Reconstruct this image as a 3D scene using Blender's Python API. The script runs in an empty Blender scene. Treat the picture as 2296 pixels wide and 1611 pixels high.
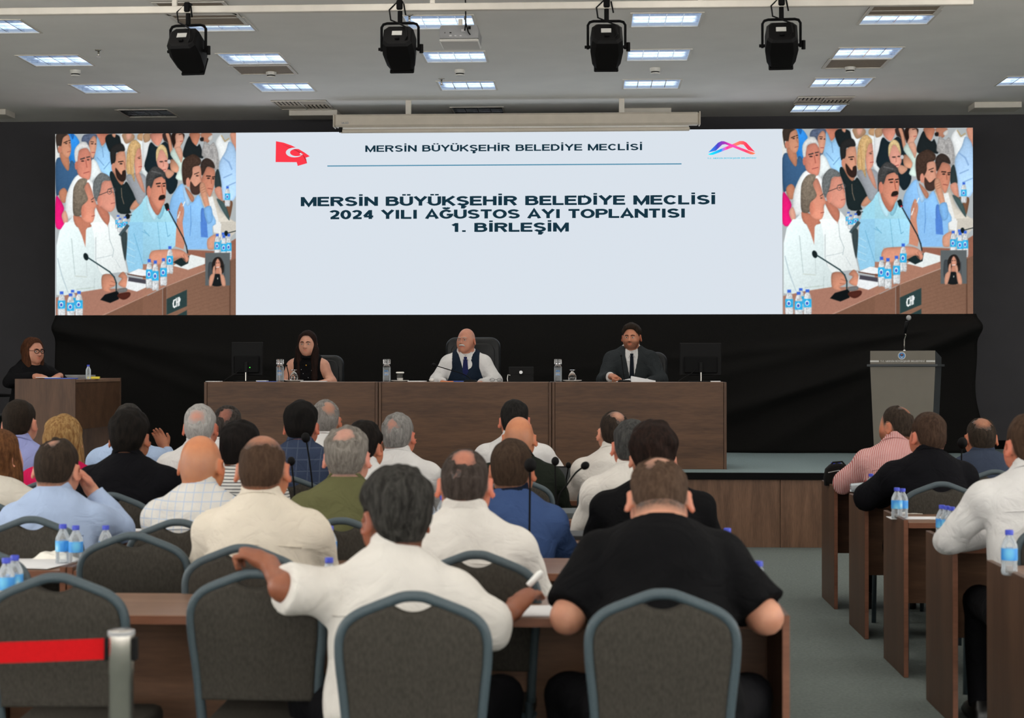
import bpy, math, random
import numpy as np
from mathutils import Vector, Matrix, Euler

random.seed(7)
C = bpy.context.scene.collection
SC = bpy.context.scene
PI = math.pi

# ---------------------------------------------------------------- camera
FPX = 3600.0                                   # focal length in pixels of the 2296 px wide frame
YAW = math.atan(172 / FPX)
PITCH = math.atan(19.5 / FPX)
CZ = 1.58
cam_d = bpy.data.cameras.new('camera')
cam_d.sensor_width = 36.0
cam_d.lens = FPX / 2296 * 36.0
cam_d.clip_end = 100
cam_d.dof.use_dof = True
cam_d.dof.focus_distance = 15.5
cam_d.dof.aperture_fstop = 4.6
cam = bpy.data.objects.new('camera', cam_d)
C.objects.link(cam)
cam.location = (0, 0, CZ)
cam.rotation_euler = (PI / 2 + PITCH, 0, YAW)
SC.camera = cam

# ---------------------------------------------------------------- world, exposure
SC.view_settings.view_transform = 'Standard'
SC.view_settings.look = 'None'
SC.view_settings.gamma = 1.0
SC.view_settings.exposure = 0.65
world = bpy.data.worlds.new('daylight_outside')
SC.world = world
world.use_nodes = True
world.node_tree.nodes['Background'].inputs[0].default_value = (1.0, 0.975, 0.94, 1)
world.node_tree.nodes['Background'].inputs[1].default_value = 3.45
LAMP_W = 3.3                                   # watts of one ceiling light
LAMP_C = (1.0, .93, .83)
SLIDE_E = 0.61                                 # brightness of the video wall

_s, _c = math.sin(YAW), math.cos(YAW)
_fw = Vector((-_s * math.cos(PITCH), _c * math.cos(PITCH), math.sin(PITCH)))
_r = Vector((_c, _s, 0))
_u = _r.cross(_fw)

def at(px, py, Y):
    """point of the hall seen at a pixel, at depth Y"""
    d = _fw + (px - 1148) / FPX * _r + (805.5 - py) / FPX * _u
    return Vector((0, 0, CZ)) + d * (Y / d.y)

def on_z(px, py, z):
    d = _fw + (px - 1148) / FPX * _r + (805.5 - py) / FPX * _u
    return Vector((0, 0, CZ)) + d * ((z - CZ) / d.z)

# ---------------------------------------------------------------- materials
def lin(c):
    return tuple((v / 255 / 12.92) if v / 255 <= 0.04045 else ((v / 255 + 0.055) / 1.055) ** 2.4 for v in c[:3])

def base_mat(name):
    m = bpy.data.materials.new(name)
    m.use_nodes = True
    nt = m.node_tree
    b = nt.nodes['Principled BSDF']
    return m, nt, b

def nd(nt, kind, **kw):
    n = nt.nodes.new(kind)
    for k, v in kw.items():
        if k in ('ins',):
            for i, x in v.items():
                n.inputs[i].default_value = x
        else:
            setattr(n, k, v)
    return n

def coords(nt, scale=(1, 1, 1), kind='Object'):
    tc = nd(nt, 'ShaderNodeTexCoord')
    mp = nd(nt, 'ShaderNodeMapping')
    mp.inputs['Scale'].default_value = scale
    nt.links.new(tc.outputs[kind], mp.inputs['Vector'])
    return mp.outputs['Vector']

def plain(name, rgb, rough=0.6, metal=0.0, var=0.0, vscale=40.0, bump=0.0, spec=0.5, sheen=0.0, stretch=(1, 1, 1)):
    """procedural material: colour with noise variation and fine relief"""
    m, nt, b = base_mat(name)
    col = lin(rgb)
    b.inputs['Base Color'].default_value = (*col, 1)
    b.inputs['Roughness'].default_value = rough
    b.inputs['Metallic'].default_value = metal
    b.inputs['Specular IOR Level'].default_value = spec
    if sheen:
        b.inputs['Sheen Weight'].default_value = sheen
    if var or bump:
        v = coords(nt, stretch)
        n = nd(nt, 'ShaderNodeTexNoise', ins={'Scale': vscale, 'Detail': 4.0})
        nt.links.new(v, n.inputs['Vector'])
        if var:
            r = nd(nt, 'ShaderNodeValToRGB')
            r.color_ramp.elements[0].position = 0.3
            r.color_ramp.elements[1].position = 0.7
            r.color_ramp.elements[0].color = (*[x * (1 - var) for x in col], 1)
            r.color_ramp.elements[1].color = (*[min(1, x * (1 + var)) for x in col], 1)
            nt.links.new(n.outputs['Fac'], r.inputs['Fac'])
            nt.links.new(r.outputs['Color'], b.inputs['Base Color'])
        if bump:
            bp = nd(nt, 'ShaderNodeBump', ins={'Strength': bump, 'Distance': 0.01})
            nt.links.new(n.outputs['Fac'], bp.inputs['Height'])
            nt.links.new(bp.outputs['Normal'], b.inputs['Normal'])
    return m

def wood(name, c1, c2, axis='X', rough=0.45, scale=9.0):
    m, nt, b = base_mat(name)
    st = {'X': (0.12, 1, 1), 'Y': (1, 0.12, 1), 'Z': (1, 1, 0.10)}[axis]
    v = coords(nt, st)
    n1 = nd(nt, 'ShaderNodeTexNoise', ins={'Scale': scale, 'Detail': 6.0, 'Distortion': 0.6})
    n2 = nd(nt, 'ShaderNodeTexNoise', ins={'Scale': scale * 9, 'Detail': 4.0})
    nt.links.new(v, n1.inputs['Vector']); nt.links.new(v, n2.inputs['Vector'])
    mx = nd(nt, 'ShaderNodeMath', operation='MULTIPLY_ADD', ins={1: 0.35, 2: 0.0})
    nt.links.new(n2.outputs['Fac'], mx.inputs[0])
    ad = nd(nt, 'ShaderNodeMath', operation='MULTIPLY_ADD', ins={1: 0.65})
    nt.links.new(n1.outputs['Fac'], ad.inputs[0]); nt.links.new(mx.outputs[0], ad.inputs[2])
    r = nd(nt, 'ShaderNodeValToRGB')
    r.color_ramp.elements[0].position = 0.33; r.color_ramp.elements[0].color = (*lin(c1), 1)
    r.color_ramp.elements[1].position = 0.68; r.color_ramp.elements[1].color = (*lin(c2), 1)
    nt.links.new(ad.outputs[0], r.inputs['Fac'])
    nt.links.new(r.outputs['Color'], b.inputs['Base Color'])
    b.inputs['Roughness'].default_value = rough
    b.inputs['Specular IOR Level'].default_value = 0.35
    bp = nd(nt, 'ShaderNodeBump', ins={'Strength': 0.08, 'Distance': 0.004})
    nt.links.new(n2.outputs['Fac'], bp.inputs['Height']); nt.links.new(bp.outputs['Normal'], b.inputs['Normal'])
    return m

def glow(name, rgb, strength=1.0, is_lin=False):
    m, nt, b = base_mat(name)
    nt.nodes.remove(b)
    e = nd(nt, 'ShaderNodeEmission')
    e.inputs[0].default_value = (*(rgb if is_lin else lin(rgb)), 1)
    e.inputs[1].default_value = strength
    nt.links.new(e.outputs[0], nt.nodes['Material Output'].inputs[0])
    return m

def glassy(name, rgb=(255, 255, 255), rough=0.02, ior=1.45):
    m, nt, b = base_mat(name)
    b.inputs['Base Color'].default_value = (*lin(rgb), 1)
    b.inputs['Roughness'].default_value = rough
    b.inputs['IOR'].default_value = ior
    b.inputs['Transmission Weight'].default_value = 1.0
    return m

M = {}
M['ceiling'] = plain('ceiling_paint', (246, 243, 237), 0.9, var=0.03, vscale=2.0, bump=0.02)
M['wall'] = plain('dark_grey_wall_paint', (68, 67, 71), 0.85, var=0.06, vscale=3.0, bump=0.03)
M['wall_side'] = plain('pale_side_wall_paint', (190, 186, 178), 0.85, var=0.04, vscale=2.0)
M['carpet'] = plain('grey_green_carpet', (104, 112, 109), 0.95, var=0.16, vscale=60.0, bump=0.4, spec=0.1)
M['stage_carpet'] = plain('stage_carpet', (122, 138, 140), 0.95, var=0.12, vscale=60.0, bump=0.4, spec=0.1)
M['black'] = plain('black_plastic', (10, 10, 11), 0.55, var=0.1, vscale=60, spec=0.15)
M['black_matt'] = plain('black_metal', (8, 8, 9), 0.65, var=0.1, vscale=50, spec=0.12)
M['black_edge'] = plain('black_stage_edge', (10, 10, 11), 0.8, var=0.1, vscale=30, spec=0.1)
M['cloth_black'] = plain('black_drape', (20, 19, 18), 0.9, var=0.15, vscale=90, bump=0.1, spec=0.15)
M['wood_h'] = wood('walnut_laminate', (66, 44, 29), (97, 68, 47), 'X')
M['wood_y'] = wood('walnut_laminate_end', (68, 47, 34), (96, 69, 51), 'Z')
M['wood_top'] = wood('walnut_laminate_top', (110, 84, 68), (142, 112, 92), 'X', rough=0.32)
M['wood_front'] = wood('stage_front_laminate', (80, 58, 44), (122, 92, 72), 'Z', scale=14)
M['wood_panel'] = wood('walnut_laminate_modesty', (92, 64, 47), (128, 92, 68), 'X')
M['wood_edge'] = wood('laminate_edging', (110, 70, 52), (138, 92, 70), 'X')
M['white_metal'] = plain('white_painted_metal', (222, 216, 205), 0.5, var=0.05, vscale=8)
M['beige_metal'] = plain('beige_painted_metal', (206, 196, 180), 0.55, var=0.04, vscale=8)
M['grille'] = plain('beige_grille', (150, 132, 112), 0.7, var=0.25, vscale=180, bump=0.3)
M['dark_void'] = plain('dark_inside', (22, 20, 19), 0.9, var=0.1, vscale=30)
M['chrome'] = plain('brushed_steel', (196, 192, 184), 0.24, 1.0, var=0.06, vscale=30)
M['mirror'] = plain('polished_steel', (225, 226, 228), 0.08, 1.0, var=0.03, vscale=30)
M['grey_plastic'] = plain('grey_plastic', (150, 151, 152), 0.45, var=0.04, vscale=40)
M['white_plastic'] = plain('white_plastic', (226, 224, 218), 0.45, var=0.03, vscale=40)
M['paper'] = plain('white_paper', (214, 214, 216), 0.8, var=0.03, vscale=20)
M['tissue'] = plain('tissue_paper', (240, 236, 226), 0.9, var=0.05, vscale=30, bump=0.3)
M['blue_cap'] = plain('blue_bottle_cap', (48, 66, 190), 0.4, var=0.06, vscale=200)
M['frame_tube'] = plain('slate_painted_tube', (58, 72, 79), 0.5, var=0.08, vscale=120, bump=0.1)
M['fabric'] = plain('charcoal_woven_fabric', (60, 57, 52), 0.95, var=0.22, vscale=130, bump=0.3, spec=0.15, stretch=(1, 1, 0.5))
M['leather'] = plain('black_leather', (20, 22, 23), 0.45, var=0.12, vscale=60, bump=0.15, spec=0.3)
M['red_belt'] = plain('red_belt_webbing', (186, 14, 20), 0.8, var=0.06, vscale=150, bump=0.1, spec=0.15)
M['glass'] = glassy('clear_glass')
def clear_plastic(name):
    m, nt, b = base_mat(name)
    b.inputs['Base Color'].default_value = (.86, .90, .93, 1)
    b.inputs['Roughness'].default_value = .12
    tr = nd(nt, 'ShaderNodeBsdfTransparent'); tr.inputs[0].default_value = (.93, .96, .98, 1)
    lw = nd(nt, 'ShaderNodeFresnel', ins={0: 1.9})
    mp = nd(nt, 'ShaderNodeMath', operation='MULTIPLY_ADD', ins={1: 1.0, 2: .14}); nt.links.new(lw.outputs[0], mp.inputs[0])
    mx = nd(nt, 'ShaderNodeMixShader'); nt.links.new(mp.outputs[0], mx.inputs[0])
    nt.links.new(tr.outputs[0], mx.inputs[1]); nt.links.new(b.outputs[0], mx.inputs[2])
    nt.links.new(mx.outputs[0], nt.nodes['Material Output'].inputs[0])
    return m
M['bottle'] = clear_plastic('clear_bottle_plastic')
M['podium'] = plain('podium_taupe_paint', (104, 99, 89), 0.6, var=0.03, vscale=8)
M['podium_dark'] = plain('podium_slate_side', (54, 58, 61), 0.6, var=0.04, vscale=8)
M['silver_print'] = plain('silver_lettering', (190, 190, 186), 0.4, var=0.03, vscale=40)
M['blue_print'] = plain('blue_print', (70, 130, 190), 0.6, var=0.05, vscale=60)
M['red_print'] = plain('red_print', (200, 60, 40), 0.6, var=0.05, vscale=60)

def label_mat():
    m, nt, b = base_mat('blue_bottle_label')
    v = coords(nt, (34, 34, 20))
    vo = nd(nt, 'ShaderNodeTexVoronoi', ins={'Scale': 1.0})
    nt.links.new(v, vo.inputs['Vector'])
    r = nd(nt, 'ShaderNodeValToRGB')
    e = r.color_ramp.elements
    e[0].position = 0.0; e[0].color = (*lin((238, 244, 248)), 1)
    e[1].position = 0.30; e[1].color = (*lin((110, 198, 242)), 1)
    x = r.color_ramp.elements.new(0.7); x.color = (*lin((60, 150, 230)), 1)
    nt.links.new(vo.outputs['Distance'], r.inputs['Fac'])
    nt.links.new(r.outputs['Color'], b.inputs['Base Color'])
    b.inputs['Roughness'].default_value = 0.45
    return m
M['label'] = label_mat()

# ---------------------------------------------------------------- mesh helpers
class MB:
    def __init__(self):
        self.v, self.f = [], []
    def add(self, vs, fs):
        o = len(self.v)
        self.v += [tuple(x) for x in vs]
        self.f += [tuple(i + o for i in f) for f in fs]
        return self
    def box(self, x0, x1, y0, y1, z0, z1, b=0.0):
        if b <= 0:
            vs = [(x, y, z) for x in (x0, x1) for y in (y0, y1) for z in (z0, z1)]
            fs = [(0, 1, 3, 2), (4, 6, 7, 5), (0, 4, 5, 1), (2, 3, 7, 6), (0, 2, 6, 4), (1, 5, 7, 3)]
            return self.add(vs, fs)
        b = min(b, 0.45 * min(x1 - x0, y1 - y0, z1 - z0))
        vs, idx = [], {}
        X, Y, Z = (x0, x1), (y0, y1), (z0, z1)
        for i in (0, 1):
            for j in (0, 1):
                for k in (0, 1):
                    si, sj, sk = (1 - 2 * i), (1 - 2 * j), (1 - 2 * k)
                    idx[i, j, k, 0] = len(vs); vs.append((X[i], Y[j] + sj * b, Z[k] + sk * b))
                    idx[i, j, k, 1] = len(vs); vs.append((X[i] + si * b, Y[j], Z[k] + sk * b))
                    idx[i, j, k, 2] = len(vs); vs.append((X[i] + si * b, Y[j] + sj * b, Z[k]))
        fs = []
        for i in (0, 1):
            q = [idx[i, 0, 0, 0], idx[i, 1, 0, 0], idx[i, 1, 1, 0], idx[i, 0, 1, 0]]
            fs.append(q if i else q[::-1])
            q = [idx[0, i, 0, 1], idx[1, i, 0, 1], idx[1, i, 1, 1], idx[0, i, 1, 1]]
            fs.append(q[::-1] if i else q)
            q = [idx[0, 0, i, 2], idx[1, 0, i, 2], idx[1, 1, i, 2], idx[0, 1, i, 2]]
            fs.append(q if i else q[::-1])
        for a in (0, 1):
            for c in (0, 1):
                fs.append((idx[0, a, c, 1], idx[1, a, c, 1], idx[1, a, c, 2], idx[0, a, c, 2]))
                fs.append((idx[a, 0, c, 0], idx[a, 1, c, 0], idx[a, 1, c, 2], idx[a, 0, c, 2]))
                fs.append((idx[a, c, 0, 0], idx[a, c, 1, 0], idx[a, c, 1, 1], idx[a, c, 0, 1]))
        for i in (0, 1):
            for j in (0, 1):
                for k in (0, 1):
                    fs.append((idx[i, j, k, 0], idx[i, j, k, 1], idx[i, j, k, 2]))
        return self.add(vs, fs)
    def tube(self, pts, r, n=8, closed=False, cap=True):
        pts = [Vector(p) for p in pts]
        m = len(pts)
        rs = r if isinstance(r, (list, tuple)) else [r] * m
        up = None
        vs, fs = [], []
        for i, p in enumerate(pts):
            if closed:
                t = pts[(i + 1) % m] - pts[i - 1]
            else:
                t = pts[min(i + 1, m - 1)] - pts[max(i - 1, 0)]
            t.normalize()
            if up is None:
                up = Vector((0, 0, 1)) if abs(t.z) < 0.9 else Vector((1, 0, 0))
            a = t.cross(up)
            if a.length < 1e-6:
                a = t.cross(Vector((0, 1, 0)))
            a.normalize(); bb = a.cross(t).normalized(); up = bb
            for k in range(n):
                an = 2 * PI * k / n
                vs.append(p + (a * math.cos(an) + bb * math.sin(an)) * rs[i])
        for i in range(m if closed else m - 1):
            for k in range(n):
                a0 = i * n + k; a1 = i * n + (k + 1) % n
                b0 = ((i + 1) % m) * n + k; b1 = ((i + 1) % m) * n + (k + 1) % n
                fs.append((a0, a1, b1, b0))
        if cap and not closed:
            fs.append(tuple(range(n))[::-1]); fs.append(tuple(range((m - 1) * n, m * n)))
        return self.add(vs, fs)
    def lathe(self, prof, n=16, cx=0, cy=0, caps=True):
        vs, fs = [], []
        for r, z in prof:
            for k in range(n):
                a = 2 * PI * k / n
                vs.append((cx + r * math.cos(a), cy + r * math.sin(a), z))
        m = len(prof)
        for i in range(m - 1):
            for k in range(n):
                fs.append((i * n + k, i * n + (k + 1) % n, (i + 1) * n + (k + 1) % n, (i + 1) * n + k))
        if caps:
            fs.append(tuple(range(n))[::-1]); fs.append(tuple(range((m - 1) * n, m * n)))
        return self.add(vs, fs)
    def prism(self, poly, y0, y1, bev=0.0):
        """outline in the xz plane pushed along y, with a rounded rim"""
        n = len(poly)
        ring = [Vector((p[0], p[1])) for p in poly]
        def inset(d):
            out = []
            for i in range(n):
                a, b2, c2 = ring[i - 1], ring[i], ring[(i + 1) % n]
                e1 = (b2 - a).normalized(); e2 = (c2 - b2).normalized()
                nn = Vector((-(e1.y + e2.y), e1.x + e2.x))
                if nn.length < 1e-6: nn = Vector((-e1.y, e1.x))
                nn.normalize()
                out.append(b2 + nn * d)
            return out
        area = sum(ring[i - 1].x * ring[i].y - ring[i].x * ring[i - 1].y for i in range(n))
        sg = 1 if area > 0 else -1
        if bev > 0:
            lays = [(y0, bev), (y0 + bev * 0.3, bev * 0.3), (y0 + bev, 0), (y1 - bev, 0), (y1 - bev * 0.3, bev * 0.3), (y1, bev)]
        else:
            lays = [(y0, 0), (y1, 0)]
        vs, fs = [], []
        for y, d in lays:
            for p in inset(sg * d):
                vs.append((p.x, y, p.y))
        for l in range(len(lays) - 1):
            for i in range(n):
                j = (i + 1) % n
                fs.append((l * n + i, l * n + j, (l + 1) * n + j, (l + 1) * n + i))
        fs.append(tuple(range(n))[::-1]); fs.append(tuple(range((len(lays) - 1) * n, len(lays) * n)))
        return self.add(vs, fs)
    def ball(self, c, r, nu=12, nv=8):
        r = r if isinstance(r, (list, tuple)) else (r, r, r)
        vs, fs = [(c[0], c[1], c[2] - r[2])], []
        for i in range(1, nv):
            a = -PI / 2 + PI * i / nv
            for k in range(nu):
                b2 = 2 * PI * k / nu
                vs.append((c[0] + r[0] * math.cos(a) * math.cos(b2), c[1] + r[1] * math.cos(a) * math.sin(b2), c[2] + r[2] * math.sin(a)))
        vs.append((c[0], c[1], c[2] + r[2]))
        for k in range(nu):
            fs.append((0, 1 + (k + 1) % nu, 1 + k))
            fs.append((len(vs) - 1, len(vs) - 1 - nu + k, len(vs) - 1 - nu + (k + 1) % nu))
        for i in range(nv - 2):
            for k in range(nu):
                a = 1 + i * nu
                fs.append((a + k, a + (k + 1) % nu, a + nu + (k + 1) % nu, a + nu + k))
        return self.add(vs, fs)
    def xf(self, mat):
        self.v = [tuple(mat @ Vector(p)) for p in self.v]
        return self
    def mesh(self, name, m=None, smooth=False):
        me = bpy.data.meshes.new(name)
        me.from_pydata(self.v, [], self.f)
        bmesh_fix(me)
        if m: me.materials.append(m)
        if smooth: smooth_mesh(me, smooth)
        return me
    def build(self, name, m, parent=None, smooth=False, loc=None):
        o = bpy.data.objects.new(name, self.mesh(name, m, smooth))
        C.objects.link(o)
        if loc is not None: o.location = loc
        if parent: o.parent = parent
        return o

import bmesh
def bmesh_fix(me):
    bm = bmesh.new(); bm.from_mesh(me)
    bmesh.ops.recalc_face_normals(bm, faces=bm.faces)
    bm.to_mesh(me); bm.free()

def smooth_mesh(me, smooth):
    if smooth is True:
        me.shade_smooth()
    else:
        me.shade_smooth()
        me.set_sharp_from_angle(angle=math.radians(smooth))

def tag(o, label, cat, group=None, kind=None):
    o['label'] = label; o['category'] = cat
    if group: o['group'] = group
    if kind: o['kind'] = kind
    return o

def thing(name, label, cat, loc=(0, 0, 0), rz=0.0, group=None):
    o = bpy.data.objects.new(name, None)
    o.empty_display_size = 0.1
    C.objects.link(o)
    o.location = loc; o.rotation_euler = (0, 0, rz)
    return tag(o, label, cat, group)

def struct(o):
    o['kind'] = 'structure'
    return o

def copy_thing(src, label, loc, rz=0.0, group=None):
    r = src.copy(); C.objects.link(r)
    r.location = loc; r.rotation_euler = (0, 0, rz); r['label'] = label
    if group: r['group'] = group
    for ch in list(src.children):
        c = ch.copy(); C.objects.link(c); c.parent = r
        for g in list(ch.children):
            d = g.copy(); C.objects.link(d); d.parent = c
    return r

# ================================================================ the hall
ZC = 4.47                      # ceiling
X0, X1, YB, YW = -9.3, 8.4, -5.0, 18.55
ZS, YS = 0.652, 14.2           # stage height, stage front
YLED = 17.6

def slab(name, x0, x1, y0, y1, z0, z1, m):
    # object origin at the slab's corner so procedural textures stay local
    o = MB().box(0, x1 - x0, 0, y1 - y0, 0, z1 - z0).build(name, m, loc=(x0, y0, z0))
    return struct(o)

slab('floor', X0 - .2, X1 + .2, YB - .2, YW + .2, -0.12, 0.0, M['carpet'])
slab('wall_front', X0 - .2, X1 + .2, YW, YW + .2, 0, ZC, M['wall'])
# tall rear windows; side windows towards the seating are added to brighten the ceiling; the stage end is closed
nwin = 0
def window_frame(horizontal, a, b, c):
    global nwin
    nwin += 1
    fr = MB()
    def bar(u0, u1, z0, z1, t=.03):
        if horizontal: fr.box(u0, u1, c - t, c + t, z0, z1)
        else: fr.box(c - t, c + t, u0, u1, z0, z1)
    for u in (a, (a + b) / 2 - .025, b - .05):
        bar(u, u + .05, .9, 3.75)
    bar(a, b, .9, .95, .029); bar(a, b, 3.70, 3.75, .029)
    struct(fr.build('window_%d' % nwin, M['white_metal']))
for side, xa, xb in (('left', X0 - .2, X0), ('right', X1, X1 + .2)):
    slab('wall_' + side, xa, xb, 10.6, YW, 0, ZC, M['wall_side'])
    slab('wall_%s_sill' % side, xa, xb, YB, 10.6, 0, .9, M['wall_side'])
    slab('wall_%s_head' % side, xa, xb, YB, 10.6, 3.75, ZC, M['wall_side'])
    for i in range(6):
        yp = YB + i * 2.6
        slab('wall_%s_pier' % side, xa, xb, yp, yp + .4, .9, 3.75, M['wall_side'])
        window_frame(False, yp + .4, min(yp + 2.6, 10.6), (xa + xb) / 2)  # unseen side window, added for its daylight
slab('wall_back', X0, X1, YB - .2, YB, 0, 0.9, M['wall_side'])
slab('wall_back_head', X0, X1, YB - .2, YB, 3.75, ZC, M['wall_side'])
nw = 4
ww = (X1 - X0) / nw
for i in range(nw + 1):
    xc = X0 + i * ww
    slab('wall_back_pier', max(X0, xc - .5), min(X1, xc + .5), YB - .2, YB, 0.9, 3.75, M['wall_side'])
for i in range(nw):
    window_frame(True, X0 + i * ww + .5, X0 + (i + 1) * ww - .5, YB - .1)

# stage
slab('stage_floor', X0, X1, YS, YW, ZS - 0.05, ZS, M['stage_carpet'])
slab('stage_edge', X0, X1, YS - .025, YS + .015, ZS - 0.055, ZS + 0.004, M['black_edge'])
sf = bpy.data.objects.new('stage_front', None); C.objects.link(sf); struct(sf)
sf.location = (0, YS, 0)
pw = 1.22
i = 0
x = X0
while x < X1:
    xe = min(x + pw, X1)
    o = MB().box(0.002, xe - x - .002, 0, 0.018, 0.0, ZS - .055, 0.0015).build('front_panel', M['wood_front'], sf, loc=(x, 0.005, 0))
    x = xe
slab('baseboard_front', X0, X1, YW - .02, YW, ZS, ZS + .1, M['black_edge'])

# ---------------------------------------------------------------- video wall
LX0, LX1, LZ0, LZ1 = -5.935, 4.160, 2.158, 4.184
M['slide'] = glow('slide_white', (.735, .80, .875), SLIDE_E, True)
M['ink'] = glow('slide_ink', (.006, .022, .035), 1.0, True)
M['rule'] = glow('slide_rule', (.05, .17, .26), 1.0, True)
led = thing('video_wall', 'wide bright video wall showing a slide between two camera pictures', 'screen', (LX0, YLED, LZ0))
W_, H_ = LX1 - LX0, LZ1 - LZ0
MB().box(0, W_, 0.01, 0.12, 0, H_, 0.004).build('cabinet', M['black_matt'], led)
SX0 = at(529, 500, YLED).x - LX0
SX1 = at(1754, 500, YLED).x - LX0
MB().box(SX0, SX1, 0.0, 0.01, 0.0, H_).build('slide', M['slide'], led)

# ---- lettering drawn with strokes (bold sans capitals)
def _arc(cx, cy, rx, ry, a0, a1, n=10):
    return [(cx + rx * math.cos(math.radians(a0 + (a1 - a0) * k / n)), cy + ry * math.sin(math.radians(a0 + (a1 - a0) * k / n))) for k in range(n + 1)]
def _glyphs():
    t = .095                       # half stroke
    G = {}
    b, u, m_ = t, 1 - t, .52
    G['M'] = (.92, [[(t, 0), (t, 1)], [(t * 1.1, .92), (.46, .08), (.92 - t * 1.1, .92)], [(.92 - t, 0), (.92 - t, 1)]])
    G['E'] = (.70, [[(t, 0), (t, 1)], [(t, u), (.68, u)], [(t, m_), (.64, m_)], [(t, b), (.70, b)]])
    G['R'] = (.78, [[(t, 0), (t, 1)], [(t, u), (.42, u)] + _arc(.44, .72, .22, .185, 90, -90) + [(t, .535)], [(.40, .52), (.68, 0)]])
    G['S'] = (.72, [_arc(.36, .715, .255, .19, 20, 250, 12)[0:12] + _arc(.36, .29, .265, .20, 80, -160, 14)])
    G['I'] = (.30, [[(.15, 0), (.15, 1)]])
    G['İ'] = (.30, [[(.15, 0), (.15, 1)], [(.15, 1.10), (.15, 1.27)]])
    G['N'] = (.78, [[(t, 0), (t, 1)], [(t, .93), (.78 - t, .07)], [(.78 - t, 0), (.78 - t, 1)]])
    G['B'] = (.76, [[(t, 0), (t, 1)], [(t, u), (.40, u)] + _arc(.41, .73, .2, .175, 90, -90) + [(t, .545)], [(t, .545)] + _arc(.43, .32, .235, .225, 90, -90) + [(t, b)]])
    G['U'] = (.76, [[(t, 1), (t, .36)] + _arc(.38, .36, .285, .265, 180, 360, 12) + [(.76 - t, 1)]])
    G['Ü'] = (.76, G['U'][1] + [[(.24, 1.10), (.24, 1.26)], [(.52, 1.10), (.52, 1.26)]])
    G['Y'] = (.76, [[(.05, 1), (.38, .46), (.71, 1)], [(.38, .48), (.38, 0)]])
    G['K'] = (.78, [[(t, 0), (t, 1)], [(.70, 1), (t, .36)], [(.30, .56), (.72, 0)]])
    G['Ş'] = (.72, G['S'][1] + [[(.37, .08), (.37, -.08), (.46, -.13), (.40, -.23), (.26, -.22)]])
    G['H'] = (.78, [[(t, 0), (t, 1)], [(.78 - t, 0), (.78 - t, 1)], [(t, m_), (.78 - t, m_)]])
    G['L'] = (.64, [[(t, 0), (t, 1)], [(t, b), (.64, b)]])
    G['D'] = (.78, [[(t, 0), (t, 1)], [(t, u), (.34, u)] + _arc(.34, .5, .345, .405, 90, -90, 14) + [(t, b)]])
    G['C'] = (.78, [_arc(.40, .5, .305, .405, 38, 322, 20)])
    G['A'] = (.80, [[(.07, 0), (.40, .96), (.73, 0)], [(.20, .30), (.60, .30)]])
    G['G'] = (.82, [_arc(.41, .5, .315, .405, 40, 330, 20) + [(.725, .44), (.44, .44)]])
    G['Ğ'] = (.82, G['G'][1] + [_arc(.41, 1.26, .15, .13, 180, 360, 8)])
    G['T'] = (.68, [[(0, u), (.68, u)], [(.34, u), (.34, 0)]])
    G['O'] = (.84, [_arc(.42, .5, .325, .405, 90, 450, 28)])
    G['P'] = (.72, [[(t, 0), (t, 1)], [(t, u), (.40, u)] + _arc(.41, .685, .225, .22, 90, -90) + [(t, .465)]])
    G['2'] = (.62, [_arc(.30, .70, .21, .205, 165, -20, 10) + [(.44, .46), (.12, .12)], [(.06, b), (.60, b)]])
    G['0'] = (.62, [_arc(.31, .5, .225, .41, 90, 450, 24)])
    G['4'] = (.64, [[(.44, 0), (.44, 1)], [(.44, .95), (.08, .30)], [(.05, .28), (.62, .28)]])
    G['1'] = (.56, [[(.34, 0), (.34, 1)], [(.34, .92), (.10, .72)]])
    G['.'] = (.30, [[(.15, 0), (.15, .19)]])
    G[' '] = (.34, [])
    return G
GLY = _glyphs()
def stroke_text(body, w, h, x, z, m, parent, name='lettering', y=-.0015, th=.0008, weight=1.0, gap=.075):
    """one mesh of flat strokes; w = width, h = cap height, (x, z) = bottom left"""
    adv, tot = [], 0.0
    for ch in body:
        adv.append(tot); tot += GLY[ch][0] + gap
    tot -= gap
    sx, sz = w / tot, h
    t = .095 * weight
    mb = MB()
    for ch, a in zip(body, adv):
        for pl in GLY[ch][1]:
            P = [Vector(p) for p in pl]
            n = len(P)
            L, Rr = [], []
            for i in range(n):
                d1 = (P[i] - P[i - 1]).normalized() if i else None
                d2 = (P[i + 1] - P[i]).normalized() if i < n - 1 else None
                if d1 is None: d1 = d2
                if d2 is None: d2 = d1
                if n > 3 and (P[0] - P[-1]).length < 1e-4 and i in (0, n - 1):
                    d1 = (P[-1] - P[-2]).normalized(); d2 = (P[1] - P[0]).normalized()
                nn = Vector((-(d1.y + d2.y), d1.x + d2.x))
                if nn.length < 1e-5: nn = Vector((-d1.y, d1.x))
                nn.normalize()
                k = t / max(.5, nn.dot(Vector((-d1.y, d1.x))))
                L.append(P[i] + nn * k); Rr.append(P[i] - nn * k)
            vs, fs = [], []
            for i in range(n):
                for q in (L[i], Rr[i]):
                    vs.append((x + (a + q.x) * sx, y, z + q.y * sz)); vs.append((x + (a + q.x) * sx, y - th, z + q.y * sz))
            for i in range(n - 1):
                o = i * 4
                fs += [(o, o + 2, o + 6, o + 4), (o + 1, o + 5, o + 7, o + 3), (o, o + 4, o + 5, o + 1), (o + 2, o + 3, o + 7, o + 6)]
            mb.add(vs, fs)
    ob = mb.build(name, m, parent)
    ob['kind'] = 'stuff'
    return ob

def ledp(px, py):
    p = at(px, py, YLED)
    return p.x - LX0, p.z - LZ0

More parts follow.
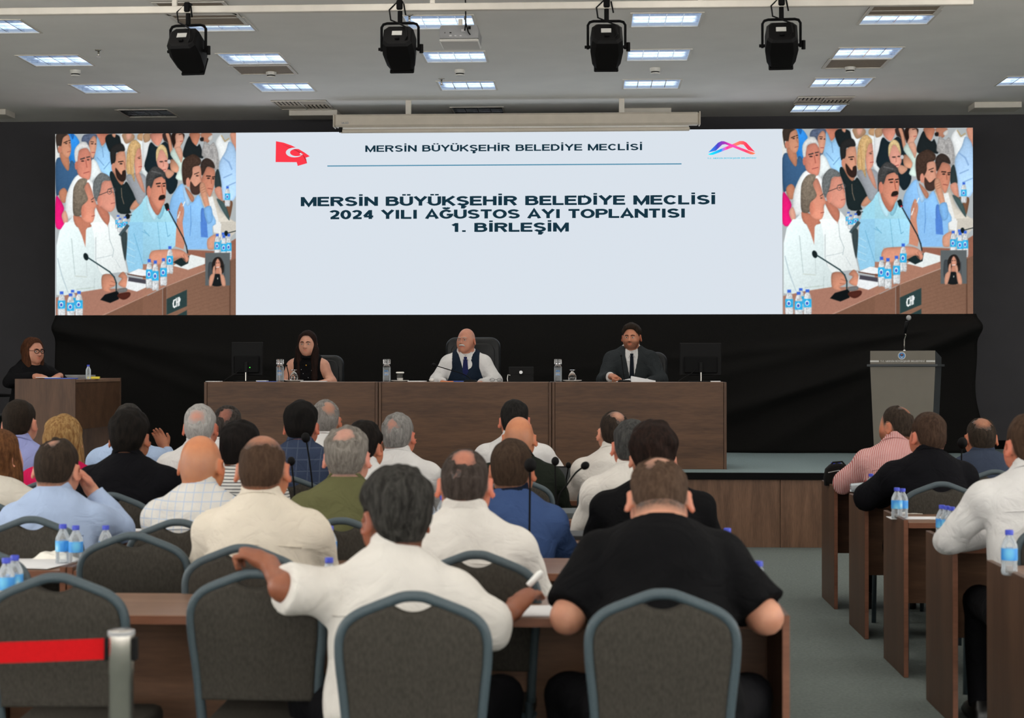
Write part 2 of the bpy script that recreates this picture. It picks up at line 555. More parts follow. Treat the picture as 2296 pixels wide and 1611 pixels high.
def led_text(body, px0, px1, py_base, py_cap, bold):
    x0, z0 = ledp(px0, py_base); x1, z1 = ledp(px1, py_base)
    h = ledp(px0, py_cap)[1] - z0
    stroke_text(body, x1 - x0, h, x0, (z0 + z1) / 2, M['ink'], led, weight=bold)
led_text('MERSİN BÜYÜKŞEHİR BELEDİYE MECLİSİ', 819, 1441, 339, 324.5, .98)
led_text('MERSİN BÜYÜKŞEHİR BELEDİYE MECLİSİ', 675, 1605, 460.5, 440, 1.14)
led_text('2024 YILI AĞUSTOS AYI TOPLANTISI', 739, 1537, 490, 470, 1.14)
led_text('1. BİRLEŞİM', 1011, 1275, 520, 500, 1.14)
xa, za = ledp(734, 372.5); xb, zb = ledp(1528, 369)
MB().box(xa, xb, -.002, 0, za - .006, za + .006).build('rule_line', M['rule'], led)

# waving red flag with crescent and star, top left of the slide
M['flag_red'] = glow('flag_red', (.95, .045, .07), 0.66, True)
M['flag_dark'] = glow('flag_fold_red', (.42, .02, .03), 0.9, True)
def flat(points, y, m, name, parent, th=0.0006):
    pl = [ledp(*p) for p in points]
    return MB().prism(pl, y - th, y).build(name, m, parent)
fs = lambda x, y: (560 + x * 0.2613, 290 + y * 0.2613)
flat([fs(*p) for p in [(225, 103), (290, 115), (360, 140), (420, 170), (470, 200), (515, 232), (480, 245), (492, 292), (412, 315), (403, 283), (222, 282)]], -.001, M['flag_red'], 'flag', led)
flat([fs(*p) for p in [(268, 125), (340, 152), (400, 176), (440, 200), (475, 240), (492, 292), (484, 255), (455, 222), (405, 190), (345, 160)]], -.0016, M['flag_dark'], 'flag_fold', led)
cres = []
for k in range(0, 25):
    a = math.radians(40 + 280 * k / 24)
    cres.append(fs(385 - 0 + 75 * math.cos(a), 200 + 42 * math.sin(a)))
for k in range(24, -1, -1):
    a = math.radians(48 + 264 * k / 24)
    cres.append(fs(402 + 56 * math.cos(a), 200 + 31 * math.sin(a)))
flat(cres, -.0022, M['slide'], 'crescent', led)
flat([fs(*p) for p in [(428, 206), (440, 203), (447, 211), (458, 214), (448, 219), (452, 226), (441, 219), (432, 217)]], -.0022, M['slide'], 'star', led)

# ribbon emblem, top right of the slide
def ribbon_mat(name, stops, x0, x1):
    m, nt, b = base_mat(name); nt.nodes.remove(b)
    v = coords(nt)
    sp = nd(nt, 'ShaderNodeSeparateXYZ'); nt.links.new(v, sp.inputs[0])
    mr = nd(nt, 'ShaderNodeMapRange', ins={1: x0, 2: x1}); nt.links.new(sp.outputs[0], mr.inputs[0])
    r = nd(nt, 'ShaderNodeValToRGB'); nt.links.new(mr.outputs[0], r.inputs[0])
    el = r.color_ramp.elements
    el[0].position = stops[0][0]; el[0].color = (*lin(stops[0][1]), 1)
    el[1].position = stops[-1][0]; el[1].color = (*lin(stops[-1][1]), 1)
    for p, cc in stops[1:-1]:
        x = el.new(p); x.color = (*lin(cc), 1)
    e = nd(nt, 'ShaderNodeEmission'); nt.links.new(r.outputs[0], e.inputs[0])
    nt.links.new(e.outputs[0], nt.nodes['Material Output'].inputs[0])
    return m
fl = lambda x, y: (1140 + x * 0.27003, 290 + y * 0.27003)
ex0, ex1 = ledp(*fl(1655, 0))[0], ledp(*fl(2055, 0))[0]
ma = ribbon_mat('emblem_left_gradient', [(0, (20, 130, 215)), (.2, (60, 60, 170)), (.38, (150, 40, 150)), (.55, (255, 70, 150)), (.8, (255, 60, 90)), (1, (255, 120, 70))], ex0, ex1)
mb2 = ribbon_mat('emblem_right_gradient', [(0, (20, 210, 255)), (.28, (30, 130, 220)), (.4, (230, 50, 140)), (.6, (255, 110, 90)), (.8, (250, 50, 80)), (1, (255, 60, 80))], ex0, ex1)
flat([fl(*p) for p in [(1660, 192), (1740, 112), (1768, 99), (1790, 100), (2052, 200), (2030, 210), (2008, 208), (1800, 124), (1775, 128), (1722, 178)]], -.0016, ma, 'emblem_ribbon', led)
flat([fl(*p) for p in [(1655, 208), (1870, 120), (1920, 98), (1950, 98), (1975, 110), (2048, 190), (1990, 172), (1952, 128), (1925, 126), (1700, 212), (1675, 214)]], -.001, mb2, 'emblem_ribbon', led)
M['cyan_ink'] = glow('cyan_ink', (.02, .36, .50), 1.0, True)
x0, z0 = ledp(*fl(1652, 247)); x1, _ = ledp(*fl(2057, 247))
stroke_text('T.C. MERSİN BÜYÜKŞEHİR BELEDİYESİ', x1 - x0, .014, x0, z0, M['cyan_ink'], led)

# ---------------------------------------------------------------- drape below the video wall
def make_drape():
    nx, nz = 260, 46
    xs = np.linspace(LX0 + .02, LX1 + .02, nx)
    zs = np.linspace(ZS + .004, LZ0 + .005, nz)
    Xg, Zg = np.meshgrid(xs, zs, indexing='ij')
    t = np.clip((LZ0 - Zg) / (LZ0 - ZS), 0, 1)                        # 0 at the hem under the screen
    rng = np.random.RandomState(3)
    y = np.zeros_like(Xg)
    # soft swags hanging from the pinned corners
    for cx0, amp, side, nf in ((LX1, .085, -1, 6), (LX0, .06, 1, 4)):
        dist = (Xg - cx0) * side
        for j in range(nf):
            slope = rng.uniform(.08, .55); o0 = rng.uniform(0, .25); wd = rng.uniform(.05, .13); reach = rng.uniform(1.6, 4.5)
            line = slope * np.abs(dist) + o0 + .05 * np.sin(dist * rng.uniform(.8, 1.8) + j)
            y -= amp * rng.uniform(.5, 1) * np.exp(-((t * 1.5 - line) / wd) ** 2) * np.exp(-np.abs(dist) / reach)
    for j in range(16):
        f = rng.uniform(.6, 3.2); ph = rng.uniform(0, 6.28); a = rng.uniform(.004, .012)
        y += a * np.sin(f * Xg * 2 + ph + 2.2 * t * rng.uniform(-1, 1)) * t
    y += .03 * np.sin(Xg * 1.3 + 1.2 * t) * t
    xr = Xg + .06 * t ** 1.5 * np.clip((Xg - 3.4) / .8, 0, 1) +   .05 * t * np.sin(t * 9) * np.clip((Xg - 3.7) / .5, 0, 1)
    xr -= .03 * t * np.clip((-5.2 - Xg) / .7, 0, 1)
    V = np.stack([xr - LX0, y - .02, Zg - ZS], -1).reshape(-1, 3)
    I = np.arange(nx * nz).reshape(nx, nz)
    Fq = np.stack([I[:-1, :-1], I[1:, :-1], I[1:, 1:], I[:-1, 1:]], -1).reshape(-1, 4)
    me = bpy.data.meshes.new('stage_drape')
    me.from_pydata(V.tolist(), [], Fq.tolist()); me.materials.append(M['cloth_black']); me.shade_smooth()
    o = bpy.data.objects.new('stage_drape', me); C.objects.link(o)
    o.location = (LX0, YLED + .01, ZS)
    md = o.modifiers.new('thickness', 'SOLIDIFY'); md.thickness = 0.004; md.offset = -1
    tag(o, 'black cloth drape hanging in slanting folds below the video wall', 'drape')
make_drape()
# steel uprights carrying the video wall, standing behind the drape
zb_ = ZS - LZ0
for k in range(6):
    xx = .15 + k * (W_ - .3) / 5
    MB().tube([(xx, .2, zb_), (xx, .2, H_ - .05)], .024, 8).build('upright', M['black_matt'], led)
for zz in (.5, 1.3, 2.4, 3.3):
    MB().tube([(.1, .25, zb_ + zz), (W_ - .1, .25, zb_ + zz)], .02, 8).build('crossbar', M['black_matt'], led)
    
# ---------------------------------------------------------------- roller screen casing above
a = at(752, 262, 17.3); b = at(1567, 288, 17.3)
cs = thing('projection_screen', 'long cream roller screen casing hung above the video wall', 'projection screen', (a.x, 17.2, b.z + .03))
L_ = b.x - a.x
hh = .135
MB().box(0, L_, 0, .13, 0, hh, .02).build('casing', M['beige_metal'], cs, smooth=30)
MB().box(-.012, 0.004, -.004, .134, -.006, hh + .006, .006).build('end_cap', M['beige_metal'], cs)
MB().box(L_ - .004, L_ + .012, -.004, .134, -.006, hh + .006, .006).build('end_cap', M['beige_metal'], cs)
MB().box(.06, L_ - .1, .03, .075, -.062, -.022, .01).build('bottom_bar', M['beige_metal'], cs)
MB().box(.07, L_ - .11, .048, .054, -.03, .01).build('screen_edge', M['white_plastic'], cs)
MB().box(.05, .085, .03, .07, -.055, .0).build('bar_catch', M['black'], cs)
for xx in (.8, 3.1):
    MB().box(xx - .03, xx + .03, .05, .09, hh - .01, ZC - (b.z + .03), .004).build('hanger', M['white_metal'], cs)
stroke_text('MLED', .075, .022, .085, .03, M['grey_plastic'], cs, name='maker_mark', y=-.0005)

# ---------------------------------------------------------------- ceiling lights
colX = [-5.0, -3.13, -1.24, 0.64, 2.55, 4.44]
rowY = [17.72, 16.1, 14.58, 13.08, 11.55, 10.0, 8.45, 6.9, 5.35, 3.8, 2.25, 0.7, -0.85, -2.4]
M['tube_on'] = glow('fluorescent_tube', (.78, .89, 1.0), 2.0, True)
M['tray_on'] = glow('lit_reflector', (.50, .64, .86), 0.42, True)
M['louvre'] = plain('mirror_louvre', (225, 230, 238), 0.18, 1.0, var=0.08, vscale=30)
M['tube_off'] = plain('unlit_tube', (170, 172, 174), 0.4, var=0.05, vscale=30)
M['tray_off'] = plain('unlit_reflector', (70, 72, 74), 0.3, 1.0, var=0.05, vscale=30)
LW, LD, LH = .60, .545, .085

def lamp_meshes():
    out = {}
    f = MB()
    t = .02
    f.box(-LW / 2, LW / 2, 0, t, -.006, .012).box(-LW / 2, LW / 2, LD - t, LD, -.006, .012)
    f.box(-LW / 2, -LW / 2 + t, t, LD - t, -.006, .012).box(LW / 2 - t, LW / 2, t, LD - t, -.006, .012)
    out['frame'] = f.mesh('frame', M['white_metal'])
    g = MB()
    x0, x1, y0, y1 = -LW / 2 + t, LW / 2 - t, t, LD - t
    vs = [(x0, y0, .0), (x1, y0, .0), (x1, y1, .0), (x0, y1, .0), (x0, y0, LH), (x1, y0, LH), (x1, y1, LH), (x0, y1, LH)]
    g.add(vs, [(0, 1, 5, 4), (1, 2, 6, 5), (2, 3, 7, 6), (3, 0, 4, 7), (4, 5, 6, 7)])
    out['tray'] = g
    l = MB()
    for k in range(1, 4):
        xx = x0 + (x1 - x0) * k / 4
        l.box(xx - .004, xx + .004, y0, y1, .002, .045)
    for k in range(1, 4):
        yy = y0 + (y1 - y0) * k / 4
        l.box(x0, x1, yy - .0025, yy + .0025, .002, .045)
    out['louvre'] = l.mesh('louvre', M['louvre'])
    tb = MB()
    for k in range(4):
        yy = y0 + (y1 - y0) * (k + .5) / 4
        tb.tube([(x0 + .02, yy, .062), (x1 - .02, yy, .062)], .010, 8)
    out['tubes'] = tb
    return out
LMH = lamp_meshes()
tray_on = LMH['tray'].mesh('reflector', M['tray_on']); tray_off = LMH['tray'].mesh('reflector', M['tray_off'])
def tube_meshes(m):
    out = []
    x0, x1, y0, y1 = -LW / 2 + .02, LW / 2 - .02, .02, LD - .02
    for k in range(4):
        yy = y0 + (y1 - y0) * (k + .5) / 4
        out.append(MB().tube([(x0 + .02, yy, .062), (x1 - .02, yy, .062)], .010, 8).mesh('fluorescent_tube', m, True))
    return out
TUB_ON, TUB_OFF = tube_meshes(M['tube_on']), tube_meshes(M['tube_off'])

def child(name, me, parent, loc=None):
    o = bpy.data.objects.new(name, me); C.objects.link(o); o.parent = parent
    if loc is not None: o.location = loc
    return o

ordn = ['first', 'second', 'third', 'fourth', 'fifth', 'sixth']
NO_LIGHT = {(1, 0), (3, 0), (5, 0)}
def make_ceiling():
    """one ceiling surface with a square opening over every recessed light"""
    bx = sorted([X0 - .2, X1 + .2] + [c + s * LW / 2 for c in colX for s in (-1, 1)])
    by = sorted([YB - .2, YW + .2] + [r + d for r in rowY for d in (0, LD)])
    holes = {(round(colX[c] - LW / 2, 4), round(rowY[r], 4)) for c in range(6) for r in range(len(rowY)) if (c, r) not in NO_LIGHT}
    vid, V, Fc = {}, [], []
    def vv(x, y):
        k = (round(x, 4), round(y, 4))
        if k not in vid:
            vid[k] = len(V); V.append((x, y, ZC))
        return vid[k]
    for i in range(len(bx) - 1):
        for j in range(len(by) - 1):
            if (round(bx[i], 4), round(by[j], 4)) in holes: continue
            Fc.append((vv(bx[i], by[j]), vv(bx[i], by[j + 1]), vv(bx[i + 1], by[j + 1]), vv(bx[i + 1], by[j])))
    me = bpy.data.meshes.new('ceiling'); me.from_pydata(V, [], Fc); me.materials.append(M['ceiling'])
    o = bpy.data.objects.new('ceiling', me); C.objects.link(o); struct(o)
    slab('ceiling_slab', X0 - .2, X1 + .2, YB - .2, YW + .2, ZC + .16, ZC + .3, M['ceiling'])
make_ceiling()

light_data = bpy.data.lights.new('ceiling_lamp', 'AREA')
light_data.shape = 'RECTANGLE'; light_data.size = LW - .06; light_data.size_y = LD - .06
light_data.energy = LAMP_W; light_data.color = LAMP_C; light_data.spread = math.radians(140)
rdesc = ['in row nearest front wall', 'in second row from front wall', 'in third row from front wall', 'in fourth row from front wall']
def ceiling_light(ci, ri):
    on = not (ri == 0 and ci in (0, 2))
    if ri <= 3 and not (ri == 3 and ci == 5) and not (ri == 2 and ci == 5):
        lab = 'louvred ceiling light%s, %s from the left %s' % ('' if on else ' switched off', ordn[ci] if ri else {0: 'first', 2: 'second', 4: 'third'}[ci], rdesc[ri])
        grp = 'louvred lights in the ceiling'
    else:
        lab = 'square louvred ceiling light beyond the top edge of the view'
        grp = 'ceiling lights over the seating'
    t = thing('ceiling_light', lab, 'ceiling light', (colX[ci], rowY[ri], ZC), 0, grp)
    child('frame', LMH['frame'], t)
    child('reflector', tray_on if on else tray_off, t)
    child('louvre', LMH['louvre'], t)
    if ri <= 4:
        for k in range(4):
            child('fluorescent_tube', (TUB_ON if on else TUB_OFF)[k], t)
    if on:
        lo = bpy.data.objects.new('lamp_light', light_data); C.objects.link(lo); lo.parent = t
        lo.location = (0, LD / 2, -.001)
for ri in range(len(rowY)):
    for ci in range(6):
        if (ci, ri) not in NO_LIGHT:
            ceiling_light(ci, ri)

# ---- other ceiling fittings
def cover_plate(px0, px1, y, lab):
    a, b = on_z(px0, y, ZC), on_z(px1, y, ZC)
    o = MB().box(0, b.x - a.x, 0, .30, -.062, 0, .004).build('ceiling_plate', M['white_metal'], loc=(a.x, a.y, ZC))
    tag(o, lab, 'ceiling plate', 'blank plates in the ceiling')
cover_plate(648, 757, 247, 'blank cream ceiling plate beside the left air diffuser')
cover_plate(1395, 1505, 243, 'blank cream ceiling plate above the right half of the roller screen')
cover_plate(2185, 2290, 229, 'blank cream ceiling plate at the far right above the wall')
cover_plate(-60, 14, 245, 'blank cream ceiling plate at the far left edge')

def air_grille(px, py, lab):
    a = on_z(px, py, ZC)
    t = thing('air_grille', lab, 'air grille', (a.x, a.y, ZC), 0, 'return air grilles')
    w, d = .585, .47
    MB().box(0, w, 0, d, -.004, .001).build('mesh_panel', M['grille'], t)
    f = MB()
    f.box(0, w, 0, .025, -.010, .0).box(0, w, d - .025, d, -.010, .0).box(0, .03, .025, d - .025, -.010, .0).box(w - .03, w, .025, d - .025, -.010, .0)
    f.build('frame', M['white_metal'], t)
air_grille(512, 146, 'beige air grille beside the second light of the third row')
air_grille(1858, 131.5, 'beige air grille beside the fifth light of the third row')
air_grille(338, 3.5, 'beige air grille hidden above the white rail at top left')
air_grille(372, 29, 'beige air grille at the top left behind the white rail')
air_grille(1958, 4.5, 'beige air grille at the top right behind the white rail')

def diffuser(px, py, w, d, lab):
    a = on_z(px, py, ZC)
    t = thing('air_diffuser', lab, 'air diffuser', (a.x, a.y, ZC), 0, 'slotted air diffusers')
    MB().box(0, w, 0, d, -.004, 0).build('backing', M['dark_void'], t)
    f = MB()
    f.box(0, w, 0, .02, -.014, 0).box(0, w, d - .02, d, -.014, 0).box(0, .02, .02, d - .02, -.014, 0).box(w - .02, w, .02, d - .02, -.014, 0)
    f.box(w / 2 - .01, w / 2 + .01, .02, d - .02, -.013, 0)
    f.build('frame', M['white_metal'], t)
    for q in range(2):
        xa, xb = (.025, w / 2 - .015) if q == 0 else (w / 2 + .015, w - .025)
        MB().box(xa, xb, d * (.55 if q == 0 else .05), d * (.95 if q == 0 else .45), -.010, -.002).build('deflector', M['beige_metal'], t)
        for k in range(6):
            x = xa + (xb - xa) * (k + .5) / 6
            y0, y1 = (d * .08, d * .5) if q == 0 else (d * .52, d * .92)
            MB().box(x - .012, x + .012, y0, y1, -.012, -.003).build('slat', M['beige_metal'], t)
diffuser(607, 225, .60, .56, 'slotted air diffuser in the ceiling above the left end of roller screen')
diffuser(1790, 216, .60, .44, 'slotted air diffuser in the ceiling above the right camera picture')

def detector(px, py, lab):
    a = on_z(px, py - 5, ZC)
    t = thing('smoke_detector', lab, 'smoke detector', (a.x, a.y, ZC), 0, 'smoke detectors')
    MB().lathe([(.052, 0), (.052, -.02), (.048, -.035)], 20).build('base', M['white_plastic'], t, 40)
    MB().lathe([(.040, -.035), (.040, -.047)], 20).build('slot', M['dark_void'], t)
    MB().lathe([(.047, -.047), (.045, -.056), (.03, -.062)], 20).build('cap', M['white_plastic'], t, 40)
for k, (px, py) in enumerate([(169, 163), (608, 166), (1031, 162), (1469, 158), (1906, 155)]):
    detector(px, py, 'white smoke detector on the ceiling, %s from the left' % ordn[k])
def sprinkler(px, py, lab):
    a = on_z(px, py, ZC)
    t = thing('sprinkler', lab, 'sprinkler', (a.x, a.y, ZC), 0, 'ceiling sprinklers')
    MB().lathe([(.035, 0), (.03, -.008), (.012, -.012)], 14).build('escutcheon', M['chrome'], t, True)
    MB().lathe([(.010, -.012), (.008, -.05), (.004, -.058)], 10).build('stem', M['chrome'], t, True)
    MB().lathe([(.018, -.058), (.020, -.061)], 12).build('deflector', M['chrome'], t)
sprinkler(221, 112, 'small sprinkler head on the ceiling right of first light in third row')
sprinkler(990, 177, 'small sprinkler head over the third light of the second row')
sprinkler(918, 33, 'small sprinkler head beside the third light of fourth row')

# ---------------------------------------------------------------- rail with spotlights
YR = 11.0
ZR = 4.062
rail = thing('lighting_rail', 'long white square lighting rail hung across below the ceiling', 'rail', (-5.4, YR, ZR))
MB().box(0, 8.0, -.024, .024, -.024, .024, .004).build('bar', M['white_metal'], rail)
for px in (392, 970, 1570):
    xx = at(px, 10, YR).x + 5.4
    MB().box(xx - .017, xx + .017, -.016, .016, .02, ZC - ZR, .003).build('drop_rod', M['white_metal'], rail)
    MB().box(xx - .05, xx + .05, -.05, .05, ZC - ZR - .012, ZC - ZR, .003).build('ceiling_plate', M['white_metal'], rail)

def spotlight(px, tilt, lab, yaw=0.0):
    p = at(px, 20, YR)
    t = thing('spotlight', lab, 'spotlight', (p.x, YR, ZR), yaw, 'black stage spotlights on the rail')
    h = MB()
    h.box(-.022, .022, -.034, .034, -.02, .05, .008)
    h.build('clamp', M['black_matt'], t)
    MB().tube([(0, 0, -.02), (0, 0, -.105)], .017, 10).build('stem', M['black_matt'], t)
    MB().tube([(.03, -.03, .02), (.045, -.045, -.06)], .006, 6).build('lever', M['black_matt'], t)
    # yoke
    y = MB()
    yk = [(-.128, 0, -.30), (-.128, 0, -.135), (-.115, 0, -.115), (-.09, 0, -.108), (.09, 0, -.108), (.115, 0, -.115), (.128, 0, -.135), (.128, 0, -.30)]
    y.tube(yk, .010, 6)
    y.build('yoke', M['black_matt'], t)
    cab = MB().tube([(-.02, -.02, .03), (-.07, -.03, -.02), (-.06, -.03, -.09), (.0, -.05, -.12), (.06, -.12, -.16), (.07, -.15, -.23), (.04, -.13, -.27)], .006, 6)
    cab.build('cable', M['black'], t)
    # housing, tapered towards the stage, tilted down
    rot = Matrix.Translation((0, 0, -.285)) @ Matrix.Rotation(-tilt, 4, 'X')
    b = MB()
    def ring(y, w, hh, c):
        return [(-w + c, y, -hh), (w - c, y, -hh), (w, y, -hh + c), (w, y, hh - c), (w - c, y, hh), (-w + c, y, hh), (-w, y, hh - c), (-w, y, -hh + c)]
    secs = [ring(-.135, .088, .080, .03), ring(-.120, .102, .094, .03), ring(-.02, .112, .100, .032), ring(.10, .098, .088, .03), ring(.15, .078, .072, .02)]
    vs = [p for r in secs for p in r]
    fs = []
    for s in range(len(secs) - 1):
        for k in range(8):
            fs.append((s * 8 + k, s * 8 + (k + 1) % 8, (s + 1) * 8 + (k + 1) % 8, (s + 1) * 8 + k))
    fs.append(tuple(range(8))[::-1]); fs.append(tuple(range(32, 40)))
    b.add(vs, fs).xf(rot)
    hs = b.build('housing', M['black'], t, 25)
    MB().box(-.040, .028, -.138, -.134, -.002, .036).xf(rot).build('rating_plate', M['silver_print'], hs)
    MB().box(-.016, .016, -.152, -.132, -.045, -.025, .004).xf(rot).build('cable_gland', M['black_matt'], hs)
    for k in range(5):
        MB().box(-.07, .07, -.09 + .026 * k, -.082 + .026 * k, .085, .106).xf(rot).build('cooling_fin', M['black_matt'], hs)
    # barn door frame and lens
    MB().box(-.084, .084, .145, .165, -.078, .078, .006).xf(rot).build('filter_frame', M['black_matt'], t)
    for sx in (-1, 1):
        MB().tube([(sx * .10, 0, -.285), (sx * .15, 0, -.285)], .011, 8).build('pivot', M['black_matt'], t)
    MB().tube([(.148, 0, -.255), (.148, 0, -.315)], .014, 8).build('locking_knob', M['black_matt'], t)
    return t
spotlight(422, math.radians(33), 'black stage spotlight on the rail, first from the left', -.12)
spotlight(897, math.radians(33), 'black stage spotlight on the rail, second from the left', -.03)
spotlight(1360, math.radians(35), 'black stage spotlight on the rail, third from the left', .02)
spotlight(1752, math.radians(33), 'black stage spotlight on the rail, fourth from the left', -.08)

# ---------------------------------------------------------------- projector
p = at(1029, 72, 11.35)
pr = thing('projector', 'silver white video projector hanging below the rail on a short pole', 'projector', (p.x, 11.35, p.z))
pb = MB()
pb.prism([(-.138, -.045), (.138, -.045), (.142, .02), (.128, .052), (-.128, .052), (-.142, .02)], -.0, .30, .012)
pb.build('body', M['grey_plastic'], pr, 40)
MB().box(-.14, .14, -.004, .296, -.066, -.047, .008).build('lower_shell', M['white_plastic'], pr)
for k, (xx, zz, w, hh, mm) in enumerate([(-.06, -.004, .014, .008, 'dark_void'), (-.06, -.026, .018, .008, 'paper'), (-.025, -.026, .014, .007, 'paper'), (.012, -.026, .014, .007, 'paper'), (.03, .012, .025, .016, 'paper'), (-.10, -.004, .004, .008, 'dark_void'), (.075, .03, .02, .022, 'black')]):
    MB().box(xx - w / 2, xx + w / 2, -.004, .004, zz - hh / 2, zz + hh / 2).build('socket', M[mm], pr)
MB().tube([(.0, .13, .05), (.0, .13, ZR - p.z + .02)], .016, 10).build('pole', M['white_metal'], pr)
MB().box(-.05, .05, .08, .18, .048, .058, .003).build('mount_plate', M['white_metal'], pr)
MB().tube([(.04, -.01, .012), (.045, -.05, .0), (.05, -.03, .05), (.04, .04, .12), (.035, .05, ZR - p.z)], .005, 6).build('cable', M['black'], pr)
MB().tube([(.08, -.01, -.02), (.07, -.04, -.01), (.05, -.02, .06), (.045, .04, .13), (.04, .05, ZR - p.z + .3)], .005, 6).build('cable', M['black'], pr)

# ================================================================ stage furniture
YT = 14.726
ZT = 1.449
tx = [-3.563, -1.938, -0.339, 1.260]
for k in range(3):
    w = tx[k + 1] - tx[k]
    t = thing('presidium_desk', ['brown wooden desk on the stage in front of the long-haired woman', 'brown wooden desk on the stage in front of the man in waistcoat', 'brown wooden desk on the stage in front of the man in dark suit'][k], 'desk', (tx[k], YT, ZS), 0, 'three joined desks on the stage')
    h = ZT - ZS
    e = .028
    MB().box(.003, e, 0, .66, 0, h - .002, .002).build('side_panel', M['wood_y'], t)
    MB().box(w - e, w - .003, 0, .66, 0, h - .002, .002).build('side_panel', M['wood_y'], t)
    MB().box(e + .002, w - e - .002, .008, .028, .0, h - .004, .002).build('front_panel', M['wood_h'], t)
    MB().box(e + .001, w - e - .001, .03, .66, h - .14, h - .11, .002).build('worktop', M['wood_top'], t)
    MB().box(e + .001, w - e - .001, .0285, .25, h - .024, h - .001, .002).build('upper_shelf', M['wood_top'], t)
ZSH = ZT                    # things stand on the raised shelf of the desks

# side desk at the left, long axis to the back
a = at(33, 850, 14.32); b = at(169, 850, 14.32)
sd = thing('side_desk', 'dark brown side desk at the far left of the stage', 'desk', (a.x, 14.32, ZS))
w = b.x - a.x; h = a.z - ZS
MB().box(0, w, 0, .028, 0, h, .002).build('end_panel', M['wood_y'], sd)
MB().box(0, w, 1.40, 1.428, 0, h, .002).build('end_panel', M['wood_y'], sd)
MB().box(w - .028, w - .008, .03, 1.398, .36, h - .012, .002).build('modesty_panel', M['wood_h'], sd)
MB().box(.0, w, .03, 1.398, h - .034, h - .006, .002).build('worktop', M['wood_top'], sd)

# podium
a = at(1950, 787, 15.2); b = at(2092, 787, 15.2)
xc = (a.x + b.x) / 2; hw = (b.x - a.x) / 2 * 1.02
pd = thing('podium', 'taupe lectern with slate sides, round crest and silver lettering on the stage', 'lectern', (xc + .01, 15.2, ZS), -.35)
hz = a.z - ZS
zl = at(1950, 820, 15.2).z - ZS
dp = .42
def taper(w0, w1, z0, z1, y0, y1, y0b, y1b):
    vs = [(-w0, y0, z0), (w0, y0, z0), (w0, y1, z0), (-w0, y1, z0), (-w1, y0b, z1), (w1, y0b, z1), (w1, y1b, z1), (-w1, y1b, z1)]
    return MB().add(vs, [(0, 3, 2, 1), (4, 5, 6, 7), (0, 1, 5, 4), (1, 2, 6, 5), (2, 3, 7, 6), (3, 0, 4, 7)])
taper(hw * .86, hw, 0, zl - .012, .012, dp - .02, .012, dp).build('column', M['podium_dark'], pd)
taper(hw * .86, hw, 0, zl - .012, 0, .012, 0, .012).build('front_panel', M['podium'], pd)
MB().box(-hw - .027, hw + .027, -.02, dp + .02, zl - .010, zl + .012, .002).build('ledge', M['podium_dark'], pd)
vs = [(-hw, .012, zl + .012), (hw, .012, zl + .012), (hw, dp, zl + .012), (-hw, dp, zl + .012), (-hw, .012, hz), (hw, .012, hz), (hw, dp, hz - .06), (-hw, dp, hz - .06)]
MB().add(vs, [(0, 3, 2, 1), (4, 5, 6, 7), (0, 1, 5, 4), (1, 2, 6, 5), (2, 3, 7, 6), (3, 0, 4, 7)]).build('head_box', M['podium_dark'], pd)
MB().box(-hw, hw, 0, .0115, zl + .012, hz, .001).build('head_panel', M['podium'], pd)
zb = zl + .040
for s in (-1, 1):
    MB().box(min(s * hw, s * hw * .73), max(s * hw, s * hw * .73), -.002, 0, zb - .008, zb + .008).build('silver_bar', M['silver_print'], pd)
stroke_text('T.C. MERSİN BÜYÜKŞEHİR BELEDİYESİ', hw * 1.36, .016, -hw * .68, zb - .008, M['silver_print'], pd, y=-.0004, weight=.9)
cz = hz - .046
MB().lathe([(.036, 0), (.036, .003)], 24).xf(Matrix.Translation((-.005, 0, cz)) @ Matrix.Rotation(PI / 2, 4, 'X')).build('crest', M['silver_print'], pd)
MB().lathe([(.029, .003), (.029, .0045)], 24).xf(Matrix.Translation((-.005, 0, cz)) @ Matrix.Rotation(PI / 2, 4, 'X')).build('crest_ring', M['blue_print'], pd)
MB().prism([(-.018, .004), (-.008, .018), (.0, .008), (.009, .019), (.018, .004), (.0, -.006)], -.0062, -.0046).xf(Matrix.Translation((-.005, 0, cz))).build('crest_peak', M['podium_dark'], pd)
MB().prism([(-.006, .010), (.0, .018), (.006, .010), (.0, .004)], -.0072, -.0063).xf(Matrix.Translation((-.005, 0, cz))).build('crest_sun', M['red_print'], pd)
MB().prism([(-.016, -.008), (0, -.012), (.016, -.008), (.0, -.024)], -.0062, -.0046).xf(Matrix.Translation((-.005, 0, cz))).build('crest_shield', M['silver_print'], pd)
pm = thing('podium_microphone', 'handheld microphone clipped on a gooseneck above the podium', 'microphone', (at(2028, 787, 15.3).x, 15.3, ZS + hz - .03))
g = [at(2028, 790, 15.3), at(2027.5, 775, 15.3), at(2028, 762, 15.29), at(2031, 752, 15.28), at(2029, 745, 15.27)]
o0 = Vector(pm.location)
MB().lathe([(.02, 0), (.016, .03), (.008, .04)], 12).build('base', M['mirror'], pm, True)
MB().tube([(0, 0, .03)] + [tuple(q - o0) for q in g[1:]], .006, 8).build('gooseneck', M['chrome'], pm, True)
q0, q1, q2 = at(2029, 748, 15.27) - o0, at(2034, 722, 15.22) - o0, at(2037.5, 713, 15.2) - o0
MB().tube([q0, q0 * .5 + q1 * .5, q1], [.012, .014, .018], 10).build('handle', M['black'], pm, True)
MB().ball(q2, .025, 12, 8).build('grille_head', M['grey_plastic'], pm, True)

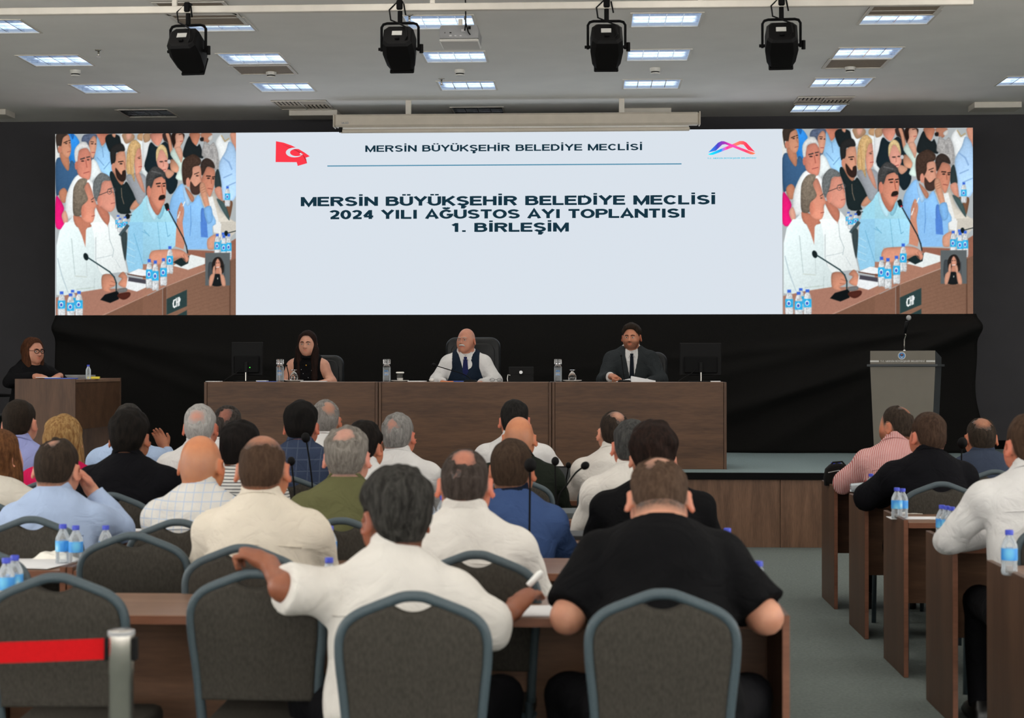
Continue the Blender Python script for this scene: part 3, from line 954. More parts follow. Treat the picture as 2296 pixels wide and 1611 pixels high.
# ---- desk-top equipment on the stage
def monitor(px0, px1, py, Y, lab, flip=1):
    a = at(px0, py, Y); b = at(px1, py, Y)
    w = b.x - a.x; h = a.z - ZT
    t = thing('monitor', lab, 'monitor', ((a.x + b.x) / 2, Y, ZT - .002))
    MB().box(-w / 2, w / 2, 0, .022, .06, h, .006).build('panel', M['black'], t)
    MB().box(-w / 2 + .012, w / 2 - .012, .022, .024, .075, h - .012).build('screen', M['black_matt'], t)
    MB().box(-w * .4, w * .4, -.03, .0, .08, h * .66, .01).build('rear_housing', M['black_matt'], t)
    MB().box(-.016, .016, -.045, -.015, .004, h * .5, .004).build('stand_column', M['black'], t)
    MB().box(-.003, .003, -.048, -.046, .01, .09).build('stand_stripe', M['chrome'], t)
    MB().box(-.11, .11, -.10, .08, .0, .008, .003).build('stand_foot', M['black'], t)
    MB().tube([(-.05, -.035, .12), (-.09, -.07, .08), (-.16, -.06, .04), (-.21, -.05, .006)], .004, 6).build('cable', M['black'], t)
    return t
m1 = monitor(518, 589, 767, 14.93, 'black monitor seen from behind beside the long-haired woman')
MB().box(.03, .04, -.034, -.03, .13, .14).build('power_light', glow('green_led', (60, 190, 60), 1.0), m1)
monitor(1524, 1618, 769, 14.93, 'black monitor seen from behind beside the man in dark suit')

def carafe(px, lab):
    p = at(px, 857, 14.84)
    t = thing('water_carafe', lab, 'carafe', (p.x, 14.84, ZT + .0015), 0, 'glass carafes with tumblers')
    MB().lathe([(.0, .0), (.034, .0), (.036, .006), (.036, .135), (.030, .15), (.022, .157), (.020, .17)], 24).build('bottle', M['glass'], t, 40)
    MB().lathe([(.0, .008), (.0335, .008), (.0335, .13), (.0, .13)], 20).build('water', M['bottle'], t, 40)
    MB().lathe([(.026, .158), (.0335, .162), (.0345, .206), (.031, .209), (.0, .209)], 24, caps=False).build('upturned_tumbler', M['glass'], t, 40)
    MB().prism([(-.021, .088), (-.012, .108), (-.007, .108), (.0, .098), (.007, .108), (.012, .108), (.021, .088), (.015, .088), (.0095, .101), (.0, .090), (-.0095, .101), (-.015, .088)], -.0375, -.0365).build('emblem', M['blue_print'], t)
    MB().box(-.022, .022, -.0375, -.0362, .068, .071).build('print_line', M['blue_print'], t)
    MB().box(-.016, .016, -.0375, -.0362, .060, .063).build('print_line', M['blue_print'], t)
carafe(628, 'glass water carafe with printed emblem beside the long-haired woman')
carafe(867, 'glass water carafe with printed emblem beside the white coffee cup')
carafe(1251, 'glass water carafe with printed emblem at the left of the suited man')

def goblet(px, lab):
    p = at(px, 857, 14.86)
    s = thing('saucer', lab.replace('upturned glass goblet', 'cream saucer under the upturned goblet'), 'saucer', (p.x, 14.86, ZT), 0, 'cream saucers')
    MB().lathe([(.0, .001), (.05, .001), (.09, .014), (.086, .016), (.05, .006), (.0, .006)], 24, caps=False).build('dish', M['white_plastic'], s, 50)
    t = thing('goblet', lab, 'goblet', (p.x, 14.86, ZT + .0065), 0, 'upturned goblets')
    MB().lathe([(.030, 0), (.038, .02), (.036, .05), (.022, .075), (.012, .085), (.010, .092), (.030, .102), (.031, .106), (.0, .106)], 24, caps=False).build('bowl', M['glass'], t, 50)
goblet(659, 'upturned glass goblet in front of the long-haired woman')
goblet(1283, 'upturned glass goblet at the left of the suited man')

p = at(897, 857, 14.86)
s = thing('saucer', 'cream saucer under the glass coffee cup', 'saucer', (p.x, 14.86, ZT), 0, 'cream saucers')
MB().lathe([(.0, .001), (.05, .001), (.085, .012), (.082, .014), (.05, .006), (.0, .006)], 24, caps=False).build('dish', M['white_plastic'], s, 50)
t = thing('lidded_cup', 'square glass coffee cup with a white lid on a saucer', 'cup', (p.x, 14.86, ZT + .0065))
MB().lathe([(.034, 0), (.036, .01), (.040, .07)], 4).xf(Matrix.Rotation(PI / 4, 4, 'Z')).build('glass_body', M['glass'], t)
MB().lathe([(.024, .004), (.026, .03)], 16).build('inner_cup', M['white_plastic'], t, 40)
MB().box(-.036, .036, -.036, .036, .071, .086, .008).build('lid', M['white_plastic'], t)

p = at(968, 857, 14.85)
t = thing('white_ball_box', 'small rounded white earphone case on the middle stage desk', 'case', (p.x, 14.85, ZT))
MB().ball((0, 0, .0165), (.026, .02, .0165), 16, 8).build('shell', M['white_plastic'], t, True)
MB().box(-.0265, .0265, -.0203, .0203, .021, .0222).build('seam', M['grey_plastic'], t)

# tablet in a folded case
p = at(1168, 857, 14.88)
t = thing('tablet', 'black tablet leaning in a folding case on the middle stage desk', 'tablet', (p.x, 14.88, ZT))
tm = Matrix.Translation((0, -.02, .004)) @ Matrix.Rotation(math.radians(-22), 4, 'X')
MB().box(-.115, .115, .0, .010, 0, .148, .004).xf(tm).build('screen_slab', M['black'], t)
MB().box(-.115, .115, .0085, .0105, .002, .1475).xf(tm).build('edge_trim', M['grey_plastic'], t)
vs = [(-.118, -.055, .002), (.118, -.055, .002), (.095, .01, .075), (-.095, .01, .075), (-.118, -.045, .002), (.118, -.045, .002), (.1, .018, .07), (-.1, .018, .07)]
MB().add(vs, [(0, 1, 2, 3), (4, 7, 6, 5), (0, 4, 5, 1), (1, 5, 6, 2), (2, 6, 7, 3), (3, 7, 4, 0)]).build('case_flap', M['black_matt'], t)
MB().lathe([(.016, 0), (.016, .002)], 16).xf(Matrix.Translation((.0, -.004, .088)) @ Matrix.Rotation(math.radians(68), 4, 'X')).build('sticker', M['paper'], t)
MB().tube([(-.1, .0, .06), (-.12, -.01, .065), (-.125, -.03, .03), (-.12, -.05, .004)], .0035, 6).build('charging_cable', M['white_plastic'], t)

def gooseneck(name, lab, base, path, head_r=.019, base_size=(.06, .045, .018), zb=None, group='gooseneck microphones', head_len=1.0):
    """table microphone: base, flexible stem, foam head; path in world points from the base up"""
    t = thing(name, lab, 'microphone', base, 0, group)
    b0 = Vector(base)
    bx, by, bz = base_size
    MB().prism([(-bx, 0), (bx, 0), (bx, bz * .6), (bx * .7, bz), (-bx * .7, bz), (-bx, bz * .6)], -by, by, .004).build('base', M['black'], t)
    pts = [Vector((0, 0, bz))] + [Vector(q) - b0 for q in path]
    # smooth the stem
    sm = []
    n = len(pts)
    for i in range(n - 1):
        p0, p1, p2, p3 = pts[max(i - 1, 0)], pts[i], pts[i + 1], pts[min(i + 2, n - 1)]
        for k in range(5):
            u = k / 5
            sm.append(.5 * ((2 * p1) + (p2 - p0) * u + (2 * p0 - 5 * p1 + 4 * p2 - p3) * u * u + (3 * p1 - p0 - 3 * p2 + p3) * u ** 3))
    sm.append(pts[-1])
    MB().tube(sm, .0045, 7).build('stem', M['black_matt'], t, True)
    d = (pts[-1] - sm[-3]).normalized()
    hd = MB().ball((0, 0, 0), (head_r, head_r, head_r * 1.15), 12, 9)
    rotm = d.to_track_quat('Z', 'Y').to_matrix().to_4x4()
    hd.xf(Matrix.Translation(pts[-1] + d * head_r * .8) @ rotm)
    hd.build('foam_head', M['black_matt'], t, True)
    return t
gooseneck('table_microphone', 'dark gooseneck microphone bowed across the man in waistcoat', at(1055, 857, 14.82) * 1 + Vector((0, 0, 0)), [at(1050, 846, 14.83), at(1035, 838, 14.83), at(1005, 829, 14.83), at(976, 820, 14.83)], .018)
gooseneck('table_microphone', 'upright gooseneck microphone in front of the man in dark suit', at(1400, 857, 14.82), [at(1398, 840, 14.83), at(1393, 800, 14.85)], .010)
gooseneck('table_microphone', 'short gooseneck microphone behind the goblet of the long-haired woman', at(647, 857, 14.95), [at(647, 840, 14.95), at(643, 822, 14.95)], .009)

def sheet_stack(name, lab, x, y, z, w, d, h, rz, m, cat='papers', group=None):
    o = MB().box(-w / 2, w / 2, -d / 2, d / 2, 0, h, min(.002, h * .3)).build(name, m, loc=(x, y, z))
    o.rotation_euler = (0, 0, rz)
    return tag(o, lab, cat, group)
M['blue_card'] = plain('blue_card', (56, 92, 190), .6, var=.04, vscale=30)
M['orange_card'] = plain('orange_card', (222, 130, 66), .6, var=.04, vscale=30)
M['yellow_card'] = plain('yellow_card', (226, 206, 60), .6, var=.04, vscale=30)
def dsk(px, Y=14.84): return at(px, 857, Y).x
sheet_stack('paper_stack', 'thin paper stack at left end of the stage desks', dsk(480), 14.84, ZT, .14, .1, .006, 0, M['paper'])
sheet_stack('booklet', 'small white booklet right of the left monitor', dsk(588), 14.84, ZT + .004, .10, .1, .008, 0, M['paper'])
sheet_stack('folder', 'blue folder under the small white booklet', dsk(600), 14.84, ZT, .18, .13, .0038, 0, M['blue_card'], 'folder')
sheet_stack('paper_stack', 'papers in front of the long-haired woman', dsk(703), 14.86, ZT, .24, .12, .007, .05, M['paper'])
sheet_stack('paper_stack', 'white papers left of the earphone case', dsk(935), 14.86, ZT, .16, .14, .009, -.05, M['paper'])
sheet_stack('folder', 'orange and white brochure before the man in waistcoat', dsk(1003), 14.80, ZT, .12, .08, .007, .02, M['orange_card'], 'brochure')
sheet_stack('folder', 'blue folder before the man in waistcoat', dsk(1020), 14.91, ZT, .22, .10, .007, 0, M['blue_card'], 'folder')
sheet_stack('notepad', 'white notepad with yellow tag at right end of stage desks', dsk(1604), 14.84, ZT, .09, .08, .009, 0, M['paper'])
# open booklet in front of the suited man
t = thing('open_booklet', 'open white booklet in front of the man in dark suit', 'booklet', (dsk(1440), 14.86, ZT))
vs = [(-.11, -.07, 0), (.12, -.09, 0), (.12, .09, 0), (-.11, .09, 0), (-.10, -.07, .055), (.12, -.09, .012), (.12, .09, .012), (-.10, .09, .055)]
MB().add(vs, [(0, 3, 2, 1), (4, 5, 6, 7), (0, 1, 5, 4), (1, 2, 6, 5), (2, 3, 7, 6), (3, 0, 4, 7)]).build('page_block', M['paper'], t)
vs = [(-.24, -.06, .0), (-.112, -.07, .0), (-.112, .08, .0), (-.24, .07, .0), (-.24, -.06, .004), (-.112, -.07, .03), (-.112, .08, .03), (-.24, .07, .004)]
MB().add(vs, [(0, 3, 2, 1), (4, 5, 6, 7), (0, 1, 5, 4), (1, 2, 6, 5), (2, 3, 7, 6), (3, 0, 4, 7)]).build('left_page', M['paper'], t)
# spectacles and keyring on the middle desk
t = thing('spectacles', 'folded dark spectacles lying left of the tablet', 'spectacles', (dsk(1112), 14.82, ZT + .0005))
for s in (-1, 1):
    MB().tube([(s * .033 + .022 * math.cos(k * PI / 6), 0, .017 + .016 * math.sin(k * PI / 6)) for k in range(12)], .0018, 5, closed=True).build('rim', M['black'], t)
    MB().tube([(s * .055, 0, .022), (s * .02, .05, .012)], .0016, 5).build('temple', M['black'], t)
MB().tube([(-.011, 0, .02), (0, 0, .023), (.011, 0, .02)], .0016, 5).build('bridge', M['black'], t)

# side desk things
zsd = at(33, 850, 14.32).z
t = sheet_stack('folder', 'blue and white open folder on the far left side desk', at(140, 848, 14.55).x, 14.52, zsd - .005, .26, .2, .012, .1, M['blue_card'], 'folder')
sheet_stack('paper_stack', 'white papers beneath the hand of the woman with glasses', at(108, 848, 14.5).x, 14.50, zsd + .0075, .2, .14, .006, .15, M['paper'])
sheet_stack('notepad', 'yellow notepad behind the bottle on the side desk', at(205, 848, 14.9).x + .0, 14.95, zsd - .005, .12, .1, .022, .2, M['yellow_card'], 'notepad')
sheet_stack('tray', 'grey document tray along the back of the side desk', at(165, 848, 15.3).x - .02, 15.3, zsd - .005, .30, .55, .035, 0, M['grey_plastic'], 'tray')

# ---------------------------------------------------------------- executive chairs on the stage
def exec_chair(x, y, top, wid, lab, rz=PI):
    t = thing('office_chair', lab, 'chair', (x, y, ZS), rz, 'black leather chairs on the stage')
    h = top - ZS
    hw = wid / 2
    out = []
    for k in range(9):
        a = PI / 2 * k / 8
        out.append((hw - .10 + .10 * math.cos(a), h - .10 + .10 * math.sin(a)))
    poly = [(hw * .82, .5), (hw, .72)] + out + [(-x2, z2) for x2, z2 in out[::-1]] + [(-hw, .72), (-hw * .82, .5)]
    MB().prism(poly, -.33, -.23, .035).build('backrest', M['leather'], t, 50)
    inn = [(p2[0] * .8, .5 + (p2[1] - .5) * .9 + .01) for p2 in poly]
    MB().prism(inn, -.235, -.205, .012).build('back_cushion', M['leather'], t, 50)
    MB().box(-hw * .85, hw * .85, -.26, .24, .40, .50, .03).build('seat', M['leather'], t, 50)
    for s in (-1, 1):
        MB().tube([(s * hw * .92, -.24, .52), (s * (hw + .03), -.1, .66), (s * (hw + .03), .12, .66), (s * hw * .9, .16, .46)], .018, 8).build('armrest', M['black'], t, True)
    MB().tube([(0, 0, .10), (0, 0, .40)], .03, 10).build('gas_column', M['black'], t, True)
    for k in range(5):
        a = 2 * PI * k / 5 + .3
        MB().tube([(0, 0, .11), (.3 * math.cos(a), .3 * math.sin(a), .06)], [.028, .016], 8).build('base_spoke', M['black'], t, True)
        MB().ball((.3 * math.cos(a), .3 * math.sin(a), .032), .03, 10, 6).build('caster', M['black'], t, True)
    return t
exec_chair(at(716, 800, 15.95).x, 15.80, at(740, 797, 16.1).z, .46, 'black leather office chair of the long-haired woman')
exec_chair(at(1059, 800, 15.95).x, 15.80, at(1059, 757, 16.1).z, .55, 'large black leather office chair of the man in waistcoat')
exec_chair(at(1448, 800, 15.95).x, 15.82, at(1448, 790, 16.1).z, .44, 'black leather office chair of the man in dark suit')
exec_chair(at(40, 848, 15.0).x - .32, 15.0, ZS + .86, .46, 'black leather office chair at the far left side desk', rz=-PI / 2 - .5)

# ================================================================ delegates' desks
ZD = .79
def desk_unit(x0, x1, y, lab, grp, left=True, right=True, dep=.5):
    t = thing('delegate_desk', lab, 'desk', (x0, y, 0), 0, grp)
    w = x1 - x0
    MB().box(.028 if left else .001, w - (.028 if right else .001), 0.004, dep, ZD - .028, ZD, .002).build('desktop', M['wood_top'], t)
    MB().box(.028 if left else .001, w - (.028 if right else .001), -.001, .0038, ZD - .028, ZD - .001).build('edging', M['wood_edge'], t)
    for k, ok in ((0, left), (1, right)):
        if ok:
            xa = 0.002 if k == 0 else w - .026
            e = MB().box(xa, xa + .024, 0.0, dep + .06, 0, .805, .002).build('end_panel', M['wood_y'], t)
            MB().box(xa + .001, xa + .023, -.003, -.0002, .002, .803).build('edging', M['wood_edge'], e)
    MB().box(.03, w - .03, dep - .09, dep - .07, .32, ZD - .055, .002).build('modesty_panel', M['wood_panel'], t)
    MB().box(.03, w - .03, dep - .085, dep - .075, ZD - .055, ZD - .028).build('gap_shade', M['dark_void'], t)  # dark strip standing for the shadow in the gap under the desktop
    return t
ROWS = [5.06, 6.16, 7.25, 8.31, 9.52, 10.6]
HIP = [4.80, 5.87, 6.97, 8.02, 9.24, 10.32]
rw = ['nearest', 'second', 'third', 'fourth', 'fifth', 'sixth']
cxs = [.63, -.70, -2.03, -3.36, -4.69]
cw = ['at the aisle end', 'second from the aisle', 'third from the aisle', 'farthest from the aisle']
for r, y in enumerate(ROWS):
    for k in range(4 if r > 1 else 3):
        desk_unit(cxs[k + 1], cxs[k], y, 'brown delegate desk %s, %s row of the left block' % (cw[k], rw[r]), 'desks of the left block')
RB = [10.59, 9.43, 8.27, 7.17, 6.0]
rbw = ['nearest the stage', 'second from the stage', 'third from the stage', 'fourth from the stage', 'fifth from the stage']
for r, y in enumerate(RB):
    for k in range(2):
        desk_unit(1.60 + 1.33 * k, 1.60 + 1.33 * (k + 1), y, 'brown delegate desk %s of the right block, %s' % ('on the aisle' if k == 0 else 'away from the aisle', rbw[r]), 'desks of the right block')

# ---------------------------------------------------------------- banquet chairs
CHP = [(0, .951), (.030, .9485), (.066, .936), (.108, .9195), (.142, .9055), (.168, .890), (.189, .868), (.2005, .840), (.204, .808), (.2015, .75), (.194, .68), (.187, .60), (.178, .45)]
def ychair(z):
    return -.225 - (z - .45) * .115
def chair_parts():
    P = []
    full = [(-x, z) for x, z in CHP[::-1]] + CHP[1:]
    pts = []
    for i in range(len(full) - 1):
        p0, p1, p2, p3 = [Vector(full[max(0, min(len(full) - 1, j))]) for j in (i - 1, i, i + 1, i + 2)]
        for k in range(4):
            u = k / 4
            q = .5 * ((2 * p1) + (p2 - p0) * u + (2 * p0 - 5 * p1 + 4 * p2 - p3) * u * u + (3 * p1 - p0 - 3 * p2 + p3) * u ** 3)
            pts.append(q)
    pts.append(Vector(full[-1]))
    P.append(('back_frame', MB().tube([(q.x, ychair(q.y), q.y) for q in pts], .0155, 10).mesh('back_frame', M['frame_tube'], True)))
    # pad with a hand opening under the top bar
    ins = [q for q in pts if q.y > .56]
    poly = []
    for q in ins:
        d = Vector((q.x, q.y - .72)); d.normalize()
        x, z = q.x - d.x * .010, q.y - d.y * .010
        if abs(x) < .055:
            z = min(z, .906 + (abs(x) / .055) ** 2 * .020)
        poly.append((x, z))
    poly = [(poly[0][0], .555)] + poly + [(poly[-1][0], .555)]
    pad = MB().prism(poly, -.020, .026, .014)
    pad.v = [(x, y + ychair(z), z) for x, y, z in pad.v]
    P.append(('back_pad', pad.mesh('back_pad', M['fabric'], 50)))
    st = []
    for k in range(8):
        a = PI / 2 * k / 7
        st.append((.17 + .045 * math.cos(a), .17 + .045 * math.sin(a)))
    sp = st + [(-x, y) for x, y in st[::-1]] + [(-.19, -.21), (.19, -.21)]
    seat = MB().prism(sp, .405, .475, .022)
    seat.v = [(x, z, y) for x, y, z in seat.v]
    P.append(('seat', seat.mesh('seat', M['fabric'], 50)))
    fr = MB().tube([(.185, -.22, .40), (.195, .18, .40), (-.195, .18, .40), (-.185, -.22, .40)], .011, 8, closed=True)
    P.append(('seat_frame', fr.mesh('seat_frame', M['frame_tube'], True)))
    for s in (-1, 1):
        P.append(('leg', MB().tube([(s * .172, ychair(.45), .45), (s * .178, -.235, .30), (s * .192, -.285, .0)], .0145, 9).mesh('leg', M['frame_tube'], True)))
        P.append(('leg', MB().tube([(s * .195, .18, .41), (s * .20, .195, .2), (s * .203, .205, .0)], .0135, 9).mesh('leg', M['frame_tube'], True)))
    return P
CHAIR = chair_parts()
def chair(x, y, lab, rz=0.0, grp='grey banquet chairs'):
    t = thing('banquet_chair', lab, 'chair', (x, y, 0), rz, grp)
    for n, me in CHAIR:
        child(n, me, t)
    return t
def chair_px(px, py, lab, rz=0.0):
    p = on_z(px, py, .962)
    return chair(p.x - .28 * math.sin(rz) * -1, p.y + .285, lab, rz)
chair_px(112, 1288, 'empty grey banquet chair behind the red barrier belt', .03)
chair(at(580, 1297, 4.86).x, 4.86 + .285, 'empty grey banquet chair under the hand of the man in white', -.04)
chair_px(903, 1329, 'grey banquet chair of the man stretching his arm out', .05)
chair_px(1486, 1324, 'grey banquet chair of the man in black polo in the nearest row', 0)
chair_px(298, 1196, 'empty grey banquet chair tucked against the second row desk', 0)
chair_px(544, 1223, 'grey banquet chair of the man in cream shirt', 0)
chair_px(70, 1160, 'grey banquet chair of the man in light blue shirt with hand at his face', 0)
chair_px(398, 1166, 'grey banquet chair of the bald man in checked white shirt', 0)
chair_px(1098, 1238, 'grey banquet chair of the white-shirted man in the second row', -.08)
chair_px(765, 1163, 'grey banquet chair of the man in olive green shirt', 0)
chair_px(-70, 1222, 'grey banquet chair at the left edge, second row', 0)
chair_px(246, 1106, 'grey banquet chair of the man in black blazer', 0)
chair_px(2112, 1082, 'grey banquet chair behind the man in black suit, right block', .0)
chair_px(2232, 1055, 'grey banquet chair behind the man in blue grey suit, right block', .0)
chair_px(2255, 1112, 'empty grey banquet chair at the third right block desk', 0)
chair_px(2397, 1162, 'grey banquet chair of the white-shirted man at the right edge', .0)

# ---------------------------------------------------------------- bottles
def bottle_parts():
    b = [(.0, .0), (.022, .0), (.027, .005), (.0275, .02), (.026, .026), (.0275, .032), (.026, .04), (.0275, .046), (.0275, .098), (.026, .106), (.019, .122), (.0125, .134), (.0115, .142)]
    P = [('body', MB().lathe(b, 16, caps=False).mesh('body', M['bottle'], True))]
    P.append(('label', MB().lathe([(.0279, .052), (.0282, .054), (.0282, .092), (.0279, .094)], 16, caps=False).mesh('label', M['label'], 40)))
    P.append(('cap', MB().lathe([(.0, .139), (.0142, .139), (.0145, .153), (.013, .156), (.0, .156)], 14, caps=False).mesh('cap', M['blue_cap'], 40)))
    return P
BOT = bottle_parts()
def bottle(x, y, z, lab, s=1.0, label=True):
    t = thing('water_bottle', lab, 'bottle', (x, y, z), random.uniform(0, 6.28), 'small water bottles with blue caps')
    t.scale = (s, s, s)
    for n, me in BOT:
        if label or n != 'label': child(n, me, t)
def bottle_px(px, py_cap, lab, z=ZD, s=1.0):
    p = on_z(px, py_cap, z + .156 * s)
    bottle(p.x, p.y, z, lab, s)
bottle_px(141, 1176, 'water bottle left of a pair on the second row desk at left', s=1.04)
bottle_px(170, 1179, 'water bottle right of a pair on the second row desk at left', s=1.02)
bottle_px(237, 1179, 'water bottle beside the folded tissue on the second row desk')
bottle_px(14, 1252, 'water bottle at the left edge, left of the pair', s=1.0)
bottle_px(33, 1246, 'water bottle at the left edge, right of the pair', s=1.0)
bottle_px(248, 1126, 'water bottle beside the man in black blazer')
bottle_px(740, 1180, 'water bottle at the right elbow of the man in cream shirt')
bottle_px(738, 1251, 'water bottle showing its cap over the outstretched white sleeve')
bottle_px(965, 1122, 'water bottle between the dark-haired man and the second row man in white')
bottle_px(994, 1112, 'water bottle behind the left ear of the second row man in white', s=1.15)
bottle_px(1631, 1185, 'water bottle showing its cap behind the right shoulder of the black polo')
bottle_px(1701, 1259, 'water bottle showing its cap beside the right arm of the black polo')
bottle_px(1868, 1037, 'water bottle left of the pair behind the black bag', s=1.0)
bottle_px(1880, 1035.5, 'water bottle right of the pair behind the black bag', s=1.0)
bottle_px(1953, 1063, 'water bottle beside the plastic cup on the second right block desk')
bottle_px(1977, 1061, 'water bottle touching the black suit on the second right block desk')
bottle_px(2011, 1094, 'water bottle left of the pair on the third right block desk', s=1.05)
bottle_px(2024, 1096, 'water bottle right of the pair on the third right block desk', s=1.0)
bottle_px(2112, 1133, 'water bottle leftmost of three on the fourth right block desk', s=1.0)
bottle_px(2123, 1135, 'water bottle in the middle of three on the fourth right block desk', s=1.0)
bottle_px(2134, 1137, 'water bottle rightmost of three on the fourth right block desk', s=1.0)
bottle_px(2263, 1189, 'single water bottle on the fifth right block desk at the edge', s=1.1)
p = at(198, 822, 14.62)
bottle(p.x, 14.62, zsd - .005, 'half empty water bottle without label on the far left side desk', .85, False)

# ---- papers, tissue, cup, bag on the desks
def paper_px(px, py, w, d, rz, lab, m='paper', cat='paper', z=ZD, h=.003):
    p = on_z(px, py, z)
    return sheet_stack('paper_sheet', lab, p.x, p.y, z + .0005, w, d, h, rz, M[m], cat)
paper_px(95, 1262, .30, .21, .1, 'white sheet on the second row desk by the bottle pair')
paper_px(60, 1268, .30, .2, -.2, 'creased printed sheet at the left edge of second row desk', z=ZD + .0035)
paper_px(1205, 1372, .16, .22, .1, 'white sheet in front of the hand with the pen')
paper_px(2180, 1213, .3, .2, .1, 'white sheet under the elbow on the fourth right block desk')
paper_px(2100, 1163, .5, .14, 0, 'grey sheet along the third right block desk', h=.002)
paper_px(300, 1190, .16, .1, 0, 'white sheet between the two second row chairs')
def tissue(px, py, lab, s=1.0):
    p = on_z(px, py, ZD)
    rng = np.random.RandomState(int(px))
    n = 9
    g = np.linspace(-.5, .5, n)
    X, Y = np.meshgrid(g, g, indexing='ij')
    Z = .012 + .022 * np.exp(-((X + .1) ** 2 + Y ** 2) * 9) + rng.uniform(-.006, .006, X.shape)
    Z[0, :] = Z[-1, :] = Z[:, 0] = Z[:, -1] = .0035
    V = np.stack([X * .16 * s, Y * .10 * s, Z * s], -1).reshape(-1, 3)
    I = np.arange(n * n).reshape(n, n)
    Fq = np.stack([I[:-1, :-1], I[1:, :-1], I[1:, 1:], I[:-1, 1:]], -1).reshape(-1, 4)
    me = bpy.data.meshes.new('tissue'); me.from_pydata(V.tolist(), [], Fq.tolist()); me.materials.append(M['tissue'])
    o = bpy.data.objects.new('tissue', me); C.objects.link(o); o.location = (p.x, p.y, ZD)
    md = o.modifiers.new('thickness', 'SOLIDIFY'); md.thickness = .003
    tag(o, lab, 'tissue')
tissue(128, 1253, 'crumpled cream tissue beside the bottle pair, second row desk', 1.1)
tissue(215, 1216, 'folded white tissue with a blue cap beside it, second row desk', .8)
tissue(2160, 1206, 'folded cream tissue on the fourth right block desk', .9)
tissue(2042, 1152, 'folded white tissue by the bottles on third right block desk', .7)
p = on_z(1925, 1108, ZD)
t = thing('plastic_cup', 'clear plastic cup lying on its side with a crumpled napkin', 'cup', (p.x, p.y, ZD + .038))
MB().lathe([(.026, -.05), (.036, .05), (.034, .05), (.024, -.048)], 16, caps=False).xf(Matrix.Rotation(PI / 2, 4, 'Y') @ Matrix.Identity(4)).build('wall', M['bottle'], t, 40)
MB().ball((.05, -.01, -.018), (.035, .03, .02), 10, 6).build('napkin', M['tissue'], t)
# black bag
p = at(1868, 1090, 10.85)
t = thing('shoulder_bag', 'small black bag standing on the first right block desk', 'bag', (p.x + .03, 10.85, ZD))
out = [(.085, 0), (.09, .06), (.075, .12), (.04, .145), (0, .15), (-.05, .14), (-.08, .11), (-.09, .05), (-.085, 0)]
MB().prism(out, -.05, .05, .02).build('body', M['cloth_black'], t, 50)
MB().tube([(-.06, 0, .12), (-.03, 0, .155), (.03, 0, .16), (.06, 0, .125)], .007, 6).build('strap', M['black'], t)
MB().tube([(-.07, -.052, .09), (0, -.054, .105), (.07, -.052, .09)], .003, 5).build('zip', M['grey_plastic'], t)

# ---- gooseneck microphones in the seating
def gm(lab, base_px, base_row, *pts, r=.021):
    bp = at(base_px[0], base_px[1], base_row)
    bp = Vector((bp.x, base_row, ZD))
    gooseneck('desk_microphone', lab, bp, [at(x, y, base_row) for x, y in pts], r, (.045, .055, .022), group='gooseneck microphones on the desks')
gm('gooseneck microphone standing right of the cream-shirted man', (662, 1180), 7.45, (660, 1100), (656, 1060), (654, 1042), r=.019)
gm('tall gooseneck microphone in front of the plaid blazer', (702, 1120), 8.5, (700, 1085), (692, 1020), (687, 990), r=.024)
gm('gooseneck microphone standing upright by the dark green shirt', (1247, 1150), 8.5, (1246, 1100), (1245, 1060), (1245, 1042), r=.021)
gm('gooseneck microphone leaning right toward the white shirts', (1250, 1190), 7.5, (1252, 1120), (1270, 1090), (1290, 1062), (1306, 1049), r=.019)
gm('small gooseneck microphone far off before the stage desk', (1268, 1095), 9.75, (1270, 1075), (1273, 1058), (1274, 1049), r=.017)
gm('gooseneck microphone in front of the blue sweater', (1186, 1250), 6.45, (1187, 1200), (1188, 1120), (1189, 1055), r=.025)
gm('gooseneck microphone in front of the blue grey suit', (2158, 1045), 9.6, (2156, 1040), (2156, 1015), (2157, 1003), r=.03)
# laptop between the rows
p = at(1262, 1060, 9.75)
t = thing('laptop', 'open laptop with grey lid far off between the white shirts', 'laptop', (p.x, 9.72, ZD))
MB().box(-.13, .13, -.1, .1, 0, .016, .004).build('keyboard_base', M['grey_plastic'], t)
MB().box(-.13, .13, 0, .008, 0, .18, .003).xf(Matrix.Translation((0, .1, .012)) @ Matrix.Rotation(math.radians(-15), 4, 'X')).build('lid', M['black'], t)
MB().box(-.12, .12, -.002, 0, .012, .17).xf(Matrix.Translation((0, .1, .012)) @ Matrix.Rotation(math.radians(-15), 4, 'X')).build('screen', M['podium_dark'], t)
sheet_stack('notebook', 'dark grey notebook on the third row desk between the men', at(1290, 1150, 8.55).x, 8.55, ZD, .26, .3, .03, .03, plain('dark_grey_cover', (72, 80, 84), .6, var=.05, vscale=30), 'notebook')
sheet_stack('notebook', 'dark grey notebook on the fourth row desk by the white shirts', at(1290, 1190, 7.48).x, 7.48, ZD, .3, .24, .02, 0, M['podium_dark'], 'notebook')

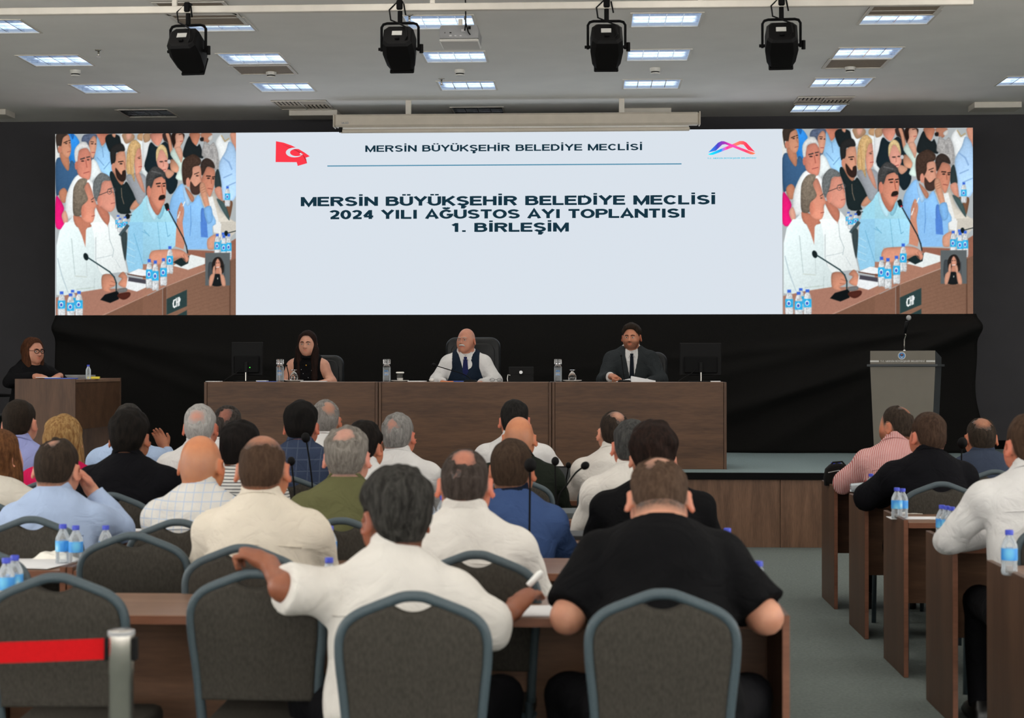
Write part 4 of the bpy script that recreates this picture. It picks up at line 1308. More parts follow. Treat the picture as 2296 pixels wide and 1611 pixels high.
# ---------------------------------------------------------------- barrier post
p = at(272, 1412, 4.1)
ps = thing('barrier_post', 'polished steel barrier post with a red belt at lower left', 'barrier post', (p.x, 4.1, 0))
hz = p.z
MB().lathe([(.0315, .02), (.0315, hz - .115), (.033, hz - .112), (.033, hz - .012), (.031, hz - .002), (.026, hz)], 28).build('tube', M['chrome'], ps, 35)
MB().lathe([(.0345, hz - .014), (.0345, hz - .003), (.0, hz + .001)], 28, caps=False).build('top_cap', M['grey_plastic'], ps, 35)
MB().lathe([(.165, 0), (.165, .012), (.14, .022), (.05, .032), (.034, .04)], 32).build('foot', M['chrome'], ps, 35)
for a in (0, PI / 2, PI):
    MB().box(.030, .042, -.014, .014, hz - .08, hz - .02, .003).xf(Matrix.Rotation(a, 4, 'Z')).build('belt_slot', M['black'], ps)
b0 = at(243, 1432, 4.1).z; b1 = at(243, 1479, 4.1).z
bl = MB()
xs = np.linspace(-.036, -1.75, 24)
for k, xx in enumerate(xs):
    u = k / 23
    sag = .045 * u * (1 - u) * 2
    y = -.012 * u * 20 * .1
    bl.v += [(xx, y - .0008, b1 - sag), (xx, y - .0008, b0 - sag), (xx, y + .0008, b0 - sag), (xx, y + .0008, b1 - sag)]
for k in range(23):
    o = k * 4
    for j in range(4):
        bl.f.append((o + j, o + (j + 1) % 4, o + 4 + (j + 1) % 4, o + 4 + j))
bl.build('belt', M['red_belt'], ps)
# ================================================================ people
def smin(a, b, k):
    h = np.maximum(k - np.abs(a - b), 0.0) / k
    return np.minimum(a, b) - h * h * k * .25
def smax(a, b, k):
    return -smin(-a, -b, k)
def rcone(p, a, b, ra, rb):
    a = np.asarray(a, float); b = np.asarray(b, float)
    ab = b - a
    t = np.clip(((p - a) @ ab) / max(ab @ ab, 1e-9), 0, 1)
    q = p - a - t[:, None] * ab
    return np.sqrt((q * q).sum(1)) - (ra + (rb - ra) * t)
def ellip(p, c, r, R=None):
    q = p - np.asarray(c, float)
    if R is not None: q = q @ R
    r = np.asarray(r, float)
    k0 = np.sqrt(((q / r) ** 2).sum(1)); k1 = np.sqrt(((q / (r * r)) ** 2).sum(1)) + 1e-9
    return k0 * (k0 - 1) / k1
def rotm(yaw=0, pitch=0, roll=0):
    return np.array(Euler((pitch, roll, yaw), 'XYZ').to_matrix())

def axis(lo, hi, h, fine=()):
    """1d sample positions with spacing h, finer inside the given (lo, hi, step) spans"""
    out = [lo]
    while out[-1] < hi:
        st = h
        for a, b, s in fine:
            if a - s <= out[-1] < b: st = min(st, s)
        out.append(out[-1] + st)
    return np.array(out)

def surface(fn, xs, ys, zs):
    """surface net of fn = 0 on a rectilinear grid, evaluated only near the surface"""
    B = 4
    def pad(a):
        n = (-(len(a) - 1)) % B
        st = a[-1] - a[-2]
        return np.concatenate([a, a[-1] + st * np.arange(1, n + 1)]) if n else a
    xs, ys, zs = pad(xs), pad(ys), pad(zs)
    def cen(a): return (a[:-1:B] + a[B::B]) / 2, (a[B::B] - a[:-1:B]) / 2
    (cx, hx), (cy, hy), (cz, hz) = cen(xs), cen(ys), cen(zs)
    G = np.stack(np.meshgrid(cx, cy, cz, indexing='ij'), -1).reshape(-1, 3)
    d = fn(G).reshape(len(cx), len(cy), len(cz))
    diag = np.sqrt(hx[:, None, None] ** 2 + hy[None, :, None] ** 2 + hz[None, None, :] ** 2)
    m = np.abs(d) < diag * 1.35 + .012
    nx, ny, nz = len(xs), len(ys), len(zs)
    Fv = np.full((nx, ny, nz), 9.0)
    big = np.repeat(np.repeat(np.repeat(d, B, 0), B, 1), B, 2)
    Fv[:-1, :-1, :-1] = big
    mm = np.zeros((nx, ny, nz), bool)
    bm_ = np.repeat(np.repeat(np.repeat(m, B, 0), B, 1), B, 2)
    mm[:-1, :-1, :-1] |= bm_
    for a in (0, 1):
        for b in (0, 1):
            for c in (0, 1):
                if a + b + c:
                    mm[a:nx - 1 + a, b:ny - 1 + b, c:nz - 1 + c] |= bm_
    I = np.argwhere(mm)
    P = np.stack([xs[I[:, 0]], ys[I[:, 1]], zs[I[:, 2]]], 1)
    Fv[mm] = fn(P)
    S = Fv < 0
    cells = np.zeros((nx - 1, ny - 1, nz - 1), np.int8)
    for a in (0, 1):
        for b in (0, 1):
            for c in (0, 1):
                cells += S[a:nx - 1 + a, b:ny - 1 + b, c:nz - 1 + c]
    mix = (cells > 0) & (cells < 8)
    idx = np.argwhere(mix)
    if not len(idx): return np.zeros((0, 3)), np.zeros((0, 4), int)
    vid = np.full(mix.shape, -1, int); vid[mix] = np.arange(len(idx))
    acc = np.zeros((len(idx), 3)); cnt = np.zeros(len(idx))
    ax = (xs, ys, zs)
    cor = [(a, b, c) for a in (0, 1) for b in (0, 1) for c in (0, 1)]
    for i, A in enumerate(cor):
        for Bc in cor[i + 1:]:
            if sum(abs(u - v) for u, v in zip(A, Bc)) != 1: continue
            fa = Fv[idx[:, 0] + A[0], idx[:, 1] + A[1], idx[:, 2] + A[2]]
            fb = Fv[idx[:, 0] + Bc[0], idx[:, 1] + Bc[1], idx[:, 2] + Bc[2]]
            cr = (fa < 0) != (fb < 0)
            t = np.where(cr, fa / np.where(cr, fa - fb, 1), 0)
            for k in range(3):
                pa = ax[k][idx[:, k] + A[k]]; pb = ax[k][idx[:, k] + Bc[k]]
                acc[:, k] += np.where(cr, pa + t * (pb - pa), 0)
            cnt += cr
    V = acc / cnt[:, None]
    Q = []
    for k in range(3):
        o1, o2 = [(1, 2), (2, 0), (0, 1)][k]
        sl0 = [slice(None)] * 3; sl1 = [slice(None)] * 3
        sl0[k] = slice(0, -1); sl1[k] = slice(1, None)
        e = S[tuple(sl0)] != S[tuple(sl1)]
        E = np.argwhere(e)
        keep = (E[:, o1] > 0) & (E[:, o2] > 0) & (E[:, o1] < Fv.shape[o1] - 1) & (E[:, o2] < Fv.shape[o2] - 1)
        E = E[keep]
        def g(d1, d2):
            c = E.copy(); c[:, o1] -= d1; c[:, o2] -= d2
            return vid[c[:, 0], c[:, 1], c[:, 2]]
        q = np.stack([g(1, 1), g(0, 1), g(0, 0), g(1, 0)], 1)
        flip = ~S[E[:, 0], E[:, 1], E[:, 2]]
        q[flip] = q[flip][:, ::-1]
        Q.append(q)
    return V, np.concatenate(Q)

def np_mesh(name, V, Q, mat, attrs=None, smooth=True):
    me = bpy.data.meshes.new(name)
    me.vertices.add(len(V)); me.vertices.foreach_set('co', V.astype(np.float32).ravel())
    me.loops.add(Q.size); me.loops.foreach_set('vertex_index', Q.astype(np.int32).ravel())
    me.polygons.add(len(Q))
    me.polygons.foreach_set('loop_start', (np.arange(len(Q)) * Q.shape[1]).astype(np.int32))
    me.update(calc_edges=True)
    if smooth: me.shade_smooth()
    if attrs:
        for n, a in attrs.items():
            at_ = me.attributes.new(n, 'FLOAT', 'POINT'); at_.data.foreach_set('value', a.astype(np.float32))
    me.materials.append(mat)
    return me

# ---- materials of people
def skin_mat(name, rgb, hair):
    m, nt, b = base_mat(name)
    v = coords(nt)
    n = nd(nt, 'ShaderNodeTexNoise', ins={'Scale': 14.0, 'Detail': 5.0}); nt.links.new(v, n.inputs['Vector'])
    r = nd(nt, 'ShaderNodeValToRGB')
    c = tuple(v * k_ for v, k_ in zip(lin(rgb), (.80, .72, .68)))
    r.color_ramp.elements[0].position = .3; r.color_ramp.elements[1].position = .7
    r.color_ramp.elements[0].color = (c[0] * .86, c[1] * .78, c[2] * .76, 1)
    r.color_ramp.elements[1].color = (min(1, c[0] * 1.1), c[1] * 1.12, c[2] * 1.12, 1)
    nt.links.new(n.outputs['Fac'], r.inputs['Fac'])
    # redder where the attribute asks (ears, lips)
    ar = nd(nt, 'ShaderNodeAttribute', attribute_name='red')
    mr = nd(nt, 'ShaderNodeMix', data_type='RGBA')
    nt.links.new(ar.outputs['Fac'], mr.inputs[0]); nt.links.new(r.outputs['Color'], mr.inputs[6])
    mr.inputs[7].default_value = (min(1, c[0] * 1.05), c[1] * .55, c[2] * .5, 1)
    # stubble and thin hair
    ah = nd(nt, 'ShaderNodeAttribute', attribute_name='stubble')
    n2 = nd(nt, 'ShaderNodeTexNoise', ins={'Scale': 90.0, 'Detail': 3.0}); nt.links.new(v, n2.inputs['Vector'])
    mu = nd(nt, 'ShaderNodeMath', operation='MULTIPLY_ADD', ins={1: .9, 2: .55}); nt.links.new(n2.outputs['Fac'], mu.inputs[0])
    ml = nd(nt, 'ShaderNodeMath', operation='MULTIPLY', use_clamp=True); nt.links.new(mu.outputs[0], ml.inputs[0]); nt.links.new(ah.outputs['Fac'], ml.inputs[1])
    mh = nd(nt, 'ShaderNodeMix', data_type='RGBA')
    nt.links.new(ml.outputs[0], mh.inputs[0]); nt.links.new(mr.outputs[2], mh.inputs[6]); mh.inputs[7].default_value = (*lin(hair), 1)
    nt.links.new(mh.outputs[2], b.inputs['Base Color'])
    b.inputs['Roughness'].default_value = .48
    b.inputs['Specular IOR Level'].default_value = .4
    b.inputs['Subsurface Weight'].default_value = .12
    b.inputs['Subsurface Radius'].default_value = (.012, .004, .002)
    b.inputs['Subsurface Scale'].default_value = 1.0
    return m

def hair_mat(name, rgb, rgb2=None, scale=70, stretch=(1, 1, .25)):
    m, nt, b = base_mat(name)
    c1 = lin(rgb); c2 = lin(rgb2) if rgb2 else tuple(min(1, x * 2.1 + .004) for x in c1)
    c1 = tuple(v * .8 for v in c1); c2 = tuple(v * .62 for v in c2)
    v = coords(nt, stretch)
    n = nd(nt, 'ShaderNodeTexNoise', ins={'Scale': float(scale), 'Detail': 6.0, 'Roughness': .7, 'Distortion': .6}); nt.links.new(v, n.inputs['Vector'])
    r = nd(nt, 'ShaderNodeValToRGB')
    r.color_ramp.elements[0].position = .38; r.color_ramp.elements[1].position = .68
    r.color_ramp.elements[0].color = (*c1, 1); r.color_ramp.elements[1].color = (*c2, 1)
    nt.links.new(n.outputs['Fac'], r.inputs['Fac'])
    nt.links.new(r.outputs['Color'], b.inputs['Base Color'])
    b.inputs['Roughness'].default_value = .70
    b.inputs['Specular IOR Level'].default_value = .08
    bp = nd(nt, 'ShaderNodeBump', ins={'Strength': .7, 'Distance': .006})
    nt.links.new(n.outputs['Fac'], bp.inputs['Height']); nt.links.new(bp.outputs['Normal'], b.inputs['Normal'])
    return m

def cloth_mat(name, rgb, kind='plain', rgb2=None, scale=1.0, rough=.85):
    """woven cloth, plain / vertical stripes / horizontal stripes / window check"""
    m, nt, b = base_mat(name)
    c1 = lin(rgb)
    v = coords(nt)
    n = nd(nt, 'ShaderNodeTexNoise', ins={'Scale': 7.0, 'Detail': 5.0}); nt.links.new(v, n.inputs['Vector'])
    r = nd(nt, 'ShaderNodeValToRGB')
    r.color_ramp.elements[0].position = .3; r.color_ramp.elements[1].position = .7
    r.color_ramp.elements[0].color = (*[x * .92 for x in c1], 1); r.color_ramp.elements[1].color = (*[min(1, x * 1.05) for x in c1], 1)
    nt.links.new(n.outputs['Fac'], r.inputs['Fac'])
    out = r.outputs['Color']
    if kind != 'plain':
        sp = nd(nt, 'ShaderNodeSeparateXYZ'); nt.links.new(v, sp.inputs[0])
        def lines(ax, freq, thr):
            mu = nd(nt, 'ShaderNodeMath', operation='MULTIPLY', ins={1: freq}); nt.links.new(sp.outputs[ax], mu.inputs[0])
            fr_ = nd(nt, 'ShaderNodeMath', operation='FRACT'); nt.links.new(mu.outputs[0], fr_.inputs[0])
            lt = nd(nt, 'ShaderNodeMath', operation='LESS_THAN', ins={1: thr}); nt.links.new(fr_.outputs[0], lt.inputs[0])
            return lt.outputs[0]
        if kind == 'vstripe': f = lines(0, 95 / scale, .5)
        elif kind == 'hstripe': f = lines(2, 62 / scale, .32)
        else:
            a = lines(0, 26 / scale, .09); c = lines(2, 26 / scale, .09)
            mx = nd(nt, 'ShaderNodeMath', operation='MAXIMUM'); nt.links.new(a, mx.inputs[0]); nt.links.new(c, mx.inputs[1]); f = mx.outputs[0]
        mi = nd(nt, 'ShaderNodeMix', data_type='RGBA')
        nt.links.new(f, mi.inputs[0]); nt.links.new(out, mi.inputs[6]); mi.inputs[7].default_value = (*lin(rgb2), 1)
        out = mi.outputs[2]
    nt.links.new(out, b.inputs['Base Color'])
    b.inputs['Roughness'].default_value = rough
    b.inputs['Specular IOR Level'].default_value = .08
    n3 = nd(nt, 'ShaderNodeTexNoise', ins={'Scale': 9.0, 'Detail': 3.0, 'Distortion': 1.5}); nt.links.new(v, n3.inputs['Vector'])
    bp = nd(nt, 'ShaderNodeBump', ins={'Strength': .5, 'Distance': .03})
    nt.links.new(n3.outputs['Fac'], bp.inputs['Height']); nt.links.new(bp.outputs['Normal'], b.inputs['Normal'])
    return m
M['trousers'] = cloth_mat('dark_trousers', (15, 15, 18))
M['shoe'] = plain('black_shoe_leather', (16, 15, 15), .3, var=.1, vscale=40)
M['eye'] = plain('eye_white', (205, 198, 190), .3, var=.02, vscale=40)
M['iris'] = plain('dark_iris', (30, 20, 14), .2, var=.05, vscale=40)
M['tie_navy'] = cloth_mat('navy_tie', (24, 30, 74), rough=.5)
M['tie_dark'] = cloth_mat('dark_tie', (14, 20, 30), rough=.5)
M['pen_white'] = plain('white_pen', (235, 235, 232), .35, var=.02, vscale=40)

def wrinkle(p, seed, amp):
    rng = np.random.RandomState(seed)
    w = np.zeros(len(p))
    for j in range(5):
        k = rng.normal(size=3); k /= np.linalg.norm(k)
        f = rng.uniform(15, 40)
        ph = rng.uniform(0, 6.28)
        warp = .35 * np.sin(p @ (rng.normal(size=3) * 9) + rng.uniform(0, 6))
        w += np.sin(p @ k * f + ph + warp * 3) * rng.uniform(.4, 1)
    return w * amp * .45

def person(label, x, y, rz=0.0, zt=1.33, lean=.10, lat=0.0, z0=0.0, w=1.0, sh=.175, d=1.0,
           yaw=0.0, pitch=0.0, roll=0.0, skin=(196, 140, 112), hair='short', hcol=(40, 32, 26), hcol2=None,
           top='shirt', cloth=None, sleeve='long', arms=None, group='people in the hall', face=False,
           res=1.0, seed=0, lips=None, extra=None, collar=None, hs=None, hlen=1.0, nup=0.0, spread=.14, collar_h=None, head_fwd=.03, hand_fine=(), trousers=None,
           mous=None, beard=0.0, glasses=False, neckw=1.0, legs=True, arm_r=1.0, thick=None, bald_r=(.055, .06, .05), bald_c=(0, -.035, .10), layers=()):
    """a seated person: one body mesh; hair and clothes as parts. Local frame: faces +y, floor at z = 0"""
    if hs is None: hs = 1.0 if face else 1.08
    t = thing('person', label, 'person', (x, y, z0), rz, group)
    tt = {'short': .011, 'crop': .006, 'full': .020, 'bushy': .026, 'long': .020, 'crown': .012, 'horseshoe': .007, 'bald': 0.0}[hair] if thick is None else thick
    hip = np.array([0, -.02, .565])
    H = np.array([lat, lean + head_fwd, zt - .118 * hs - tt])
    N = np.array([lat * .85, lean - .005, zt - .262 * hs - tt + nup])
    R = rotm(yaw, pitch, roll)
    sp = N - hip
    def lerp(u): return hip + sp * u
    S = {s: N + np.array([s * (sh - .008), 0.015, -.078]) for s in (-1, 1)}
    if arms is None: arms = {}
    A = {}
    for s in (-1, 1):
        a = arms.get(s, 'desk')
        if isinstance(a, str):
            zd = ZD - z0 if z0 < .1 else ZT - .11 - z0
            if a == 'desk':
                E_ = S[s] + np.array([s * .075, .10, -.245]); E_[2] = max(E_[2], zd - .06)
                W_2 = np.array([s * .10 + lat, S[s][1] + .34, zd + .035])
            elif a == 'lap':
                E_ = S[s] + np.array([s * .07, -.01, -.28])
                W_2 = np.array([s * .08, .26, .66])
            elif a == 'wide':
                E_ = S[s] + np.array([s * .13, .10, -.22]); E_[2] = max(E_[2], zd + .04)
                W_2 = np.array([s * .06 + lat, S[s][1] + .30, zd + .04])
            Hd = W_2 + np.array([-s * .01, .09, -.012])
        else:
            E_, W_2, Hd = [np.array(q, float) for q in a]
        A[s] = (E_, W_2, Hd)
    hipj = {s: np.array([s * .095 * w, .02, .545]) for s in (-1, 1)}
    knee = {s: np.array([s * spread, .42 - (spread - .14) * .5, .535]) for s in (-1, 1)}
    ank = {s: np.array([s * spread, .40 - (spread - .14) * .5, .085]) for s in (-1, 1)}

    def torso(p, off=0.0):
        f = ellip(p, lerp(.02), (.178 * w, .135 * d * w ** .5, .15))
        f = smin(f, ellip(p, lerp(.38) + [0, .012 * d, 0], (.162 * w, .122 * d * w ** .5, .19)), .08)
        f = smin(f, ellip(p, lerp(.72) + [0, .0, 0], (.168 * (w * .5 + .5), .112 * d, .19)), .08)
        f = smin(f, rcone(p, S[-1], S[1], .060, .060), .06)
        for s in (-1, 1):
            f = smin(f, rcone(p, N + [0, -.004, .040], S[s] + [-s * .030, -.005, .022], .050 * neckw, .036), .045)
            f = smin(f, ellip(p, S[s] + [0, 0, -.012], (.055, .060, .066)), .035)
        return f - off
    def arm(p, s, off=0.0, r0=1.0):
        E_, W_2, Hd = A[s]
        f = rcone(p, S[s], E_, .056 * arm_r * r0, .044 * arm_r * r0)
        f = smin(f, rcone(p, E_, W_2, .044 * arm_r * r0, .029 * arm_r ** .5), .03)
        return f - off
    def finger_pts(s):
        E_, W_2, Hd = A[s]
        fd = Hd - W_2; L = np.linalg.norm(fd) + 1e-9; fd = fd / L
        upv = np.array([0, 0, 1.0]); 
        if abs(fd[2]) > .85: upv = np.array([0, 1.0, 0])
        side = np.cross(fd, upv); side /= np.linalg.norm(side); nrm = np.cross(side, fd)
        return fd, side, nrm
    def hand(p, s):
        E_, W_2, Hd = A[s]
        fd, side, nrm = finger_pts(s)
        Rm = np.stack([side, fd, nrm], 1)
        f = ellip(p, W_2 + fd * .055, (.040, .055, .019), Rm)
        f = smin(f, rcone(p, W_2, W_2 + fd * .04, .028, .026), .02)
        curl = arms.get(('curl', s), .35)
        for k, (o, ln) in enumerate(zip((-.030, -.010, .010, .029), (.062, .074, .070, .052) if s > 0 else (.052, .070, .074, .062))):
            b0 = W_2 + fd * .088 + side * o
            b1 = b0 + (fd * math.cos(curl) - nrm * math.sin(curl)) * ln * .5
            b2 = b1 + (fd * math.cos(curl * 2.3) - nrm * math.sin(curl * 2.3)) * ln * .5
            f = smin(f, np.minimum(rcone(p, b0 - fd * .02, b1, .0095, .0085), rcone(p, b1, b2, .0085, .007)), .006)
        th0 = W_2 + fd * .03 - side * s * .034
        th1 = th0 + (fd * .7 - side * s * .55 - nrm * .3) * .04
        th2 = th1 + (fd * .9 - side * s * .1 - nrm * .35) * .032
        f = smin(f, np.minimum(rcone(p, th0, th1, .013, .0105), rcone(p, th1, th2, .0105, .0085)), .010)
        return f
    def hq(p): return ((p - H) @ R) / hs
    def head(q):
        f = ellip(q, (0, -.014, .022), (.077, .098, .096))
        f = smin(f, ellip(q, (0, .030, -.035), (.060, .064, .082)), .05)
        f = smin(f, ellip(q, (0, .058, -.092), (.026, .026, .022)), .035)
        f = smin(f, ellip(q, (0, -.05, -.035), (.060, .052, .062)), .04)
        for s in (-1, 1):
            f = smin(f, ellip(q, (s * (.045 if face else .052), .040, -.040), (.028, .030, .050)), .03)
        if face:
            for s in (-1, 1):
                f = smax(f, -ellip(q, (s * .031, .099, .000), (.017, .013, .010)), .014)
                f = smin(f, ellip(q, (s * .031, .077, -.002), (.016, .014, .012)), .006)
                f = smin(f, rcone(q, (s * .012, .090, .021), (s * .048, .074, .019), .007, .006), .014)
            f = smin(f, rcone(q, (0, .090, .010), (0, .111, -.030), .006, .0105), .012)
            f = smin(f, ellip(q, (0, .100, -.034), (.018, .012, .009)), .010)
            f = smin(f, ellip(q, (0, .086, -.058), (.022, .011, .006)), .008)
            f = smin(f, ellip(q, (0, .084, -.068), (.020, .011, .006)), .008)
            f = smax(f, -ellip(q, (0, .098, -.063), (.022, .006, .0022)), .004)
        else:
            f = smin(f, rcone(q, (0, .088, .008), (0, .108, -.030), .007, .012), .02)
        for s in (-1, 1):
            Re = rotm(-s * .55, 0, -s * .12)
            e = ellip(q, (s * .090, -.012, -.012), (.0092, .024, .037), Re)
            e = smax(e, -ellip(q, (s * .100, -.004, -.008), (.008, .012, .022), Re), .006)
            f = smin(f, e, .009)
        return f * hs
    def skinf(p):
        f = torso(p)
        f = smin(f, rcone(p, N + [0, -.005, -.03], H + (R @ np.array([0, -.022, -.055])), .060 * neckw, .056 * neckw), .04)
        f = smin(f, head(hq(p)), .022)
        for s in (-1, 1):
            f = smin(f, arm(p, s), .03)
            f = smin(f, hand(p, s), .012)
            if legs:
                l = smin(rcone(p, hipj[s], knee[s], .088 * w ** .5, .058), rcone(p, knee[s], ank[s], .055, .036), .03)
                l = smin(l, rcone(p, ank[s] + [0, -.03, -.045], ank[s] + [0, .15, -.06], .034, .026), .03)
                f = smin(f, l, .04)
        return f
    ext = np.array([q for s in (-1, 1) for q in (A[s][0], A[s][1], A[s][2] + (A[s][2] - A[s][1]))])
    xlo = min(-.30 * w, -spread - .1, ext[:, 0].min() - .10, H[0] - .14); xhi = max(.30 * w, spread + .1, ext[:, 0].max() + .10, H[0] + .14)
    ylo = min(-.24, ext[:, 1].min() - .08, H[1] - .16); yhi = max(.62 if legs else .2, ext[:, 1].max() + .1, H[1] + .16)
    h0 = .0165 * res; hf = (.0068 if face else .0078) * res
    xf = [(H[0] - .115, H[0] + .115, hf)]; yf = [(H[1] - .14, H[1] + .14, hf)]; zf = [(N[2] + .02, zt + .04, hf)]
    for s in hand_fine:
        c = A[s][2]
        xf.append((c[0] - .08, c[0] + .08, .0062)); yf.append((c[1] - .10, c[1] + .10, .0062)); zf.append((c[2] - .08, c[2] + .08, .0062))
    V, Q = surface(skinf, axis(xlo, xhi, h0, xf), axis(ylo, yhi, h0 * 1.1, yf), axis(.005, zt + .04, h0 * 1.15, zf))
    q = hq(V)
    # hair region in head space
    def hairline(q):
        yy = q[:, 1]
        zl_ = np.interp(yy, [-.12, -.085, -.055, -.03, -.014, .012, .022, .035, .06, .10], [-.066, -.068, -.056, -.018, .020, .024, -.010, .028, .062, .074])
        if face or hair == 'long':
            zl_ = zl_ + np.interp(yy, [.02, .04, .07], [0, .012, .020]) - .02 * np.clip((np.abs(q[:, 0]) - .03) / .03, 0, 1) * (yy > .04)
        return zl_ - q[:, 2] + .10 * np.clip(np.abs(q[:, 0]) - .07, -1, 0) * 0
    def hairfn_q(q, thick):
        # soft tufts
        rng = np.random.RandomState(seed + 5)
        nz = np.zeros(len(q))
        for j in range(5):
            k = rng.normal(size=3) * (70 if hair != 'long' else 40); k[2] *= .35
            nz += np.sin(q @ k + rng.uniform(0, 6.28) + 2 * np.sin(q @ (rng.normal(size=3) * 25)))
        nz *= thick * .085
        hl = hairline(q)
        if face: thick_f = 1 + .45 * np.clip(q[:, 1] / .07, 0, 1) * (hair != 'long')
        else: thick_f = 1.0
        thick = thick * thick_f
        tap = np.clip(-hl / .05, 0.0, 1.0)
        low = np.clip((q[:, 2] + .035) / .10, 0, 1) if hair != 'long' else 1.0
        tk = thick * (.25 + .75 * tap) * (.30 + .70 * low) + nz * tap * (.4 + .6 * low)
        if hair in ('full', 'bushy', 'short'):
            tk = tk + thick * .35 * np.clip((q[:, 2] - .02) / .09, 0, 1)
        if hair == 'crown':
            e = ellip(q, bald_c, bald_r)
            rng2 = np.random.RandomState(seed + 77)
            e = e + sum(np.sin(q @ (rng2.normal(size=3) * 75) + rng2.uniform(0, 6)) for _ in range(5)) * .0048
            e = e + sum(np.sin(q @ (rng2.normal(size=3) * np.array([190, 190, 60])) + rng2.uniform(0, 6)) for _ in range(5)) * .0042
            fac = np.clip(e / .030 + .25, 0, 1)
            tk = tk * fac - (1 - fac) * .004
        f = ellip(q, (0, -.014, .022), (.077, .098, .096))
        f = smin(f, ellip(q, (0, -.05, -.035), (.060, .052, .062)), .04)
        f = smin(f, ellip(q, (0, .030, -.035), (.058, .060, .078)), .05) - tk
        return f, hl
    def hairfn(p):
        q = hq(p)
        f, hl = hairfn_q(q, tt)
        f = smax(f, hl * .75, .008)
        if hair == 'horseshoe':
            f = smax(f, q[:, 2] - .035 + .35 * np.clip(q[:, 1], -1, 1) * 0, .012)
        if hair == 'long':
            g = ellip(q, (0, -.030, -.09 * hlen), (.094, .072, .155 * hlen))
            for s_ in (-1, 1):
                g = smin(g, ellip(q, (s_ * .070, .008, -.10 * hlen), (.036, .050, .16 * hlen)), .03)
                if hlen > 1.2:
                    g = smin(g, rcone(q, (s_ * .076, .02, -.06), (s_ * .085, .090, -.36), .042, .030), .03)
            rng = np.random.RandomState(seed + 9)
            st = sum(np.sin(q @ np.array([rng.uniform(40, 110), rng.uniform(-60, 60), rng.uniform(-8, 8)]) + rng.uniform(0, 6)) for _ in range(5)) * .0016
            g = smax(g + st, ellip(q, (0, .075, -.055), (.060, .070, .115)) * -1, .012)
            f = smin(f, g, .025)
        return f * hs
    stub = np.zeros(len(V)); red = np.zeros(len(V))
    inhead = (V[:, 2] > N[2] + .02) & (np.abs(q[:, 0]) < .13)
    hl = hairline(q)
    base = np.clip((-hl + .022) / .035, 0, 1) * inhead
    notear = np.clip((.083 - np.abs(q[:, 0])) / .006, 0, 1)
    # around the ears hair stops
    if hair == 'bald':
        stub = base * .22 * np.clip((.07 - q[:, 2]) / .05, 0, 1)
    elif hair == 'horseshoe':
        stub = base * np.clip((.072 - q[:, 2]) / .045, .0, 1) * .8
    elif hair == 'crown':
        e = ellip(q, bald_c, bald_r)
        stub = base * np.clip((e + .034) / .042, .34, 1) * .95
    else:
        stub = base * .95
    stub = stub * notear
    if beard > 0:
        bd = np.clip((.0 - (q[:, 2] + .030)) / .02, 0, 1) * np.clip((q[:, 1] - .0) / .03, 0, 1) * np.clip((.125 + q[:, 2]) / .02, 0, 1)
        lipm = ellip(q, (0, .09, -.063), (.024, .03, .012)) < 0
        stub = np.maximum(stub, bd * beard * inhead * ~lipm)
    ear = (np.abs(q[:, 0]) > .080) & inhead & (q[:, 2] < .04) & (q[:, 2] > -.06)
    red[ear] = .35
    if face:
        lp = (np.minimum(ellip(q, (0, .090, -.058), (.021, .016, .006)), ellip(q, (0, .088, -.069), (.019, .016, .006))) < .001)
        red[lp & inhead] = .5 if lips is None else lips
    mats = skin_mat('skin', skin, hcol)
    child('body', np_mesh('body', V, Q, mats, {'stubble': stub, 'red': red}), t)
    if tt > 0:
        ex = .20 * hlen + (.06 if hlen > 1.2 else 0) if hair == 'long' else 0
        hv = hf * .95
        Vh, Qh = surface(hairfn, axis(H[0] - .16, H[0] + .16, hv), axis(H[1] - .16, H[1] + .20, hv), axis(H[2] - .13 - ex * 1.1, zt + .04, hv))
        child('hair', np_mesh('hair', Vh, Qh, hair_mat('hair', hcol, hcol2)), t)
    # ---- upper garments
    OFF = {'shirt': .013, 'polo': .014, 'tee': .012, 'blazer': .022, 'blouse': .012, 'sleeveless': .010}
    off = OFF[top]
    cm = cloth
